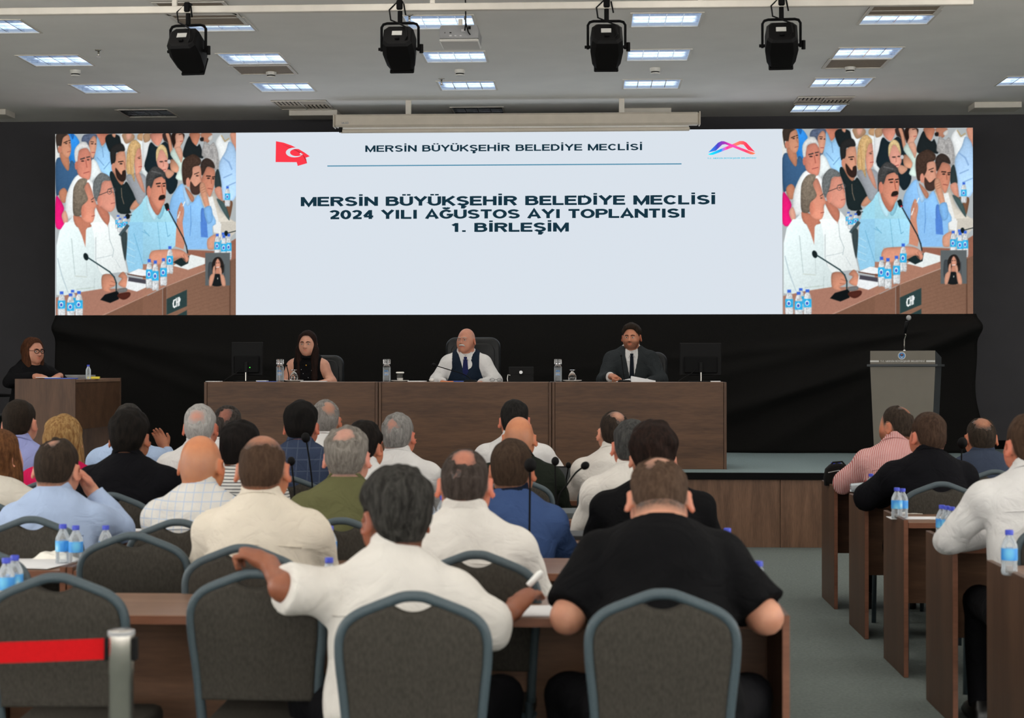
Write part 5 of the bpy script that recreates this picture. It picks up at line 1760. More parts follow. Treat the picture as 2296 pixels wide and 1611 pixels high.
    def garment(nm, mat, off, sleeve, blazer=False, armhole=None, vneck=None, zmin=.50, sd=0):
        cutn = np.array([0, .50, .866]) if not blazer else np.array([0, .35, .937])
        ncut = N + np.array([0, -.01, .068 if top != 'polo' else .040])
        def fn(p):
            f = torso(p, off)
            f = f + np.clip(wrinkle(p, seed + sd, .0090 if not blazer else .005), -.012 if not layers or sd else -.002, off - .007) * np.clip((ncut[2] - .07 - p[:, 2]) / .05, 0, 1)
            f = smax(f, (p - ncut) @ cutn, .006)
            f = smax(f, zmin - p[:, 2], .01)
            if armhole is not None:
                f = smax(f, np.abs(p[:, 0] - N[0]) - armhole - .05 * np.clip((N[2] - .12 - p[:, 2]) / .15, 0, 1), .008)
            for s in (-1, 1):
                E_, W_2, Hd = A[s]
                slv = sleeve[s] if isinstance(sleeve, dict) else sleeve
                if slv == 'none':
                    continue
                fl = off + .006
                if slv in ('short', 'wide'):
                    kk = .88 if slv == 'short' else 1.0
                    e = S[s] + (E_ - S[s]) * kk; dr = (E_ - S[s]) / np.linalg.norm(E_ - S[s])
                    g = rcone(p, S[s], E_ + (dr * .04 if slv == 'wide' else 0), .060 * arm_r, (.058 if slv == 'short' else .070) * arm_r) - fl
                    g = smax(g, (p - e) @ dr, .006)
                elif slv == 'elbow':
                    g = rcone(p, S[s], E_, .060 * arm_r, .056 * arm_r)
                    g = smin(g, rcone(p, E_, W_2, .056 * arm_r, .052 * arm_r), .03) - fl
                    e = E_ + (W_2 - E_) * (arms.get(('cut', s), .35)); dr = (W_2 - E_) / np.linalg.norm(W_2 - E_)
                    g = smax(g, np.where(rcone(p, E_, W_2, .05, .05) < rcone(p, S[s], E_, .05, .05), (p - e) @ dr, -1), .006)
                else:
                    g = arm(p, s, fl, 1.02)
                    e = E_ + (W_2 - E_) * (.93 if not blazer else .88); dr = (W_2 - E_) / np.linalg.norm(W_2 - E_)
                    g = smax(g, np.where(rcone(p, E_, W_2, .04, .04) < rcone(p, S[s], E_, .04, .04), (p - e) @ dr, -1), .005)
                g = g + np.clip(wrinkle(p * 1.4, seed + 3 + s + sd, .0075), -.012 if not layers or sd else -.002, min(off - .003, .010) if not sd else .004)
                f = smin(f, g, .03)
            if vneck is not None:
                zv = N[2] - vneck[0]
                wd = np.maximum(np.abs(p[:, 0] - N[0]) - np.clip(p[:, 2] - zv, -1, .3) * vneck[1], N[1] - .02 - p[:, 1])
                f = smax(f, -wd, .006)
            return f
        hc = .0125 * res
        ax_ = axis(xlo, xhi, hc, [(N[0] - .09, N[0] + .09, hc * .75)]); ay_ = axis(ylo, min(yhi, ext[:, 1].max() + .08), hc); az_ = axis(zmin - .03, zt - .12, hc, [(N[2] - .05, N[2] + .07, hc * .7)])
        Vc, Qc = surface(fn, ax_, ay_, az_)
        child(nm, np_mesh(nm, Vc, Qc, mat), t)
    nm = {'shirt': 'shirt', 'polo': 'polo_shirt', 'tee': 't_shirt', 'blazer': 'blazer', 'blouse': 'blouse', 'sleeveless': 'sleeveless_blouse'}[top]
    garment(nm, cm, off, sleeve if top != 'sleeveless' else 'none', top == 'blazer', sh - .02 if top == 'sleeveless' else None)
    for lay in layers:
        garment(*lay[0], **lay[1])
    # ---- collar round the neck
    if collar != 'none':
        c0 = N + np.array([0, -.002, .058])
        axd = (H + R @ np.array([0, -.022, -.055])) - (N + np.array([0, -.005, -.03])); axd /= np.linalg.norm(axd)
        rr = .0675 * neckw if top != 'blazer' else .072 * neckw
        hcol_ = .024 if top in ('shirt', 'vest') else (.016 if top in ('polo', 'blazer') else .009)
        if collar_h: hcol_ = collar_h
        openf = top in ('shirt', 'polo', 'blazer')
        def col_fn(p):
            v = p - c0
            hh = v @ axd
            rad = np.sqrt(np.maximum((v * v).sum(1) - hh * hh, 1e-12))
            fwd = v[:, 1]
            target = rr + np.clip(hh - .02, -1, 0) * -.75
            f = np.maximum(np.abs(rad - target) - .0065, np.abs(hh - .008 + fwd * .42) - hcol_)
            if openf:
                f = np.maximum(f, fwd - .052 + np.abs(v[:, 0]) * .4)
            return f - .001
        Vk, Qk = surface(col_fn, axis(c0[0] - .14, c0[0] + .14, .006), axis(c0[1] - .14, c0[1] + .14, .006), axis(c0[2] - .06, c0[2] + .10, .0055))
        if len(Vk):
            child('collar', np_mesh('collar', Vk, Qk, collar or cm), t)
    if top == 'shirt' and not face:
        zy = N[2] - .105
        pts = []
        ysamp = np.linspace(N[1] - .30, N[1] + .05, 220)
        for xx_ in np.linspace(-sh * .92, sh * .92, 15):
            f = torso(np.stack([np.full(220, N[0] + xx_), ysamp, np.full(220, zy - .02 * (xx_ / sh) ** 2)], 1), off)
            ii = np.where(f < 0)[0]
            if len(ii): pts.append((N[0] + xx_, ysamp[ii[0]] - .0005, zy - .02 * (xx_ / sh) ** 2))
        if len(pts) > 4:
            MB().tube(pts, .0034, 5).build('yoke_seam', cm, t, True)
    # ---- trousers and shoes
    if legs:
        def tr_fn(p):
            f = ellip(p, lerp(.0) + [0, 0, -.01], (.182 * w, .14 * d * w ** .5, .13)) - .008
            for s in (-1, 1):
                l = smin(rcone(p, hipj[s], knee[s], .094 * w ** .5, .070), rcone(p, knee[s], ank[s], .068, .058), .03)
                l = smax(l, .06 - p[:, 2], .01)
                f = smin(f, l, .04)
            return f + wrinkle(p, seed + 8, .003)
        Vt, Qt = surface(tr_fn, axis(-max(.30 * w, spread + .12), max(.30 * w, spread + .12), .02), axis(-.22, .56, .02), axis(.02, .74, .02))
        child('trousers', np_mesh('trousers', Vt, Qt, trousers or M['trousers']), t)
        for s in (-1, 1):
            a = ank[s]
            sm = MB().prism([(a[1] - .09, .002), (a[1] + .19, .002), (a[1] + .20, .03), (a[1] + .15, .062), (a[1] + .04, .10), (a[1] - .06, .105), (a[1] - .095, .06)], -.045, .045, .018)
            sm.v = [(a[0] + yy, xx, zz) for xx, yy, zz in sm.v]
            sm.build('shoe', M['shoe'], t, 50)
    def hp(q): return H + R @ (np.array(q) * hs)
    if face:
        ysm = np.linspace(.05, .13, 400)
        fz = head(np.stack([np.full(400, .031), ysm, np.full(400, .001)], 1))
        ye = ysm[np.where(fz < 0)[0][-1]] - .0070
        for s in (-1, 1):
            e = MB().ball((0, 0, 0), .0115, 14, 10).build('eye', M['eye'], t, True, loc=hp((s * .031, ye, .001)))
            ir = MB().ball((0, 0, 0), .0062, 10, 6).build('iris', M['iris'], e, True, loc=Vector(R @ np.array([.0, .0072, 0])))
            br = [hp((s * .012, .1005, .019)), hp((s * .03, .0985, .024)), hp((s * .050, .084, .018))]
            if not mous or True:
                MB().tube(br, [.0035, .0042, .0025], 6).build('eyebrow', M.setdefault(('brow', hcol), hair_mat('brow_hair', hcol)), t, True)
            lid = [hp((s * .031 + .0135 * math.cos(a), ye + .0095 - .007 * abs(math.cos(a)), .002 + .0062 * math.sin(a))) for a in np.linspace(PI, 0, 7)]
            MB().tube(lid, .0028, 6).build('eyelid', mats, t, True)
    if mous:
        pts = [hp(qq) for qq in ((-.030, .086, -.062), (-.018, .098, -.051), (0, .1025, -.048), (.018, .098, -.051), (.030, .086, -.062))]
        MB().tube(pts, [.004, .0085, .0085, .0085, .004], 8).build('moustache', hair_mat('moustache_hair', mous), t, True)
    if glasses:
        g = thing_part = bpy.data.objects.new('glasses', None)
        C.objects.link(g); g.parent = t
        for s in (-1, 1):
            MB().tube([hp((s * .031 + .0235 * math.cos(a), .108 - .006 * abs(s * .031 + .0235 * math.cos(a)) / .05, .0 + .018 * math.sin(a))) for a in np.linspace(0, 2 * PI, 15)[:-1]], .0028, 6, closed=True).build('rim', M['black'], g, True)
            MB().tube([hp((s * .055, .100, .006)), hp((s * .078, .05, .006)), hp((s * .083, -.01, .002))], .0022, 6).build('temple', M['black'], g, True)
        MB().tube([hp((-.008, .108, .004)), hp((0, .111, .007)), hp((.008, .108, .004))], .0024, 6).build('bridge', M['black'], g, True)
    if extra: extra(t, dict(H=H, N=N, S=S, A=A, R=R, hp=hp, lerp=lerp, torso=torso, off=off, w=w))
    return t
# ================================================================ camera picture shown on both ends of the video wall
def paint_picture():
    NP = 408
    yy, xx = np.mgrid[0:NP, 0:NP].astype(float)
    img = np.zeros((NP, NP, 3)); img[:] = (176, 182, 184)
    k = .13035
    Q1 = lambda p: (p[0] * k - 2, p[1] * k - 2)
    Q2 = lambda p: (p[0] * k + 198, p[1] * k - 2)
    Q3 = lambda p: (p[0] * k - 2, p[1] * k + 198)
    Q4 = lambda p: (p[0] * k + 198, p[1] * k + 198)
    def smoothed(P):
        P = np.array(P, float); n = len(P); out = []
        for i in range(n):
            p0, p1, p2, p3 = P[i - 1], P[i], P[(i + 1) % n], P[(i + 2) % n]
            for u in (0, .25, .5, .75):
                out.append(.5 * (2 * p1 + (p2 - p0) * u + (2 * p0 - 5 * p1 + 4 * p2 - p3) * u * u + (3 * p1 - p0 - 3 * p2 + p3) * u ** 3))
        return np.array(out)
    rng = np.random.RandomState(2)
    tex = rng.uniform(-1, 1, (NP, NP))
    for _ in range(3):
        tex = (2 * tex + np.roll(tex, 1, 0) + np.roll(tex, 1, 1) + np.roll(tex, -1, 0) + np.roll(tex, -1, 1)) / 4.4
    def comp(a, sl, col, g=None, noise=0.0):
        c = np.array(col, float)[None, None, :]
        if g is not None: c = c * (1 + g[..., None])
        if noise: c = c * (1 + noise * tex[sl][..., None])
        img[sl] = img[sl] * (1 - a[..., None]) + np.clip(c, 0, 255) * a[..., None]
    def blob(Q, pts, col, soft=1.0, sm=True, sh=None, noise=0.03, op=1.0):
        P = np.array([Q(p) for p in pts], float)
        if sm: P = smoothed(P)
        x0, y0 = np.floor(P.min(0) - 3).astype(int); x1, y1 = np.ceil(P.max(0) + 4).astype(int)
        x0, y0, x1, y1 = max(x0, 0), max(y0, 0), min(x1, NP), min(y1, NP)
        if x1 <= x0 or y1 <= y0: return
        sl = (slice(y0, y1), slice(x0, x1))
        X, Y = xx[sl], yy[sl]
        dmin = np.full(X.shape, 1e9); ins = np.zeros(X.shape, bool)
        for i in range(len(P)):
            ax, ay = P[i]; bx, by = P[(i + 1) % len(P)]
            ex, ey = bx - ax, by - ay
            t = np.clip(((X - ax) * ex + (Y - ay) * ey) / (ex * ex + ey * ey + 1e-9), 0, 1)
            dmin = np.minimum(dmin, (X - ax - t * ex) ** 2 + (Y - ay - t * ey) ** 2)
            c = (ay > Y) != (by > Y)
            if c.any():
                ins ^= c & (X < (bx - ax) * (Y - ay) / (by - ay + 1e-12) + ax)
        d = np.sqrt(dmin) * np.where(ins, -1, 1)
        a = np.clip(.5 - d / (2 * soft), 0, 1) * op
        g = None
        if sh is not None:
            c0 = P.mean(0); s = max(np.ptp(P[:, 0]), np.ptp(P[:, 1])) / 2 + 1e-6
            g = ((X - c0[0]) * sh[0] + (Y - c0[1]) * sh[1]) / s
        if sm:                                   # rounded look of the photographed forms
            rim = -.20 * np.exp(np.minimum(d, 0) / 3.0) + .05
            g = rim if g is None else g + rim
        comp(a, sl, col, g, noise)
    def ell(Q, c, r, col, soft=.8, op=1.0, rot=0.0, sh=None):
        n = 18
        pts = []
        for i in range(n):
            a = 2 * PI * i / n
            x, y = r[0] * math.cos(a), r[1] * math.sin(a)
            pts.append((c[0] + x * math.cos(rot) - y * math.sin(rot), c[1] + x * math.sin(rot) + y * math.cos(rot)))
        blob(Q, pts, col, soft, False, sh, op=op)
    def line(Q, pts, w, col, soft=.7, op=1.0):
        P = [np.array(p, float) for p in pts]
        for a, b in zip(P[:-1], P[1:]):
            d = b - a; L = np.hypot(*d) + 1e-6; n = np.array([-d[1], d[0]]) / L * w / 2; e = d / L * w * .3
            blob(Q, [a + n - e, b + n + e, b - n + e, a - n - e], col, soft, False, op=op)
    WHT, SKN = (236, 240, 240), (205, 142, 116)
    # ---- far rows
    blob(Q1, [(0, 20), (60, 20), (90, 480), (0, 500)], (226, 228, 224), sm=False)
    blob(Q1, [(230, 20), (340, 20), (420, 120), (430, 200), (370, 500), (260, 480)], (50, 140, 225), sh=(.1, -.1))
    blob(Q1, [(280, 20), (340, 20), (320, 110), (290, 60)], (40, 110, 190))
    blob(Q1, [(720, 20), (960, 20), (920, 120), (820, 220), (760, 130)], (190, 120, 98), sh=(-.1, .1))
    blob(Q1, [(690, 60), (760, 80), (830, 240), (900, 150), (960, 250), (1000, 640), (980, 760), (760, 620), (690, 400)], (150, 196, 232), sh=(.1, .12))
    line(Q1, [(830, 250), (850, 420)], 10, (110, 150, 190))
    line(Q1, [(740, 420), (860, 560)], 14, (118, 164, 208)); line(Q1, [(960, 500), (860, 620)], 14, (118, 164, 208))
    blob(Q1, [(880, 100), (960, 20), (1100, 40), (1160, 130), (1210, 320), (1000, 330), (940, 300)], (28, 34, 36))
    blob(Q1, [(1000, 20), (1060, 20), (1050, 80), (1010, 60)], (206, 150, 124))
    blob(Q1, [(1150, 20), (1260, 20), (1300, 200), (1230, 330), (1150, 150)], (232, 236, 236))
    blob(Q1, [(1180, 20), (1360, 20), (1380, 110), (1250, 190), (1190, 110)], (168, 132, 104))
    blob(Q1, [(1240, 20), (1340, 20), (1310, 110), (1260, 120)], (214, 160, 138))
    blob(Q1, [(1440, 100), (1611, 60), (1611, 720), (1500, 640), (1440, 300)], (226, 232, 232))
    blob(Q1, [(1460, 20), (1611, 20), (1611, 150), (1540, 150), (1440, 110)], (190, 150, 112))
    blob(Q2, [(0, 20), (140, 20), (130, 260), (60, 420), (0, 620)], (222, 224, 224))
    blob(Q2, [(20, 20), (130, 20), (120, 130), (30, 170), (0, 90)], (176, 140, 108))
    # woman in black, arms folded
    blob(Q2, [(130, 20), (350, 20), (330, 120), (260, 230), (160, 150)], (206, 138, 118), sh=(.1, .15))
    blob(Q2, [(130, 170), (250, 250), (400, 160), (520, 460), (600, 860), (480, 1060), (350, 900), (40, 640), (70, 380)], (26, 38, 44))
    blob(Q2, [(340, 20), (480, 20), (500, 260), (460, 360), (420, 180), (360, 140)], (54, 42, 40))
    blob(Q2, [(390, 20), (450, 30), (510, 300), (470, 360), (430, 160)], (206, 148, 120))
    blob(Q2, [(470, 470), (560, 480), (620, 610), (580, 690), (480, 640)], (200, 146, 118), sh=(.1, .2))
    blob(Q2, [(380, 640), (460, 640), (540, 700), (450, 790), (390, 740)], (206, 152, 126))
    # girl in mint blouse
    blob(Q2, [(500, 20), (700, 20), (700, 130), (640, 230), (560, 220), (520, 260)], (50, 34, 28))
    blob(Q2, [(560, 30), (670, 24), (700, 130), (650, 230), (640, 300), (540, 280), (560, 160)], (212, 158, 134), sh=(.1, .1))
    blob(Q2, [(500, 30), (560, 30), (540, 100), (560, 180), (520, 210), (500, 150)], (40, 28, 24))
    line(Q2, [(620, 38), (660, 34)], 12, (60, 40, 34)); line(Q2, [(640, 155), (680, 150)], 12, (170, 80, 76))
    blob(Q2, [(470, 380), (550, 280), (640, 460), (700, 360), (720, 460), (660, 640), (680, 820), (560, 780), (620, 600)], (206, 226, 216), sh=(.05, .1))
    blob(Q2, [(550, 280), (640, 250), (690, 380), (660, 520), (620, 440)], (212, 160, 136))
    # man in black shirt looking down
    blob(Q2, [(800, 20), (980, 20), (960, 140), (910, 230), (850, 180)], (186, 122, 96), sh=(.1, .15))
    blob(Q2, [(690, 330), (790, 70), (850, 170), (930, 240), (980, 210), (1040, 440), (900, 420), (720, 440)], (30, 36, 38))
    # checked shirt man with white beard
    blob(Q2, [(1000, 20), (1180, 20), (1170, 110), (1100, 190), (1030, 140)], (176, 122, 98))
    blob(Q2, [(1120, 100), (1190, 50), (1200, 120), (1150, 150)], (208, 206, 202))
    blob(Q2, [(1010, 380), (1060, 160), (1150, 220), (1220, 180), (1290, 350), (1300, 600), (1230, 640), (1060, 440)], (168, 166, 164), noise=.12)
    line(Q2, [(1180, 300), (1180, 420)], 60, (130, 128, 128), op=.4)
    blob(Q2, [(985, 100), (1040, 90), (1040, 150), (990, 150)], (34, 30, 30))
    # white top and light-blue shirt at the right
    blob(Q2, [(1250, 170), (1340, 40), (1400, 160), (1500, 140), (1500, 330), (1330, 500), (1290, 330)], (230, 234, 234))
    line(Q2, [(1350, 60), (1410, 160), (1480, 110)], 20, (180, 160, 120))
    blob(Q2, [(1500, 30), (1611, 30), (1611, 340), (1540, 200)], (206, 146, 122))
    blob(Q2, [(1420, 330), (1490, 160), (1611, 380), (1611, 1080), (1400, 1180), (1350, 900), (1310, 560)], (172, 206, 240), sh=(.05, .1))
    line(Q2, [(1380, 440), (1480, 520), (1530, 640)], 26, (140, 176, 218)); line(Q2, [(1390, 780), (1530, 720)], 20, (140, 176, 218)); line(Q2, [(1440, 930), (1600, 860)], 18, (140, 176, 218))
    blob(Q2, [(1240, 720), (1300, 640), (1350, 900), (1330, 960), (1240, 950)], (46, 58, 60))
    blob(Q2, [(1230, 980), (1340, 940), (1370, 1180), (1290, 1130)], (212, 150, 128))
    blob(Q2, [(1370, 1180), (1530, 1180), (1530, 1320), (1480, 1490), (1420, 1250)], (120, 84, 62))
    # ---- second row of people
    # man in navy polo (left)
    blob(Q1, [(20, 520), (100, 420), (230, 560), (300, 470), (380, 580), (420, 760), (300, 960), (220, 1020), (80, 1060), (30, 1030)], (58, 92, 128), sh=(.1, -.05))
    blob(Q1, [(80, 1020), (160, 940), (225, 1010), (205, 1180), (120, 1180)], (190, 128, 100))
    blob(Q1, [(100, 320), (240, 400), (260, 600), (220, 640), (120, 480)], (186, 126, 98))
    blob(Q1, [(90, 60), (240, 20), (285, 180), (285, 330), (240, 420), (160, 380), (95, 260)], (198, 140, 112), sh=(.1, .1))
    blob(Q1, [(30, 20), (230, 20), (150, 80), (115, 230), (60, 220), (80, 340), (50, 280)], (58, 48, 42))
    ell(Q1, (95, 280), (34, 62), (192, 126, 102))
    line(Q1, [(165, 165), (225, 140)], 16, (50, 38, 32)); line(Q1, [(245, 130), (275, 125)], 14, (50, 38, 32))
    ell(Q1, (205, 178), (20, 10), (50, 36, 32)); ell(Q1, (265, 165), (12, 9), (50, 36, 32)); line(Q1, [(250, 190), (275, 250)], 10, (168, 108, 86)); line(Q1, [(225, 325), (285, 310)], 10, (150, 84, 76))
    # head scarf woman
    blob(Q1, [(470, 140), (520, 30), (720, 20), (730, 120), (700, 260), (690, 420), (640, 480), (600, 300), (560, 160)], (86, 98, 122), noise=.12)
    blob(Q1, [(610, 130), (680, 50), (730, 110), (725, 270), (680, 420), (630, 400), (600, 220)], (210, 152, 126), sh=(.05, .1))
    line(Q1, [(630, 150), (680, 155)], 12, (50, 38, 34)); ell(Q1, (655, 185), (22, 10), (44, 32, 30)); ell(Q1, (712, 190), (12, 10), (44, 32, 30)); line(Q1, [(650, 335), (700, 335)], 14, (160, 80, 80))
    blob(Q1, [(640, 480), (720, 480), (790, 620), (800, 700), (680, 800), (620, 850)], (232, 240, 240))
    # white-haired man
    blob(Q1, [(190, 1250), (240, 980), (400, 720), (620, 800), (700, 1000), (600, 1300), (240, 1480)], WHT, sh=(.05, -.05))
    blob(Q1, [(380, 480), (420, 300), (560, 250), (630, 380), (640, 640), (600, 800), (480, 770), (400, 680)], (206, 132, 112), sh=(.12, .08))
    blob(Q1, [(360, 480), (350, 300), (420, 190), (520, 155), (600, 230), (620, 330), (560, 260), (440, 290), (410, 400), (400, 480)], (222, 222, 220), noise=.05)
    ell(Q1, (378, 560), (24, 70), (196, 118, 100))
    line(Q1, [(455, 450), (525, 430)], 22, (70, 60, 58)); line(Q1, [(560, 420), (610, 410)], 20, (70, 60, 58))
    ell(Q1, (490, 482), (28, 12), (60, 44, 42)); ell(Q1, (585, 460), (22, 12), (60, 44, 42)); line(Q1, [(545, 470), (565, 590)], 16, (176, 98, 84)); line(Q1, [(510, 690), (605, 665)], 12, (150, 76, 72))
    # bearded man in black polo
    blob(Q1, [(960, 760), (1000, 660), (1180, 880), (1250, 840), (1340, 980), (1420, 1150), (1310, 1300), (1320, 1380), (1100, 1360), (1040, 1000)], (30, 40, 42))
    blob(Q1, [(1310, 1290), (1410, 1150), (1490, 1230), (1380, 1320)], (198, 142, 116))
    blob(Q1, [(1000, 600), (1200, 780), (1170, 900), (1080, 800)], (180, 122, 96))
    blob(Q1, [(1040, 400), (1180, 300), (1230, 380), (1240, 620), (1200, 800), (1080, 740), (1000, 620)], (204, 146, 120), sh=(.15, .05))
    blob(Q1, [(970, 300), (1060, 200), (1180, 190), (1220, 310), (1080, 330), (1060, 480), (1010, 540), (980, 520)], (40, 40, 40))
    blob(Q1, [(1060, 600), (1160, 720), (1180, 660), (1235, 650), (1235, 800), (1160, 840), (1080, 760)], (50, 36, 32))
    ell(Q1, (1022, 590), (30, 70), (204, 140, 116)); line(Q1, [(1110, 500), (1190, 490)], 18, (40, 30, 28)); ell(Q1, (1155, 532), (26, 12), (40, 30, 28)); line(Q1, [(1205, 500), (1225, 610)], 12, (172, 112, 90))
    line(Q1, [(1160, 950), (1170, 1100), (1205, 1220)], 9, (150, 130, 110))
    # blonde woman in grey blazer
    blob(Q1, [(1240, 760), (1340, 700), (1500, 700), (1590, 790), (1590, 1080), (1470, 1240), (1330, 950)], (150, 154, 160), sh=(.1, 0))
    blob(Q1, [(1400, 720), (1480, 700), (1570, 1020), (1500, 960)], (206, 148, 126))
    blob(Q1, [(1380, 260), (1480, 230), (1510, 400), (1515, 600), (1460, 700), (1400, 680)], (216, 150, 128), sh=(.05, .1))
    blob(Q1, [(1245, 520), (1280, 240), (1380, 120), (1480, 190), (1490, 260), (1430, 300), (1380, 560), (1390, 840), (1330, 720), (1260, 700)], (206, 170, 118), noise=.10)
    line(Q1, [(1300, 300), (1330, 700)], 18, (176, 136, 86), op=.6); line(Q1, [(1360, 260), (1370, 700)], 14, (226, 196, 146), op=.6)
    line(Q1, [(1440, 430), (1500, 400)], 10, (130, 90, 70)); ell(Q1, (1470, 440), (20, 9), (60, 46, 42)); line(Q1, [(1460, 590), (1515, 580)], 12, (170, 80, 78))
    # blonde ponytail woman
    blob(Q2, [(230, 480), (240, 300), (330, 220), (420, 360), (430, 470), (440, 580), (380, 680), (280, 620)], (214, 152, 134), sh=(.05, .1))
    blob(Q2, [(225, 470), (230, 300), (310, 205), (400, 270), (430, 450), (360, 330), (300, 300), (255, 420), (240, 480)], (222, 194, 142), noise=.08)
    ell(Q2, (315, 500), (34, 12), (70, 54, 50)); ell(Q2, (395, 490), (24, 12), (70, 54, 50)); line(Q2, [(350, 500), (350, 580)], 14, (184, 120, 104)); line(Q2, [(340, 645), (390, 635)], 12, (160, 80, 78))
    ell(Q2, (448, 500), (28, 36), (196, 196, 196))
    # pink sleeve and bottle at the left edge
    blob(Q1, [(25, 1110), (90, 1130), (170, 1290), (130, 1430), (190, 1611), (25, 1611)], (232, 30, 120), sh=(-.05, .05))
    blob(Q1, [(130, 1420), (190, 1330), (240, 1480), (190, 1590)], (226, 166, 144))
    # ---- third man, beige jacket
    blob(Q2, [(960, 1080), (1150, 1080), (1240, 1040), (1340, 1340), (1611, 1560), (1611, 1611), (1150, 1611), (1020, 1300)], (206, 200, 188), sh=(.05, .08))
    blob(Q4, [(1200, 0), (1600, 0), (1611, 160), (1500, 280), (1250, 260), (1200, 120)], (206, 200, 188), sm=False)
    blob(Q2, [(1120, 1120), (1200, 1100), (1300, 1500), (1300, 1611), (1180, 1611)], (236, 238, 236), sm=False)
    blob(Q4, [(1200, 0), (1330, 0), (1330, 200), (1220, 180)], (236, 238, 236), sm=False)
    blob(Q2, [(1050, 680), (1100, 590), (1230, 640), (1235, 800), (1215, 960), (1150, 1110), (1080, 1000), (1000, 850)], (196, 130, 106), sh=(.1, .1))
    blob(Q2, [(990, 690), (1000, 520), (1090, 445), (1200, 500), (1235, 620), (1110, 590), (1050, 700), (1020, 740)], (56, 46, 42), noise=.1)
    line(Q2, [(1095, 750), (1160, 755)], 20, (40, 30, 28)); line(Q2, [(1195, 770), (1235, 765)], 18, (40, 30, 28)); ell(Q2, (1128, 790), (26, 12), (40, 30, 28)); ell(Q2, (1210, 798), (20, 12), (40, 30, 28)); line(Q2, [(1175, 800), (1180, 880)], 16, (166, 102, 82)); line(Q2, [(1120, 960), (1190, 975)], 12, (140, 72, 66))
    blob(Q2, [(1270, 1140), (1400, 1220), (1480, 1420), (1480, 1510), (1360, 1330)], (70, 92, 92))
    # bearded man in blue shirt, hand to chin
    blob(Q2, [(460, 1250), (530, 1040), (690, 880), (820, 1200), (960, 1070), (1060, 1300), (1200, 1400), (1200, 1611), (460, 1611)], (140, 192, 240), sh=(.08, -.08))
    blob(Q4, [(560, 0), (1200, 0), (1200, 230), (1110, 290), (1110, 470), (760, 470), (700, 300)], (142, 194, 242), sm=False)
    blob(Q2, [(1000, 1330), (1060, 1330), (1100, 1611), (1010, 1611)], (84, 134, 214)); blob(Q4, [(990, 0), (1100, 0), (1120, 270), (1000, 260)], (84, 134, 214), sm=False)
    line(Q2, [(820, 1260), (830, 1611)], 12, (104, 156, 214)); line(Q4, [(830, 0), (810, 240)], 12, (104, 156, 214))
    blob(Q2, [(690, 890), (740, 1000), (810, 1190), (760, 1260), (700, 1080)], (172, 212, 246))
    blob(Q2, [(730, 940), (860, 1080), (880, 1160), (840, 1190), (760, 1050)], (186, 128, 102))
    blob(Q2, [(850, 600), (980, 580), (1010, 790), (990, 900), (930, 1040), (850, 1040), (780, 860)], (210, 152, 128), sh=(.08, .05))
    blob(Q2, [(670, 620), (700, 470), (860, 375), (990, 460), (980, 560), (860, 600), (850, 720), (800, 830), (740, 900), (690, 860)], (66, 50, 42), noise=.12)
    blob(Q2, [(820, 840), (900, 930), (1000, 860), (980, 1040), (880, 1070), (820, 1000)], (70, 52, 46))
    ell(Q2, (775, 855), (34, 80), (214, 146, 124)); line(Q2, [(885, 720), (960, 690)], 14, (60, 44, 38)); ell(Q2, (935, 745), (26, 12), (60, 44, 38)); line(Q2, [(975, 730), (1005, 820)], 12, (176, 116, 94))
    blob(Q2, [(990, 870), (1060, 880), (1110, 1080), (1150, 1290), (1090, 1320), (1000, 1080), (975, 960)], (208, 152, 124), sh=(.1, .05))
    for j in range(3): line(Q2, [(1000 + 12 * j, 960 + 38 * j), (1060 + 8 * j, 930 + 40 * j)], 7, (160, 104, 82))
    blob(Q2, [(1050, 1320), (1170, 1270), (1200, 1500), (1110, 1560)], (126, 180, 232))
    blob(Q4, [(1115, 300), (1250, 215), (1260, 330), (1230, 460), (1120, 460)], (212, 156, 130))
    # ---- front row: speaker with moustache
    blob(Q1, [(1590, 1080), (1500, 1220), (1340, 1380), (1290, 1611), (1611, 1611), (1611, 1080)], (160, 218, 238), sm=False)
    blob(Q2, [(0, 1150), (60, 1080), (250, 1420), (330, 1230), (420, 1300), (560, 1611), (0, 1611)], (168, 222, 238), sm=False, sh=(.03, -.05))
    blob(Q3, [(1290, 0), (1611, 0), (1611, 760), (1540, 790), (1290, 860), (1240, 600)], (150, 206, 236), sm=False)
    blob(Q4, [(0, 0), (560, 0), (590, 160), (560, 400), (480, 480), (140, 480), (100, 640), (0, 770)], (160, 214, 238), sm=False, sh=(.05, -.05))
    line(Q3, [(1520, 160), (1600, 200)], 12, (118, 180, 214)); line(Q3, [(1380, 200), (1540, 740)], 14, (120, 182, 214))
    for j in range(4): line(Q3, [(1260, 300 + 120 * j), (1390, 380 + 110 * j)], 9, (190, 228, 244))
    line(Q4, [(250, 0), (300, 480)], 10, (118, 180, 206)); line(Q4, [(390, 0), (430, 250), (470, 220)], 10, (110, 172, 204)); line(Q4, [(20, 140), (110, 240)], 12, (112, 176, 206))
    blob(Q2, [(60, 1090), (160, 1280), (240, 1430), (180, 1500), (80, 1300)], (190, 232, 246)); blob(Q2, [(250, 1430), (340, 1240), (370, 1330), (300, 1480)], (138, 198, 220))
    blob(Q2, [(90, 1000), (180, 1150), (330, 1240), (250, 1420), (120, 1220)], (186, 116, 94))
    blob(Q2, [(130, 940), (200, 800), (350, 760), (400, 900), (390, 1100), (360, 1220), (270, 1330), (160, 1200), (100, 1060)], (208, 138, 114), sh=(.14, .04))
    blob(Q2, [(50, 900), (70, 720), (190, 580), (320, 630), (385, 720), (370, 800), (300, 740), (200, 800), (150, 940), (110, 960), (60, 1080)], (66, 66, 66), noise=.14)
    line(Q2, [(150, 660), (300, 700)], 20, (120, 120, 120), op=.6)
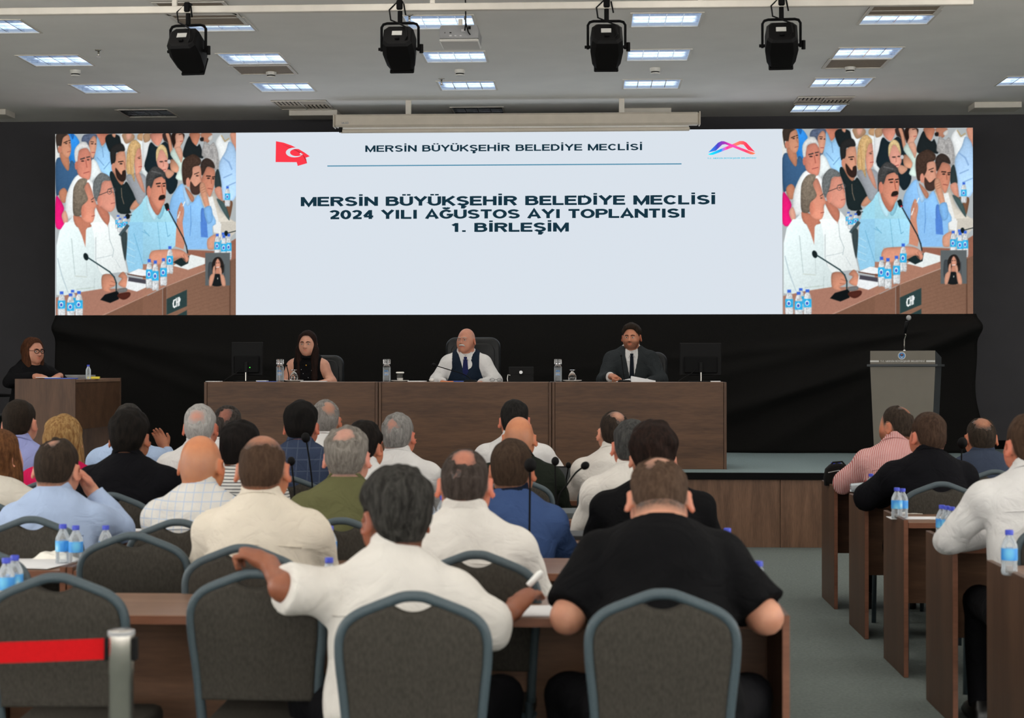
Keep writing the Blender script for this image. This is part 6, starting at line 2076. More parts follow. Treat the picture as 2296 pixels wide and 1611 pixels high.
    ell(Q2, (100, 1010), (36, 100), (204, 128, 106), sh=(.2, 0)); line(Q2, [(230, 880), (300, 870)], 22, (44, 36, 34)); line(Q2, [(340, 880), (385, 870)], 20, (44, 36, 34))
    ell(Q2, (272, 922), (30, 12), (52, 38, 34)); ell(Q2, (362, 918), (22, 12), (52, 38, 34)); line(Q2, [(320, 900), (345, 1040)], 20, (172, 98, 78)); blob(Q2, [(270, 1130), (300, 1080), (370, 1070), (385, 1120), (340, 1150), (280, 1160)], (40, 32, 30)); line(Q2, [(310, 1160), (370, 1155)], 14, (150, 74, 70))
    # raised hand with pen
    blob(Q2, [(600, 1340), (660, 1200), (710, 1330), (690, 1500), (660, 1611), (585, 1611), (590, 1440)], (210, 148, 122), sh=(.1, 0))
    blob(Q4, [(585, 0), (680, 0), (720, 360), (700, 470), (560, 420), (570, 200)], (206, 142, 116), sm=False)
    line(Q2, [(720, 1190), (690, 1260)], 18, (240, 240, 236)); line(Q2, [(640, 1360), (600, 1470)], 20, (240, 240, 236))
    for j in range(3): line(Q2, [(640 + 20 * j, 1260 + 20 * j), (620 + 20 * j, 1400 + 10 * j)], 6, (160, 100, 80))
    # grey man with glasses
    blob(Q1, [(600, 1611), (720, 1290), (940, 1611)], (240, 246, 244), sm=False); blob(Q1, [(930, 1611), (970, 1400), (1080, 1540), (1100, 1611)], (240, 246, 244), sm=False)
    blob(Q3, [(560, 0), (1080, 0), (1130, 180), (1200, 560), (1270, 860), (1110, 860), (830, 900), (660, 900)], (236, 243, 242), sm=False, sh=(-.04, -.04))
    line(Q3, [(940, 40), (960, 300), (1030, 480), (1010, 600)], 9, (176, 190, 192)); line(Q3, [(740, 620), (900, 590), (1010, 560)], 12, (200, 210, 212)); line(Q3, [(720, 260), (720, 640), (780, 880)], 12, (186, 196, 198)); line(Q3, [(1060, 640), (1140, 780)], 10, (196, 206, 208))
    blob(Q1, [(720, 1230), (900, 1320), (960, 1450), (920, 1580), (800, 1440)], (190, 120, 98)); blob(Q3, [(900, 0), (935, 0), (925, 80)], (190, 120, 98), sm=False)
    blob(Q1, [(780, 1000), (820, 860), (960, 800), (1020, 960), (1050, 1120), (1050, 1280), (960, 1360), (820, 1280), (740, 1160)], (212, 144, 124), sh=(.1, .05))
    blob(Q1, [(670, 1000), (690, 820), (800, 690), (930, 730), (970, 820), (840, 830), (800, 990), (760, 1120), (720, 1170)], (108, 112, 112), noise=.12)
    ell(Q1, (790, 1170), (46, 95), (212, 140, 120), sh=(.2, 0)); line(Q1, [(775, 1070), (930, 1010)], 9, (40, 40, 42))
    for c in ((955, 1010), (1018, 985)):
        n = 12; line(Q1, [(c[0] + 38 * math.cos(2 * PI * j / n), c[1] + 42 * math.sin(2 * PI * j / n)) for j in range(n + 1)], 7, (90, 84, 84))
    line(Q1, [(930, 970), (990, 950)], 13, (90, 76, 70)); ell(Q1, (960, 1010), (18, 8), (60, 44, 42)); line(Q1, [(1010, 1010), (1045, 1090)], 12, (176, 108, 90)); line(Q1, [(985, 1215), (1050, 1200)], 11, (156, 84, 78))
    # profile man, front left
    blob(Q1, [(160, 1611), (330, 1430), (420, 1611)], (234, 244, 246), sm=False)
    blob(Q3, [(190, 0), (360, 0), (470, 200), (540, 0), (640, 0), (700, 300), (700, 700), (830, 900), (830, 1150), (620, 1200), (380, 1210), (200, 1290), (40, 1240), (40, 400), (90, 150)], (228, 242, 242), sm=False, sh=(-.06, -.06))
    line(Q3, [(300, 280), (330, 600), (360, 900)], 16, (196, 212, 212)); line(Q3, [(560, 640), (570, 920)], 10, (196, 208, 208)); line(Q3, [(60, 620), (130, 900), (240, 1200)], 18, (190, 208, 214)); line(Q3, [(360, 920), (560, 940)], 20, (206, 216, 210)); line(Q3, [(390, 1150), (700, 1120)], 14, (190, 204, 196)); line(Q3, [(700, 960), (690, 1160)], 9, (186, 200, 200))
    blob(Q1, [(340, 1400), (560, 1500), (640, 1611), (390, 1611)], (192, 122, 98)); blob(Q3, [(380, 0), (640, 0), (550, 130), (540, 420), (480, 230)], (196, 126, 102), sm=False)
    blob(Q1, [(460, 1300), (520, 1050), (520, 900), (590, 850), (650, 980), (690, 1120), (735, 1250), (700, 1310), (700, 1430), (650, 1540), (500, 1500)], (214, 142, 118), sh=(.05, .1))
    blob(Q1, [(320, 1150), (340, 930), (440, 790), (560, 790), (560, 860), (520, 950), (580, 1110), (560, 1180), (480, 1260), (470, 1400), (390, 1430), (330, 1380)], (124, 112, 98), noise=.12, sh=(.1, -.1))
    ell(Q1, (510, 1350), (46, 110), (214, 136, 112), sh=(.2, 0)); line(Q1, [(640, 1150), (690, 1110)], 12, (80, 64, 58)); ell(Q1, (660, 1180), (18, 9), (60, 46, 42)); line(Q1, [(650, 1430), (700, 1420)], 12, (150, 78, 70))
    # ---- table
    blob(Q3, [(30, 1290), (380, 1210), (830, 1140), (1120, 1140), (1611, 1060), (1611, 1250), (830, 1611), (30, 1611)], (170, 122, 104), sm=False)
    blob(Q4, [(0, 720), (420, 720), (560, 560), (1080, 700), (1611, 560), (1611, 620), (1080, 830), (410, 1100), (340, 1130), (0, 1290)], (172, 124, 104), sm=False)
    blob(Q4, [(760, 480), (1250, 500), (1611, 280), (1611, 640), (1080, 760), (760, 560)], (150, 100, 82), sm=False)
    blob(Q3, [(830, 1611), (1611, 1250), (1611, 1611)], (128, 92, 74), sm=False)
    blob(Q4, [(0, 1300), (340, 1140), (340, 1611), (0, 1611)], (134, 96, 78), sm=False)
    blob(Q4, [(410, 1100), (1080, 840), (1611, 620), (1611, 1611), (410, 1611)], (132, 98, 80), sm=False, sh=(-.04, .03))
    blob(Q4, [(345, 1140), (410, 1100), (410, 1611), (345, 1611)], (112, 78, 62), sm=False)
    for j in range(9): line(Q4, [(430, 1240 + 60 * j), (900, 1090 + 62 * j), (1480, 900 + 66 * j)], 8, (112, 80, 64), op=.35)
    line(Q4, [(1500, 680), (1500, 1600)], 24, (98, 70, 56)); line(Q4, [(410, 1100), (1080, 835)], 8, (196, 154, 134))
    line(Q3, [(830, 1600), (1611, 1250)], 9, (198, 156, 136))
    # sign
    blob(Q4, [(410, 1320), (760, 1160), (760, 1440), (410, 1590)], (46, 66, 66), sm=False); blob(Q4, [(560, 1611), (760, 1510), (760, 1611)], (46, 66, 66), sm=False)
    W = (250, 252, 250)
    line(Q4, [(560, 1330), (535, 1345), (524, 1400), (530, 1450), (545, 1462), (562, 1440)], 22, W)
    line(Q4, [(578, 1305), (578, 1450)], 18, W); line(Q4, [(606, 1295), (606, 1440)], 18, W); line(Q4, [(578, 1378), (606, 1368)], 18, W)
    line(Q4, [(626, 1288), (626, 1430)], 16, W); line(Q4, [(626, 1295), (642, 1320), (638, 1350), (626, 1362)], 16, W)
    # hands, microphone and small things
    blob(Q3, [(830, 920), (960, 890), (1050, 960), (1060, 1080), (960, 1140), (980, 1190), (900, 1190), (830, 1130)], (206, 142, 116), sh=(.1, .1))
    blob(Q3, [(1110, 930), (1190, 850), (1260, 930), (1270, 1080), (1200, 1120), (1110, 1060), (1170, 970)], (204, 140, 114), sh=(.1, .1))
    line(Q3, [(980, 1010), (1060, 1040)], 9, (160, 100, 80)); line(Q3, [(960, 1080), (1040, 1090)], 9, (160, 100, 80))
    blob(Q3, [(1240, 900), (1460, 800), (1611, 830), (1600, 920), (1450, 920)], (240, 244, 246), sm=False); blob(Q3, [(1270, 960), (1600, 1030), (1590, 1120), (1430, 1190), (1240, 1140)], (236, 240, 242), sm=False); blob(Q3, [(1290, 940), (1600, 990), (1590, 1060), (1280, 1010)], (74, 72, 82), sm=False)
    line(Q3, [(1270, 890), (1600, 950)], 20, (96, 66, 56))
    ell(Q3, (550, 590), (42, 66), (24, 36, 38), rot=-.3); line(Q3, [(590, 610), (960, 850), (1040, 940), (1075, 1040), (1075, 1180)], 22, (40, 62, 66))
    blob(Q3, [(800, 1330), (880, 1240), (1120, 1170), (1120, 1320), (970, 1385)], (18, 22, 24), sm=False)
    blob(Q3, [(1110, 1230), (1300, 1200), (1310, 1270), (1210, 1330), (1110, 1290)], (80, 40, 32)); blob(Q3, [(1100, 1150), (1250, 1130), (1250, 1190), (1120, 1210)], (120, 120, 120))
    line(Q2, [(400, 1240), (430, 1320)], 60, (24, 30, 32)); ell(Q2, (415, 1270), (36, 62), (24, 30, 32)); ell(Q2, (436, 1325), (14, 14), (220, 40, 60))
    line(Q2, [(450, 1350), (590, 1611)], 20, (36, 46, 50)); line(Q4, [(550, 0), (700, 280), (750, 420), (770, 530)], 20, (30, 40, 44))
    blob(Q4, [(520, 750), (830, 560), (1070, 620), (1070, 720), (780, 820)], (232, 238, 236), sm=False)
    blob(Q4, [(520, 690), (640, 620), (800, 580), (780, 710), (660, 765)], (30, 44, 46), sm=False)
    blob(Q4, [(110, 640), (160, 500), (400, 470), (620, 470), (740, 530), (790, 620), (770, 680), (740, 690), (700, 620), (600, 620), (480, 640), (240, 740)], (214, 148, 122), sh=(0, .12))
    line(Q4, [(660, 590), (720, 670)], 8, (160, 100, 82)); line(Q4, [(700, 560), (750, 680)], 8, (160, 100, 82))
    line(Q4, [(1340, 40), (1320, 260)], 18, (240, 240, 238)); ell(Q4, (1432, 200), (34, 48), (22, 32, 34)); line(Q4, [(1460, 195), (1611, 155)], 14, (30, 40, 42))
    ell(Q1, (1270, 1435), (40, 46), (24, 30, 32)); line(Q1, [(1300, 1420), (1340, 1415)], 12, (24, 30, 32))
    def bottle_pic(Q, x, y0, y1, w):
        h = y1 - y0
        blob(Q, [(x - w * .16, y0 + h * .10), (x + w * .16, y0 + h * .10), (x + w * .45, y0 + h * .32), (x + w * .5, y1 - h * .04), (x, y1), (x - w * .5, y1 - h * .04), (x - w * .45, y0 + h * .32)], (208, 212, 214), noise=.14)
        blob(Q, [(x - w * .5, y0 + h * .36), (x + w * .5, y0 + h * .36), (x + w * .5, y0 + h * .68), (x - w * .5, y0 + h * .68)], (52, 176, 232), sm=False, noise=.08)
        ell(Q, (x - w * .05, y0 + h * .52), (w * .26, h * .10), (226, 242, 248)); ell(Q, (x - w * .05, y0 + h * .53), (w * .16, h * .06), (60, 90, 190))
        blob(Q, [(x - w * .24, y0), (x + w * .24, y0), (x + w * .24, y0 + h * .11), (x - w * .24, y0 + h * .11)], (60, 104, 214), sm=False)
        line(Q, [(x - w * .3, y0 + h * .72), (x - w * .3, y1 - h * .06)], w * .12, (246, 248, 250)); line(Q, [(x - w * .2, y0 + h * .18), (x - w * .32, y0 + h * .32)], w * .1, (248, 250, 252))
    bottle_pic(Q1, 1105, 1415, 1640, 90); bottle_pic(Q1, 1225, 1440, 1680, 90); bottle_pic(Q1, 1140, 1465, 1700, 86)
    line(Q3, [(1150, 220), (1270, 60)], 60, (70, 86, 92)); blob(Q3, [(1160, 230), (1260, 190), (1240, 640), (1200, 560)], (58, 70, 72))
    bottle_pic(Q3, 320, 1160, 1540, 120); bottle_pic(Q3, 130, 1185, 1620, 130); bottle_pic(Q3, 430, 1180, 1620, 130); bottle_pic(Q3, 285, 1220, 1660, 130)
    bottle_pic(Q4, 465, 415, 880, 110); bottle_pic(Q4, 110, 635, 1130, 112); bottle_pic(Q4, 355, 620, 1085, 116); bottle_pic(Q4, 215, 658, 1165, 116)
    bottle_pic(Q4, 1380, 185, 560, 92); bottle_pic(Q4, 1280, 205, 600, 100); bottle_pic(Q4, 1478, 205, 640, 92); bottle_pic(Q4, 1393, 230, 640, 100)
    bottle_pic(Q2, 1455, 930, 1270, 90)
    # inset with the signing woman
    blob(Q4, [(1075, 530), (1500, 530), (1500, 1090), (1075, 1090)], (94, 100, 102), sm=False, noise=.01)
    blob(Q4, [(1130, 720), (1180, 690), (1230, 720), (1230, 960), (1130, 980)], (66, 72, 76)); line(Q4, [(1405, 730), (1405, 1000)], 14, (70, 76, 80))
    blob(Q4, [(1200, 880), (1190, 720), (1240, 620), (1330, 610), (1390, 720), (1390, 860), (1350, 880), (1230, 840)], (40, 34, 32), noise=.15)
    blob(Q4, [(1250, 700), (1285, 630), (1325, 680), (1335, 760), (1300, 830), (1255, 780)], (216, 152, 128)); blob(Q4, [(1260, 800), (1320, 800), (1330, 890), (1250, 890)], (198, 136, 112))
    ell(Q4, (1270, 705), (12, 5), (50, 36, 34)); ell(Q4, (1306, 703), (12, 5), (50, 36, 34)); line(Q4, [(1265, 778), (1312, 775)], 12, (236, 226, 224))
    blob(Q4, [(1220, 900), (1350, 900), (1390, 960), (1350, 1090), (1200, 1090), (1190, 980)], (26, 30, 32))
    blob(Q4, [(1140, 1085), (1150, 940), (1210, 880), (1240, 900), (1190, 1085)], (212, 154, 128)); blob(Q4, [(1425, 1085), (1400, 930), (1340, 890), (1330, 920), (1360, 1085)], (212, 154, 128))
    blob(Q4, [(1200, 880), (1210, 780), (1240, 750), (1245, 820), (1240, 890)], (220, 162, 136)); blob(Q4, [(1320, 890), (1310, 800), (1340, 780), (1360, 850), (1350, 910)], (220, 162, 136))
    ell(Q4, (1288, 970), (7, 16), (210, 206, 196))
    # slight sharpening and glow of a real camera image
    bl = (4 * img + np.roll(img, 1, 0) + np.roll(img, -1, 0) + np.roll(img, 1, 1) + np.roll(img, -1, 1)) / 8
    bl[0], bl[-1], bl[:, 0], bl[:, -1] = img[0], img[-1], img[:, 0], img[:, -1]
    return np.clip(bl, 0, 255) / 255

def picture_panels():
    img = paint_picture()
    linr = np.where(img <= .04045, img / 12.92, ((img + .055) / 1.055) ** 2.4)
    NP = img.shape[0]
    m, nt, b = base_mat('camera_picture'); nt.nodes.remove(b)
    e = nd(nt, 'ShaderNodeEmission'); e.inputs[1].default_value = 0.65
    at_ = nd(nt, 'ShaderNodeVertexColor', layer_name='picture')
    nt.links.new(at_.outputs[0], e.inputs[0]); nt.links.new(e.outputs[0], nt.nodes['Material Output'].inputs[0])
    g = np.linspace(0, 1, NP)
    X, Z = np.meshgrid(g, 1 - g)
    V = np.stack([X, np.zeros_like(X), Z], -1).reshape(-1, 3)
    I = np.arange(NP * NP).reshape(NP, NP)
    Qd = np.stack([I[1:, :-1], I[1:, 1:], I[:-1, 1:], I[:-1, :-1]], -1).reshape(-1, 4)
    me = np_mesh('camera_picture', V, Qd, m, smooth=False)
    ca = me.color_attributes.new('picture', 'FLOAT_COLOR', 'POINT')
    ca.data.foreach_set('color', np.concatenate([linr.reshape(-1, 3), np.ones((NP * NP, 1))], 1).astype(np.float32).ravel())
    for x0, x1 in ((0.0, SX0), (SX1, W_)):
        o = child('camera_picture', me, led, (x0, .009, 0))
        o.scale = (x1 - x0, 1, H_)
        o['label'] = 'live camera picture of the seated delegates'
picture_panels()
# ---------------------------------------------------------------- who sits where
SK = dict(tan=(196, 136, 104), fair=(216, 164, 138), red=(214, 142, 116), dark=(150, 96, 70), olive=(186, 132, 102))
WH = cloth_mat('white_cotton', (206, 202, 196))
WH2 = cloth_mat('white_cotton_cool', (206, 205, 204))
CREAM = cloth_mat('cream_cotton', (208, 199, 184))
BLACKC = cloth_mat('black_cotton', (13, 13, 15))
BLKSUIT = cloth_mat('black_wool', (14, 14, 18))
NAVY = cloth_mat('navy_knit', (18, 26, 42))

def seat(label, px, py, hipY, lean=.10, chair_label=None, lat=0.0, cx=None, **kw):
    hy = hipY + lean + kw.get('head_fwd', .03)
    kw.setdefault('res', 1.0 if hipY < 6.5 else (1.1 if hipY < 7.5 else 1.22))
    p = at(px, py, hy)
    x = p.x - lat
    t = person(label, x, hipY, zt=p.z, lean=lean, lat=lat, group='audience in the hall', **kw)
    if chair_label:
        chair(cx if cx is not None else x, hipY + .03, chair_label)
    return t
def loc_pts(x, y, *pts):
    return [np.array(at(*q)) - np.array([x, y, 0]) for q in pts]

# ---- nearest row
hy = 4.74
xA = at(886, 1052, hy + .13).x + .0
def a1_pen(t, g):
    E_, W2, Hd = g['A'][1]
    d = Vector((.45, .25, .45)).normalized()
    c = Vector(Hd) + Vector((.012, .02, .03))
    MB().tube([c - d * .03, c + d * .022, c + d * .034], [.010, .011, .007], 10).build('white_marker', M['pen_white'], t, True)
rx = xA + .01
armsA = {-1: loc_pts(rx, hy, (636, 1318, 4.745), (604, 1266, 4.87), (566, 1246, 4.885)),
         1: loc_pts(rx, hy, (1100, 1402, 4.84), (1150, 1372, 5.0), (1190, 1322, 5.07)),
         ('cut', -1): .10, ('cut', 1): .12, ('curl', -1): .95, ('curl', 1): .6}
seat('man in loose white shirt with dark wavy hair, arm over the next chair', 886, 1050, hy, .10, lat=-.01, skin=SK['dark'], hair='bushy', hcol=(30, 28, 26), hcol2=(84, 82, 78),
     cloth=WH, sleeve={-1: 'wide', 1: 'elbow'}, arms=armsA, w=1.05, sh=.185, arm_r=.9, spread=.30, yaw=.48, pitch=-.05, seed=11, hand_fine=(-1, 1), res=.9, extra=a1_pen)
hy = 4.80
rx = at(1478, 1020, hy + .28).x
armsB = {-1: loc_pts(rx, hy, (1272, 1385, 4.92), (1340, 1378, 5.22), (1400, 1372, 5.27)),
         1: loc_pts(rx, hy, (1716, 1385, 4.92), (1640, 1378, 5.22), (1570, 1372, 5.27))}
seat('heavy man in black polo bent over the desk in the nearest row', 1478, 1022, hy, .20, skin=SK['fair'], hair='crown', hcol=(66, 50, 40), hcol2=(110, 88, 72), bald_r=(.05, .055, .05), bald_c=(0, -.05, .075),
     top='polo', cloth=BLACKC, sleeve='short', arms=armsB, w=1.28, sh=.19, d=1.1, spread=.29, pitch=-.50, head_fwd=.09, nup=.055, seed=12, arm_r=1.12, res=.9, neckw=1.12, collar='none')
# ---- second row
h2 = 5.88
seat('man in cream shirt with thinning cropped hair, second row', 590, 975, h2, .08, skin=SK['tan'], hair='crown', thick=.005, hcol=(62, 46, 36), hcol2=(100, 78, 62), bald_r=(.062, .09, .05), bald_c=(0, .0, .10),
     cloth=CREAM, w=1.12, sh=.185, seed=13, pitch=-.08)
seat('man in white shirt with cropped grey-brown hair, second row', 1043, 1006, 5.72, .10, skin=SK['red'], hair='crown', thick=.006, hcol=(52, 44, 40), hcol2=(92, 82, 76), bald_r=(.042, .05, .045), bald_c=(0, -.075, .080),
     cloth=WH, w=1.12, sh=.19, seed=14, pitch=-.15, neckw=1.12)
# ---- third row
h3 = 6.88
hx = at(128, 982, h3 + .13).x
seat('man in light blue shirt holding a hand to his face', 128, 982, h3, .12, skin=SK['fair'], hair='crown', hcol=(44, 36, 30), hcol2=(74, 62, 52), bald_r=(.022, .028, .03), bald_c=(-.01, -.055, .10), roll=.06,
     cloth=cloth_mat('light_blue_cotton', (160, 178, 208)), w=1.15, sh=.185, seed=15, pitch=-.12, hand_fine=(1,),
     arms={1: [(.25, .26, .86), (.115, .27, 1.03), (.075, .235, 1.115)], ('curl', 1): .7})
seat('bald man in white checked shirt, third row', 452, 978, h3, .10, skin=(208, 142, 100), hair='bald', hcol=(150, 140, 130), yaw=-.15,
     cloth=cloth_mat('checked_white_cotton', (206, 204, 200), 'check', (168, 184, 206)), w=1.15, sh=.185, seed=16, pitch=-.12)
seat('grey-haired man in olive green shirt, third row', 778, 952, h3, .08, skin=(222, 168, 150), hair='crown', thick=.018, hcol=(104, 98, 92), hcol2=(168, 162, 154), bald_r=(.045, .05, .045), bald_c=(-.005, -.06, .095),
     top='tee', cloth=cloth_mat('olive_cotton', (92, 92, 62)), w=1.18, sh=.19, seed=17)
seat('man in blue sweater with navy collar, third row', 1148, 985, h3 + .1, .08, skin=SK['tan'], hair='short', hcol=(50, 38, 30), hcol2=(88, 70, 56), yaw=-.1,
     top='tee', cloth=cloth_mat('blue_knit', (56, 76, 116)), collar=NAVY, collar_h=.034, w=1.05, sh=.175, seed=18, chair_label='grey banquet chair of the man in blue sweater', cx=at(1148, 985, h3 + .2).x - .12)
seat('broad man in black shirt with bushy dark hair, third row', 1464, 947, h3 + .13, .08, skin=SK['fair'], hair='bushy', hcol=(24, 17, 14), hcol2=(58, 40, 34),
     cloth=BLACKC, w=1.25, sh=.205, seed=19, chair_label='grey banquet chair of the broad man in black shirt', cx=at(1464, 1100, 7.0).x)
# ---- fourth row
h4 = 8.03
seat('man in black blazer with thick black hair, fourth row', 291, 918, h4, .08, skin=SK['olive'], hair='full', hcol=(14, 13, 12), hcol2=(40, 34, 30), top='blazer', cloth=BLKSUIT, w=1.1, sh=.195, seed=21)
seat('dark-haired person in black and white striped shirt, fourth row', 541, 946, h4, .08, skin=SK['tan'], hair='full', hcol=(14, 12, 12), hcol2=(36, 30, 28), cloth=cloth_mat('striped_cotton', (200, 199, 195), 'hstripe', (70, 72, 76), 1.0), w=1.0, sh=.17, seed=22, yaw=-.2,
     chair_label='grey banquet chair of the person in striped shirt')
seat('woman with brown hair in white blouse at the left edge', 3, 962, h4 - .25, .06, skin=SK['fair'], hair='long', hcol=(74, 46, 28), hcol2=(136, 92, 58), top='blouse', cloth=cloth_mat('white_blouse_cotton', (206, 201, 190)), sleeve='short', w=.92, sh=.155, seed=23, yaw=-.5,
     chair_label='grey banquet chair of the woman in white blouse')
seat('man in white shirt with grey-black hair behind the black shirt, fourth row', 1416, 941, h4, .14, skin=SK['red'], hair='short', hcol=(48, 48, 48), hcol2=(96, 96, 94), cloth=WH, w=1.1, sh=.185, seed=24,
     chair_label='grey banquet chair of the white-shirted man in the fourth row')
# ---- fifth row
h5 = 9.25
seat('woman in magenta blouse with long blonde hair', 142, 930, h5 - .45, .06, skin=SK['fair'], hair='long', hcol=(120, 84, 48), hcol2=(206, 168, 112), top='blouse', cloth=cloth_mat('magenta_cotton', (180, 20, 74)), sleeve='short', w=.95, sh=.165, seed=31,
     chair_label='grey banquet chair of the woman in magenta')
seat('man in blue plaid blazer with black hair, fifth row', 676, 901, h5, .08, skin=SK['red'], hair='full', hcol=(12, 12, 12), hcol2=(32, 28, 26), top='blazer', cloth=cloth_mat('plaid_wool', (52, 62, 84), 'check', (70, 79, 98), 1.7), w=1.08, sh=.19, seed=32,
     chair_label='grey banquet chair of the man in plaid blazer')
seat('grey-haired man in white shirt seated alone before the middle stage desk', 893, 925, h5, .10, skin=SK['red'], hair='crown', hcol=(110, 108, 106), hcol2=(176, 174, 170), bald_r=(.032, .036, .036), bald_c=(-.01, -.08, .06), cloth=WH2, w=1.1, sh=.185, seed=33, yaw=-.12,
     chair_label='grey banquet chair of the grey-haired man before the middle stage desk')
seat('black-haired man with white collar beside the olive shirt', 818, 945, h5 - .5, .10, skin=SK['tan'], hair='full', hcol=(16, 14, 13), hcol2=(42, 36, 32), cloth=WH2, w=.95, sh=.165, seed=34, yaw=-.3,
     chair_label='grey banquet chair of the black-haired man with white collar')
seat('bald man in dark green shirt, fifth row', 1164, 935, h5, .12, skin=(206, 142, 104), hair='bald', hcol=(120, 110, 100), top='polo', cloth=cloth_mat('dark_green_cotton', (26, 31, 25)), w=1.15, sh=.185, seed=35,
     chair_label='grey banquet chair of the bald man in dark green')
seat('man in white shirt with faded dark hair before the right stage desk', 1377, 920, h5 + .2, .12, skin=SK['fair'], hair='crown', thick=.007, hcol=(36, 30, 26), hcol2=(70, 58, 50), bald_r=(.04, .045, .035), bald_c=(.012, -.06, .092), cloth=WH, w=1.1, sh=.185, seed=36, yaw=.15,
     chair_label='grey banquet chair of the man with faded hair')
seat('man in white shirt with white-grey hair, left of the striped shirt', 450, 906, h5, .08, skin=SK['red'], hair='crown', hcol=(150, 148, 146), hcol2=(212, 210, 206), bald_r=(.042, .04, .036), bald_c=(0, -.085, .06), cloth=WH2, w=1.12, sh=.19, seed=37,
     chair_label='grey banquet chair of the man with white-grey hair')
seat('man in lavender blue shirt at the far left', 44, 897, h5, .06, skin=SK['fair'], hair='short', hcol=(30, 25, 20), hcol2=(58, 48, 40), cloth=cloth_mat('lavender_cotton', (144, 152, 202)), w=1.1, sh=.185, seed=38,
     chair_label='grey banquet chair of the man in lavender blue')
# ---- sixth row
h6 = 10.33
seat('man in pale blue shirt half hidden by the black blazer', 290, 906, h6, .08, skin=SK['tan'], hair='short', hcol=(34, 32, 30), hcol2=(84, 80, 76), cloth=cloth_mat('pale_blue_cotton', (160, 180, 210)), w=1.2, sh=.20, seed=41, hand_fine=(1,),
     arms={1: [(.27, .16, .92), (.20, .26, 1.04), (.165, .25, 1.12)]}, chair_label='grey banquet chair of the man in pale blue')
seat('balding man with dark sides behind the white-grey hair, sixth row', 511, 909, h6, .08, skin=(170, 110, 90), hair='crown', hcol=(40, 36, 34), hcol2=(84, 78, 74), bald_r=(.042, .05, .05), bald_c=(0, -.08, .07), cloth=WH2, w=1.0, sh=.175, seed=42,
     chair_label='grey banquet chair of the balding man in sixth row')
seat('half bald grey man in white shirt behind the plaid blazer, sixth row', 731, 896, h6, .08, skin=SK['tan'], hair='crown', hcol=(112, 108, 104), hcol2=(164, 160, 156), bald_r=(.042, .055, .05), bald_c=(.026, -.06, .075), cloth=WH2, w=1.05, sh=.18, seed=43,
     chair_label='grey banquet chair of the half bald grey man in sixth row')
seat('man in white shirt with cropped black hair behind the bald head', 1154, 897, h6, .12, skin=SK['red'], hair='short', hcol=(22, 21, 20), hcol2=(50, 48, 46), cloth=WH2, w=1.12, sh=.19, seed=44, arms={-1: 'wide', 1: 'wide'},
     chair_label='grey banquet chair of the man with cropped black hair')
# ---- right block
seat('man in pink striped shirt looking left, right block', 2008, 909, 10.3, .12, skin=SK['tan'], hair='crown', thick=.007, hcol=(44, 36, 30), hcol2=(80, 68, 58), bald_r=(.035, .05, .045), bald_c=(.02, -.055, .09), yaw=.75,
     cloth=cloth_mat('pink_striped_cotton', (208, 178, 174), 'vstripe', (182, 110, 108)), w=1.2, sh=.195, seed=51, arms={-1: 'wide'}, lat=.02, beard=.6,
     chair_label='grey banquet chair of the man in pink stripes')
seat('man in black suit with short brown hair, right block', 2080, 925, 9.12, .16, skin=SK['red'], hair='short', hcol=(52, 38, 30), hcol2=(96, 74, 60), yaw=.30, top='blazer', cloth=BLKSUIT, w=1.1, sh=.20, seed=52, arms={-1: 'wide'})
seat('balding man in blue grey suit, right block', 2199, 935, 10.15, .12, skin=SK['tan'], hair='crown', thick=.008, hcol=(40, 34, 28), hcol2=(76, 64, 54), bald_r=(.05, .06, .045), bald_c=(0, -.05, .09), top='blazer', cloth=cloth_mat('blue_grey_wool', (52, 60, 76)), w=1.12, sh=.195, seed=53)
seat('man in white shirt at the right edge', 2306, 928, 6.86, .10, skin=SK['red'], hair='short', hcol=(58, 42, 32), hcol2=(98, 76, 60), cloth=WH2, w=1.15, sh=.195, seed=54, yaw=.15, arms={-1: 'wide'})

# ---- people on the stage
def front_y(g, x, z, off):
    ys = np.linspace(-.1, .5, 300)
    f = g['torso'](np.stack([np.full(300, x), ys, np.full(300, z)], 1), off)
    ins = np.where(f < 0)[0]
    return ys[ins[-1]] if len(ins) else ys[0]
def tie(t, g, mat, off, length=.30, wtop=.020, wbot=.042):
    N = g['N']
    vs, fs = [], []
    n = 12
    for k in range(n):
        u = k / (n - 1)
        z = N[2] - .045 - u * length
        yy = front_y(g, N[0], z, off) + .006
        ww = wtop + (wbot - wtop) * u
        for dx, dy in ((-ww, -.002), (0, .003), (ww, -.002), (0, -.006)):
            vs.append((N[0] + dx, yy + dy, z))
    for k in range(n - 1):
        for j in range(4):
            fs.append((k * 4 + j, k * 4 + (j + 1) % 4, k * 4 + 4 + (j + 1) % 4, k * 4 + 4 + j))
    fs += [(0, 1, 2, 3), tuple(range(4 * n - 4, 4 * n))]
    tt = MB().add(vs, fs).build('tie', mat, t, 40)
    z = N[2] - .030
    yy = front_y(g, N[0], z - .01, off) + .006
    MB().prism([(-.017, .014), (.017, .014), (.010, -.018), (-.010, -.018)], yy - .008, yy + .008, .004).xf(Matrix.Translation((N[0], 0, z))).build('knot', mat, tt)
    # collar points
    for s in (-1, 1):
        vs = [(N[0] + s * .004, yy + .006, N[2] - .008), (N[0] + s * .055, yy - .045, N[2] + .035), (N[0] + s * .062, yy - .035, N[2] - .005), (N[0] + s * .036, yy + .004, N[2] - .060)]
        vs += [(a, b - .004, c) for a, b, c in vs]
        MB().add(vs, [(0, 1, 2, 3), (4, 7, 6, 5), (0, 4, 5, 1), (1, 5, 6, 2), (2, 6, 7, 3), (3, 7, 4, 0)]).build('collar_point', WH2, t)
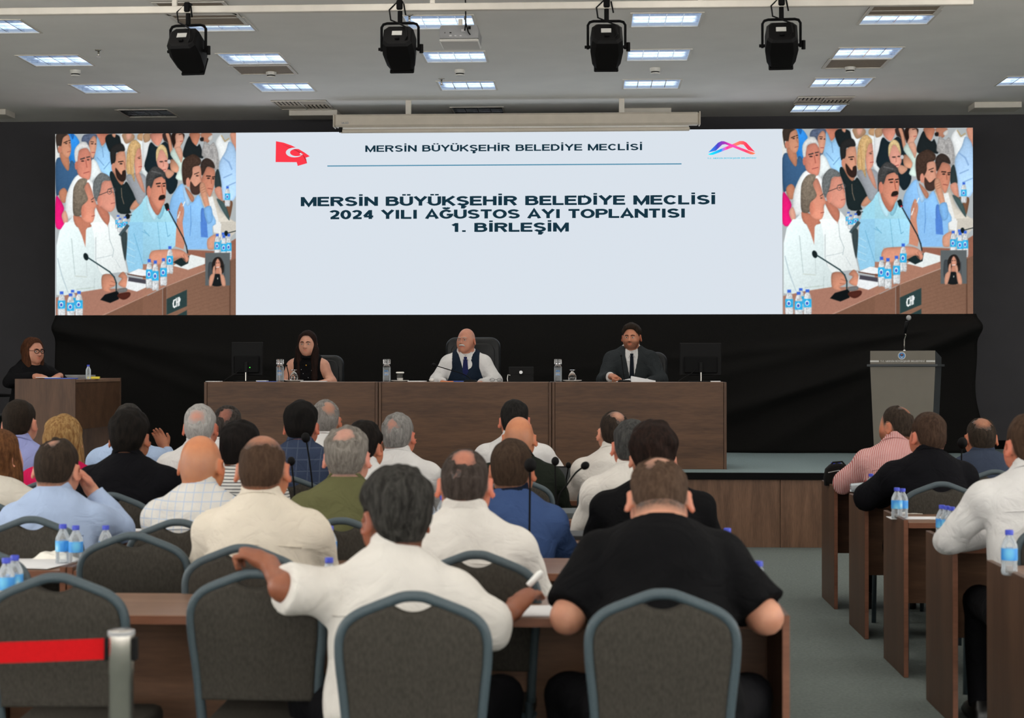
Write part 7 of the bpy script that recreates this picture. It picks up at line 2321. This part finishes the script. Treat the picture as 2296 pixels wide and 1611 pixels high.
def stage_person(label, px, py, Y, **kw):
    hy = Y - kw.get('lean', .04) - kw.get('head_fwd', .03)
    p = at(px, py, hy)
    lat = kw.get('lat', 0)
    return person(label, p.x + lat, Y, rz=PI, zt=p.z - ZS, z0=ZS, face=True, group='people on the stage', **kw)
VEST = cloth_mat('navy_waistcoat_wool', (24, 34, 48))
SUIT = cloth_mat('charcoal_suit_wool', (44, 48, 50))
def s2_extra(t, g): tie(t, g, M['tie_navy'], .014, .26)
def s3_extra(t, g): tie(t, g, M['tie_dark'], .014, .30, .016, .028)
stage_person('bald man with white moustache in navy waistcoat and tie on the stage', 1045, 737, 15.72, lean=.02, w=1.12, sh=.18, skin=(206, 150, 126), hair='bald', hcol=(170, 165, 160),
     cloth=WH2, layers=((('waistcoat', VEST, .021, 'none'), dict(armhole=.135, vneck=(.20, .33), sd=4)),), mous=(196, 194, 188), yaw=-.38, pitch=.04, seed=61, extra=s2_extra,
     arms={-1: [(-.29, .06, .80), (-.16, .36, .77), (-.10, .43, .77)], 1: [(.29, .06, .80), (.20, .34, .78), (.14, .42, .77)]})
stage_person('young man in dark suit and tie with a fist on the stage desk', 1416, 725, 15.72, lean=.05, w=1.05, sh=.185, skin=(202, 142, 112), hair='short', hcol=(34, 27, 22), hcol2=(66, 54, 44),
     cloth=WH2, layers=((('suit_jacket', SUIT, .022, 'long'), dict(blazer=True, vneck=(.34, .20), sd=4)),), yaw=-.22, pitch=-.06, seed=62, extra=s3_extra, beard=.55, thick=.018, hand_fine=(1,),
     arms={1: [(.27, .16, .80), (.20, .50, .845), (.165, .58, .84)], -1: [(-.28, .14, .80), (-.12, .40, .77), (-.06, .46, .77)], ('curl', 1): .95})
def s1_extra(t, g):
    N = g['N']
    yy = front_y(g, N[0], N[2] - .07, .012) + .004
    MB().ball((N[0], yy, N[2] - .07), .009, 8, 6).build('pendant', plain('gold', (206, 160, 70), .3, 1.0, var=.05, vscale=60), t, True)
    for k, (dx, dz) in enumerate([(-.05, -.12), (.03, -.15), (-.02, -.19), (.05, -.11), (-.06, -.17)]):
        y2 = front_y(g, N[0] + dx, N[2] + dz, .010) + .001
        MB().ball((N[0] + dx, y2, N[2] + dz), .003, 6, 4).build('bead', M['paper'], t)
stage_person('young woman with very long dark hair in black sleeveless top on the stage', 690, 741, 15.72, lean=.03, w=.92, sh=.155, skin=(216, 168, 146), hair='long', hcol=(26, 18, 16), hcol2=(58, 38, 32), thick=.014,
     top='sleeveless', cloth=BLACKC, sleeve='none', yaw=-.10, pitch=-.06, hlen=1.45, seed=63, extra=s1_extra, collar=BLACKC,
     arms={-1: [(-.24, .06, .79), (-.10, .34, .76), (-.05, .42, .76)], 1: [(.24, .06, .79), (.12, .34, .76), (.05, .42, .76)]}, hs=1.0)
p = at(72, 755, 14.72)
person('woman with glasses and reddish brown hair in black cardigan at the side desk', p.x - .04, 14.80, rz=-PI / 2 - .75, zt=p.z - ZS, z0=ZS, lean=.02, w=.98, sh=.165, skin=(206, 152, 128), hair='long', hcol=(60, 36, 24), hcol2=(112, 70, 46), thick=.018,
     top='blouse', cloth=cloth_mat('black_cardigan_knit', (17, 17, 19)), sleeve='long', yaw=.10, pitch=-.04, face=True, glasses=True, seed=64, group='people on the stage', hand_fine=(-1,), collar='none',
     arms={-1: [(-.25, .12, .80), (-.13, .31, .85), (-.07, .36, .845)], 1: [(.24, .06, .80), (.10, .30, .845), (.05, .37, .84)]}, hs=1.0)
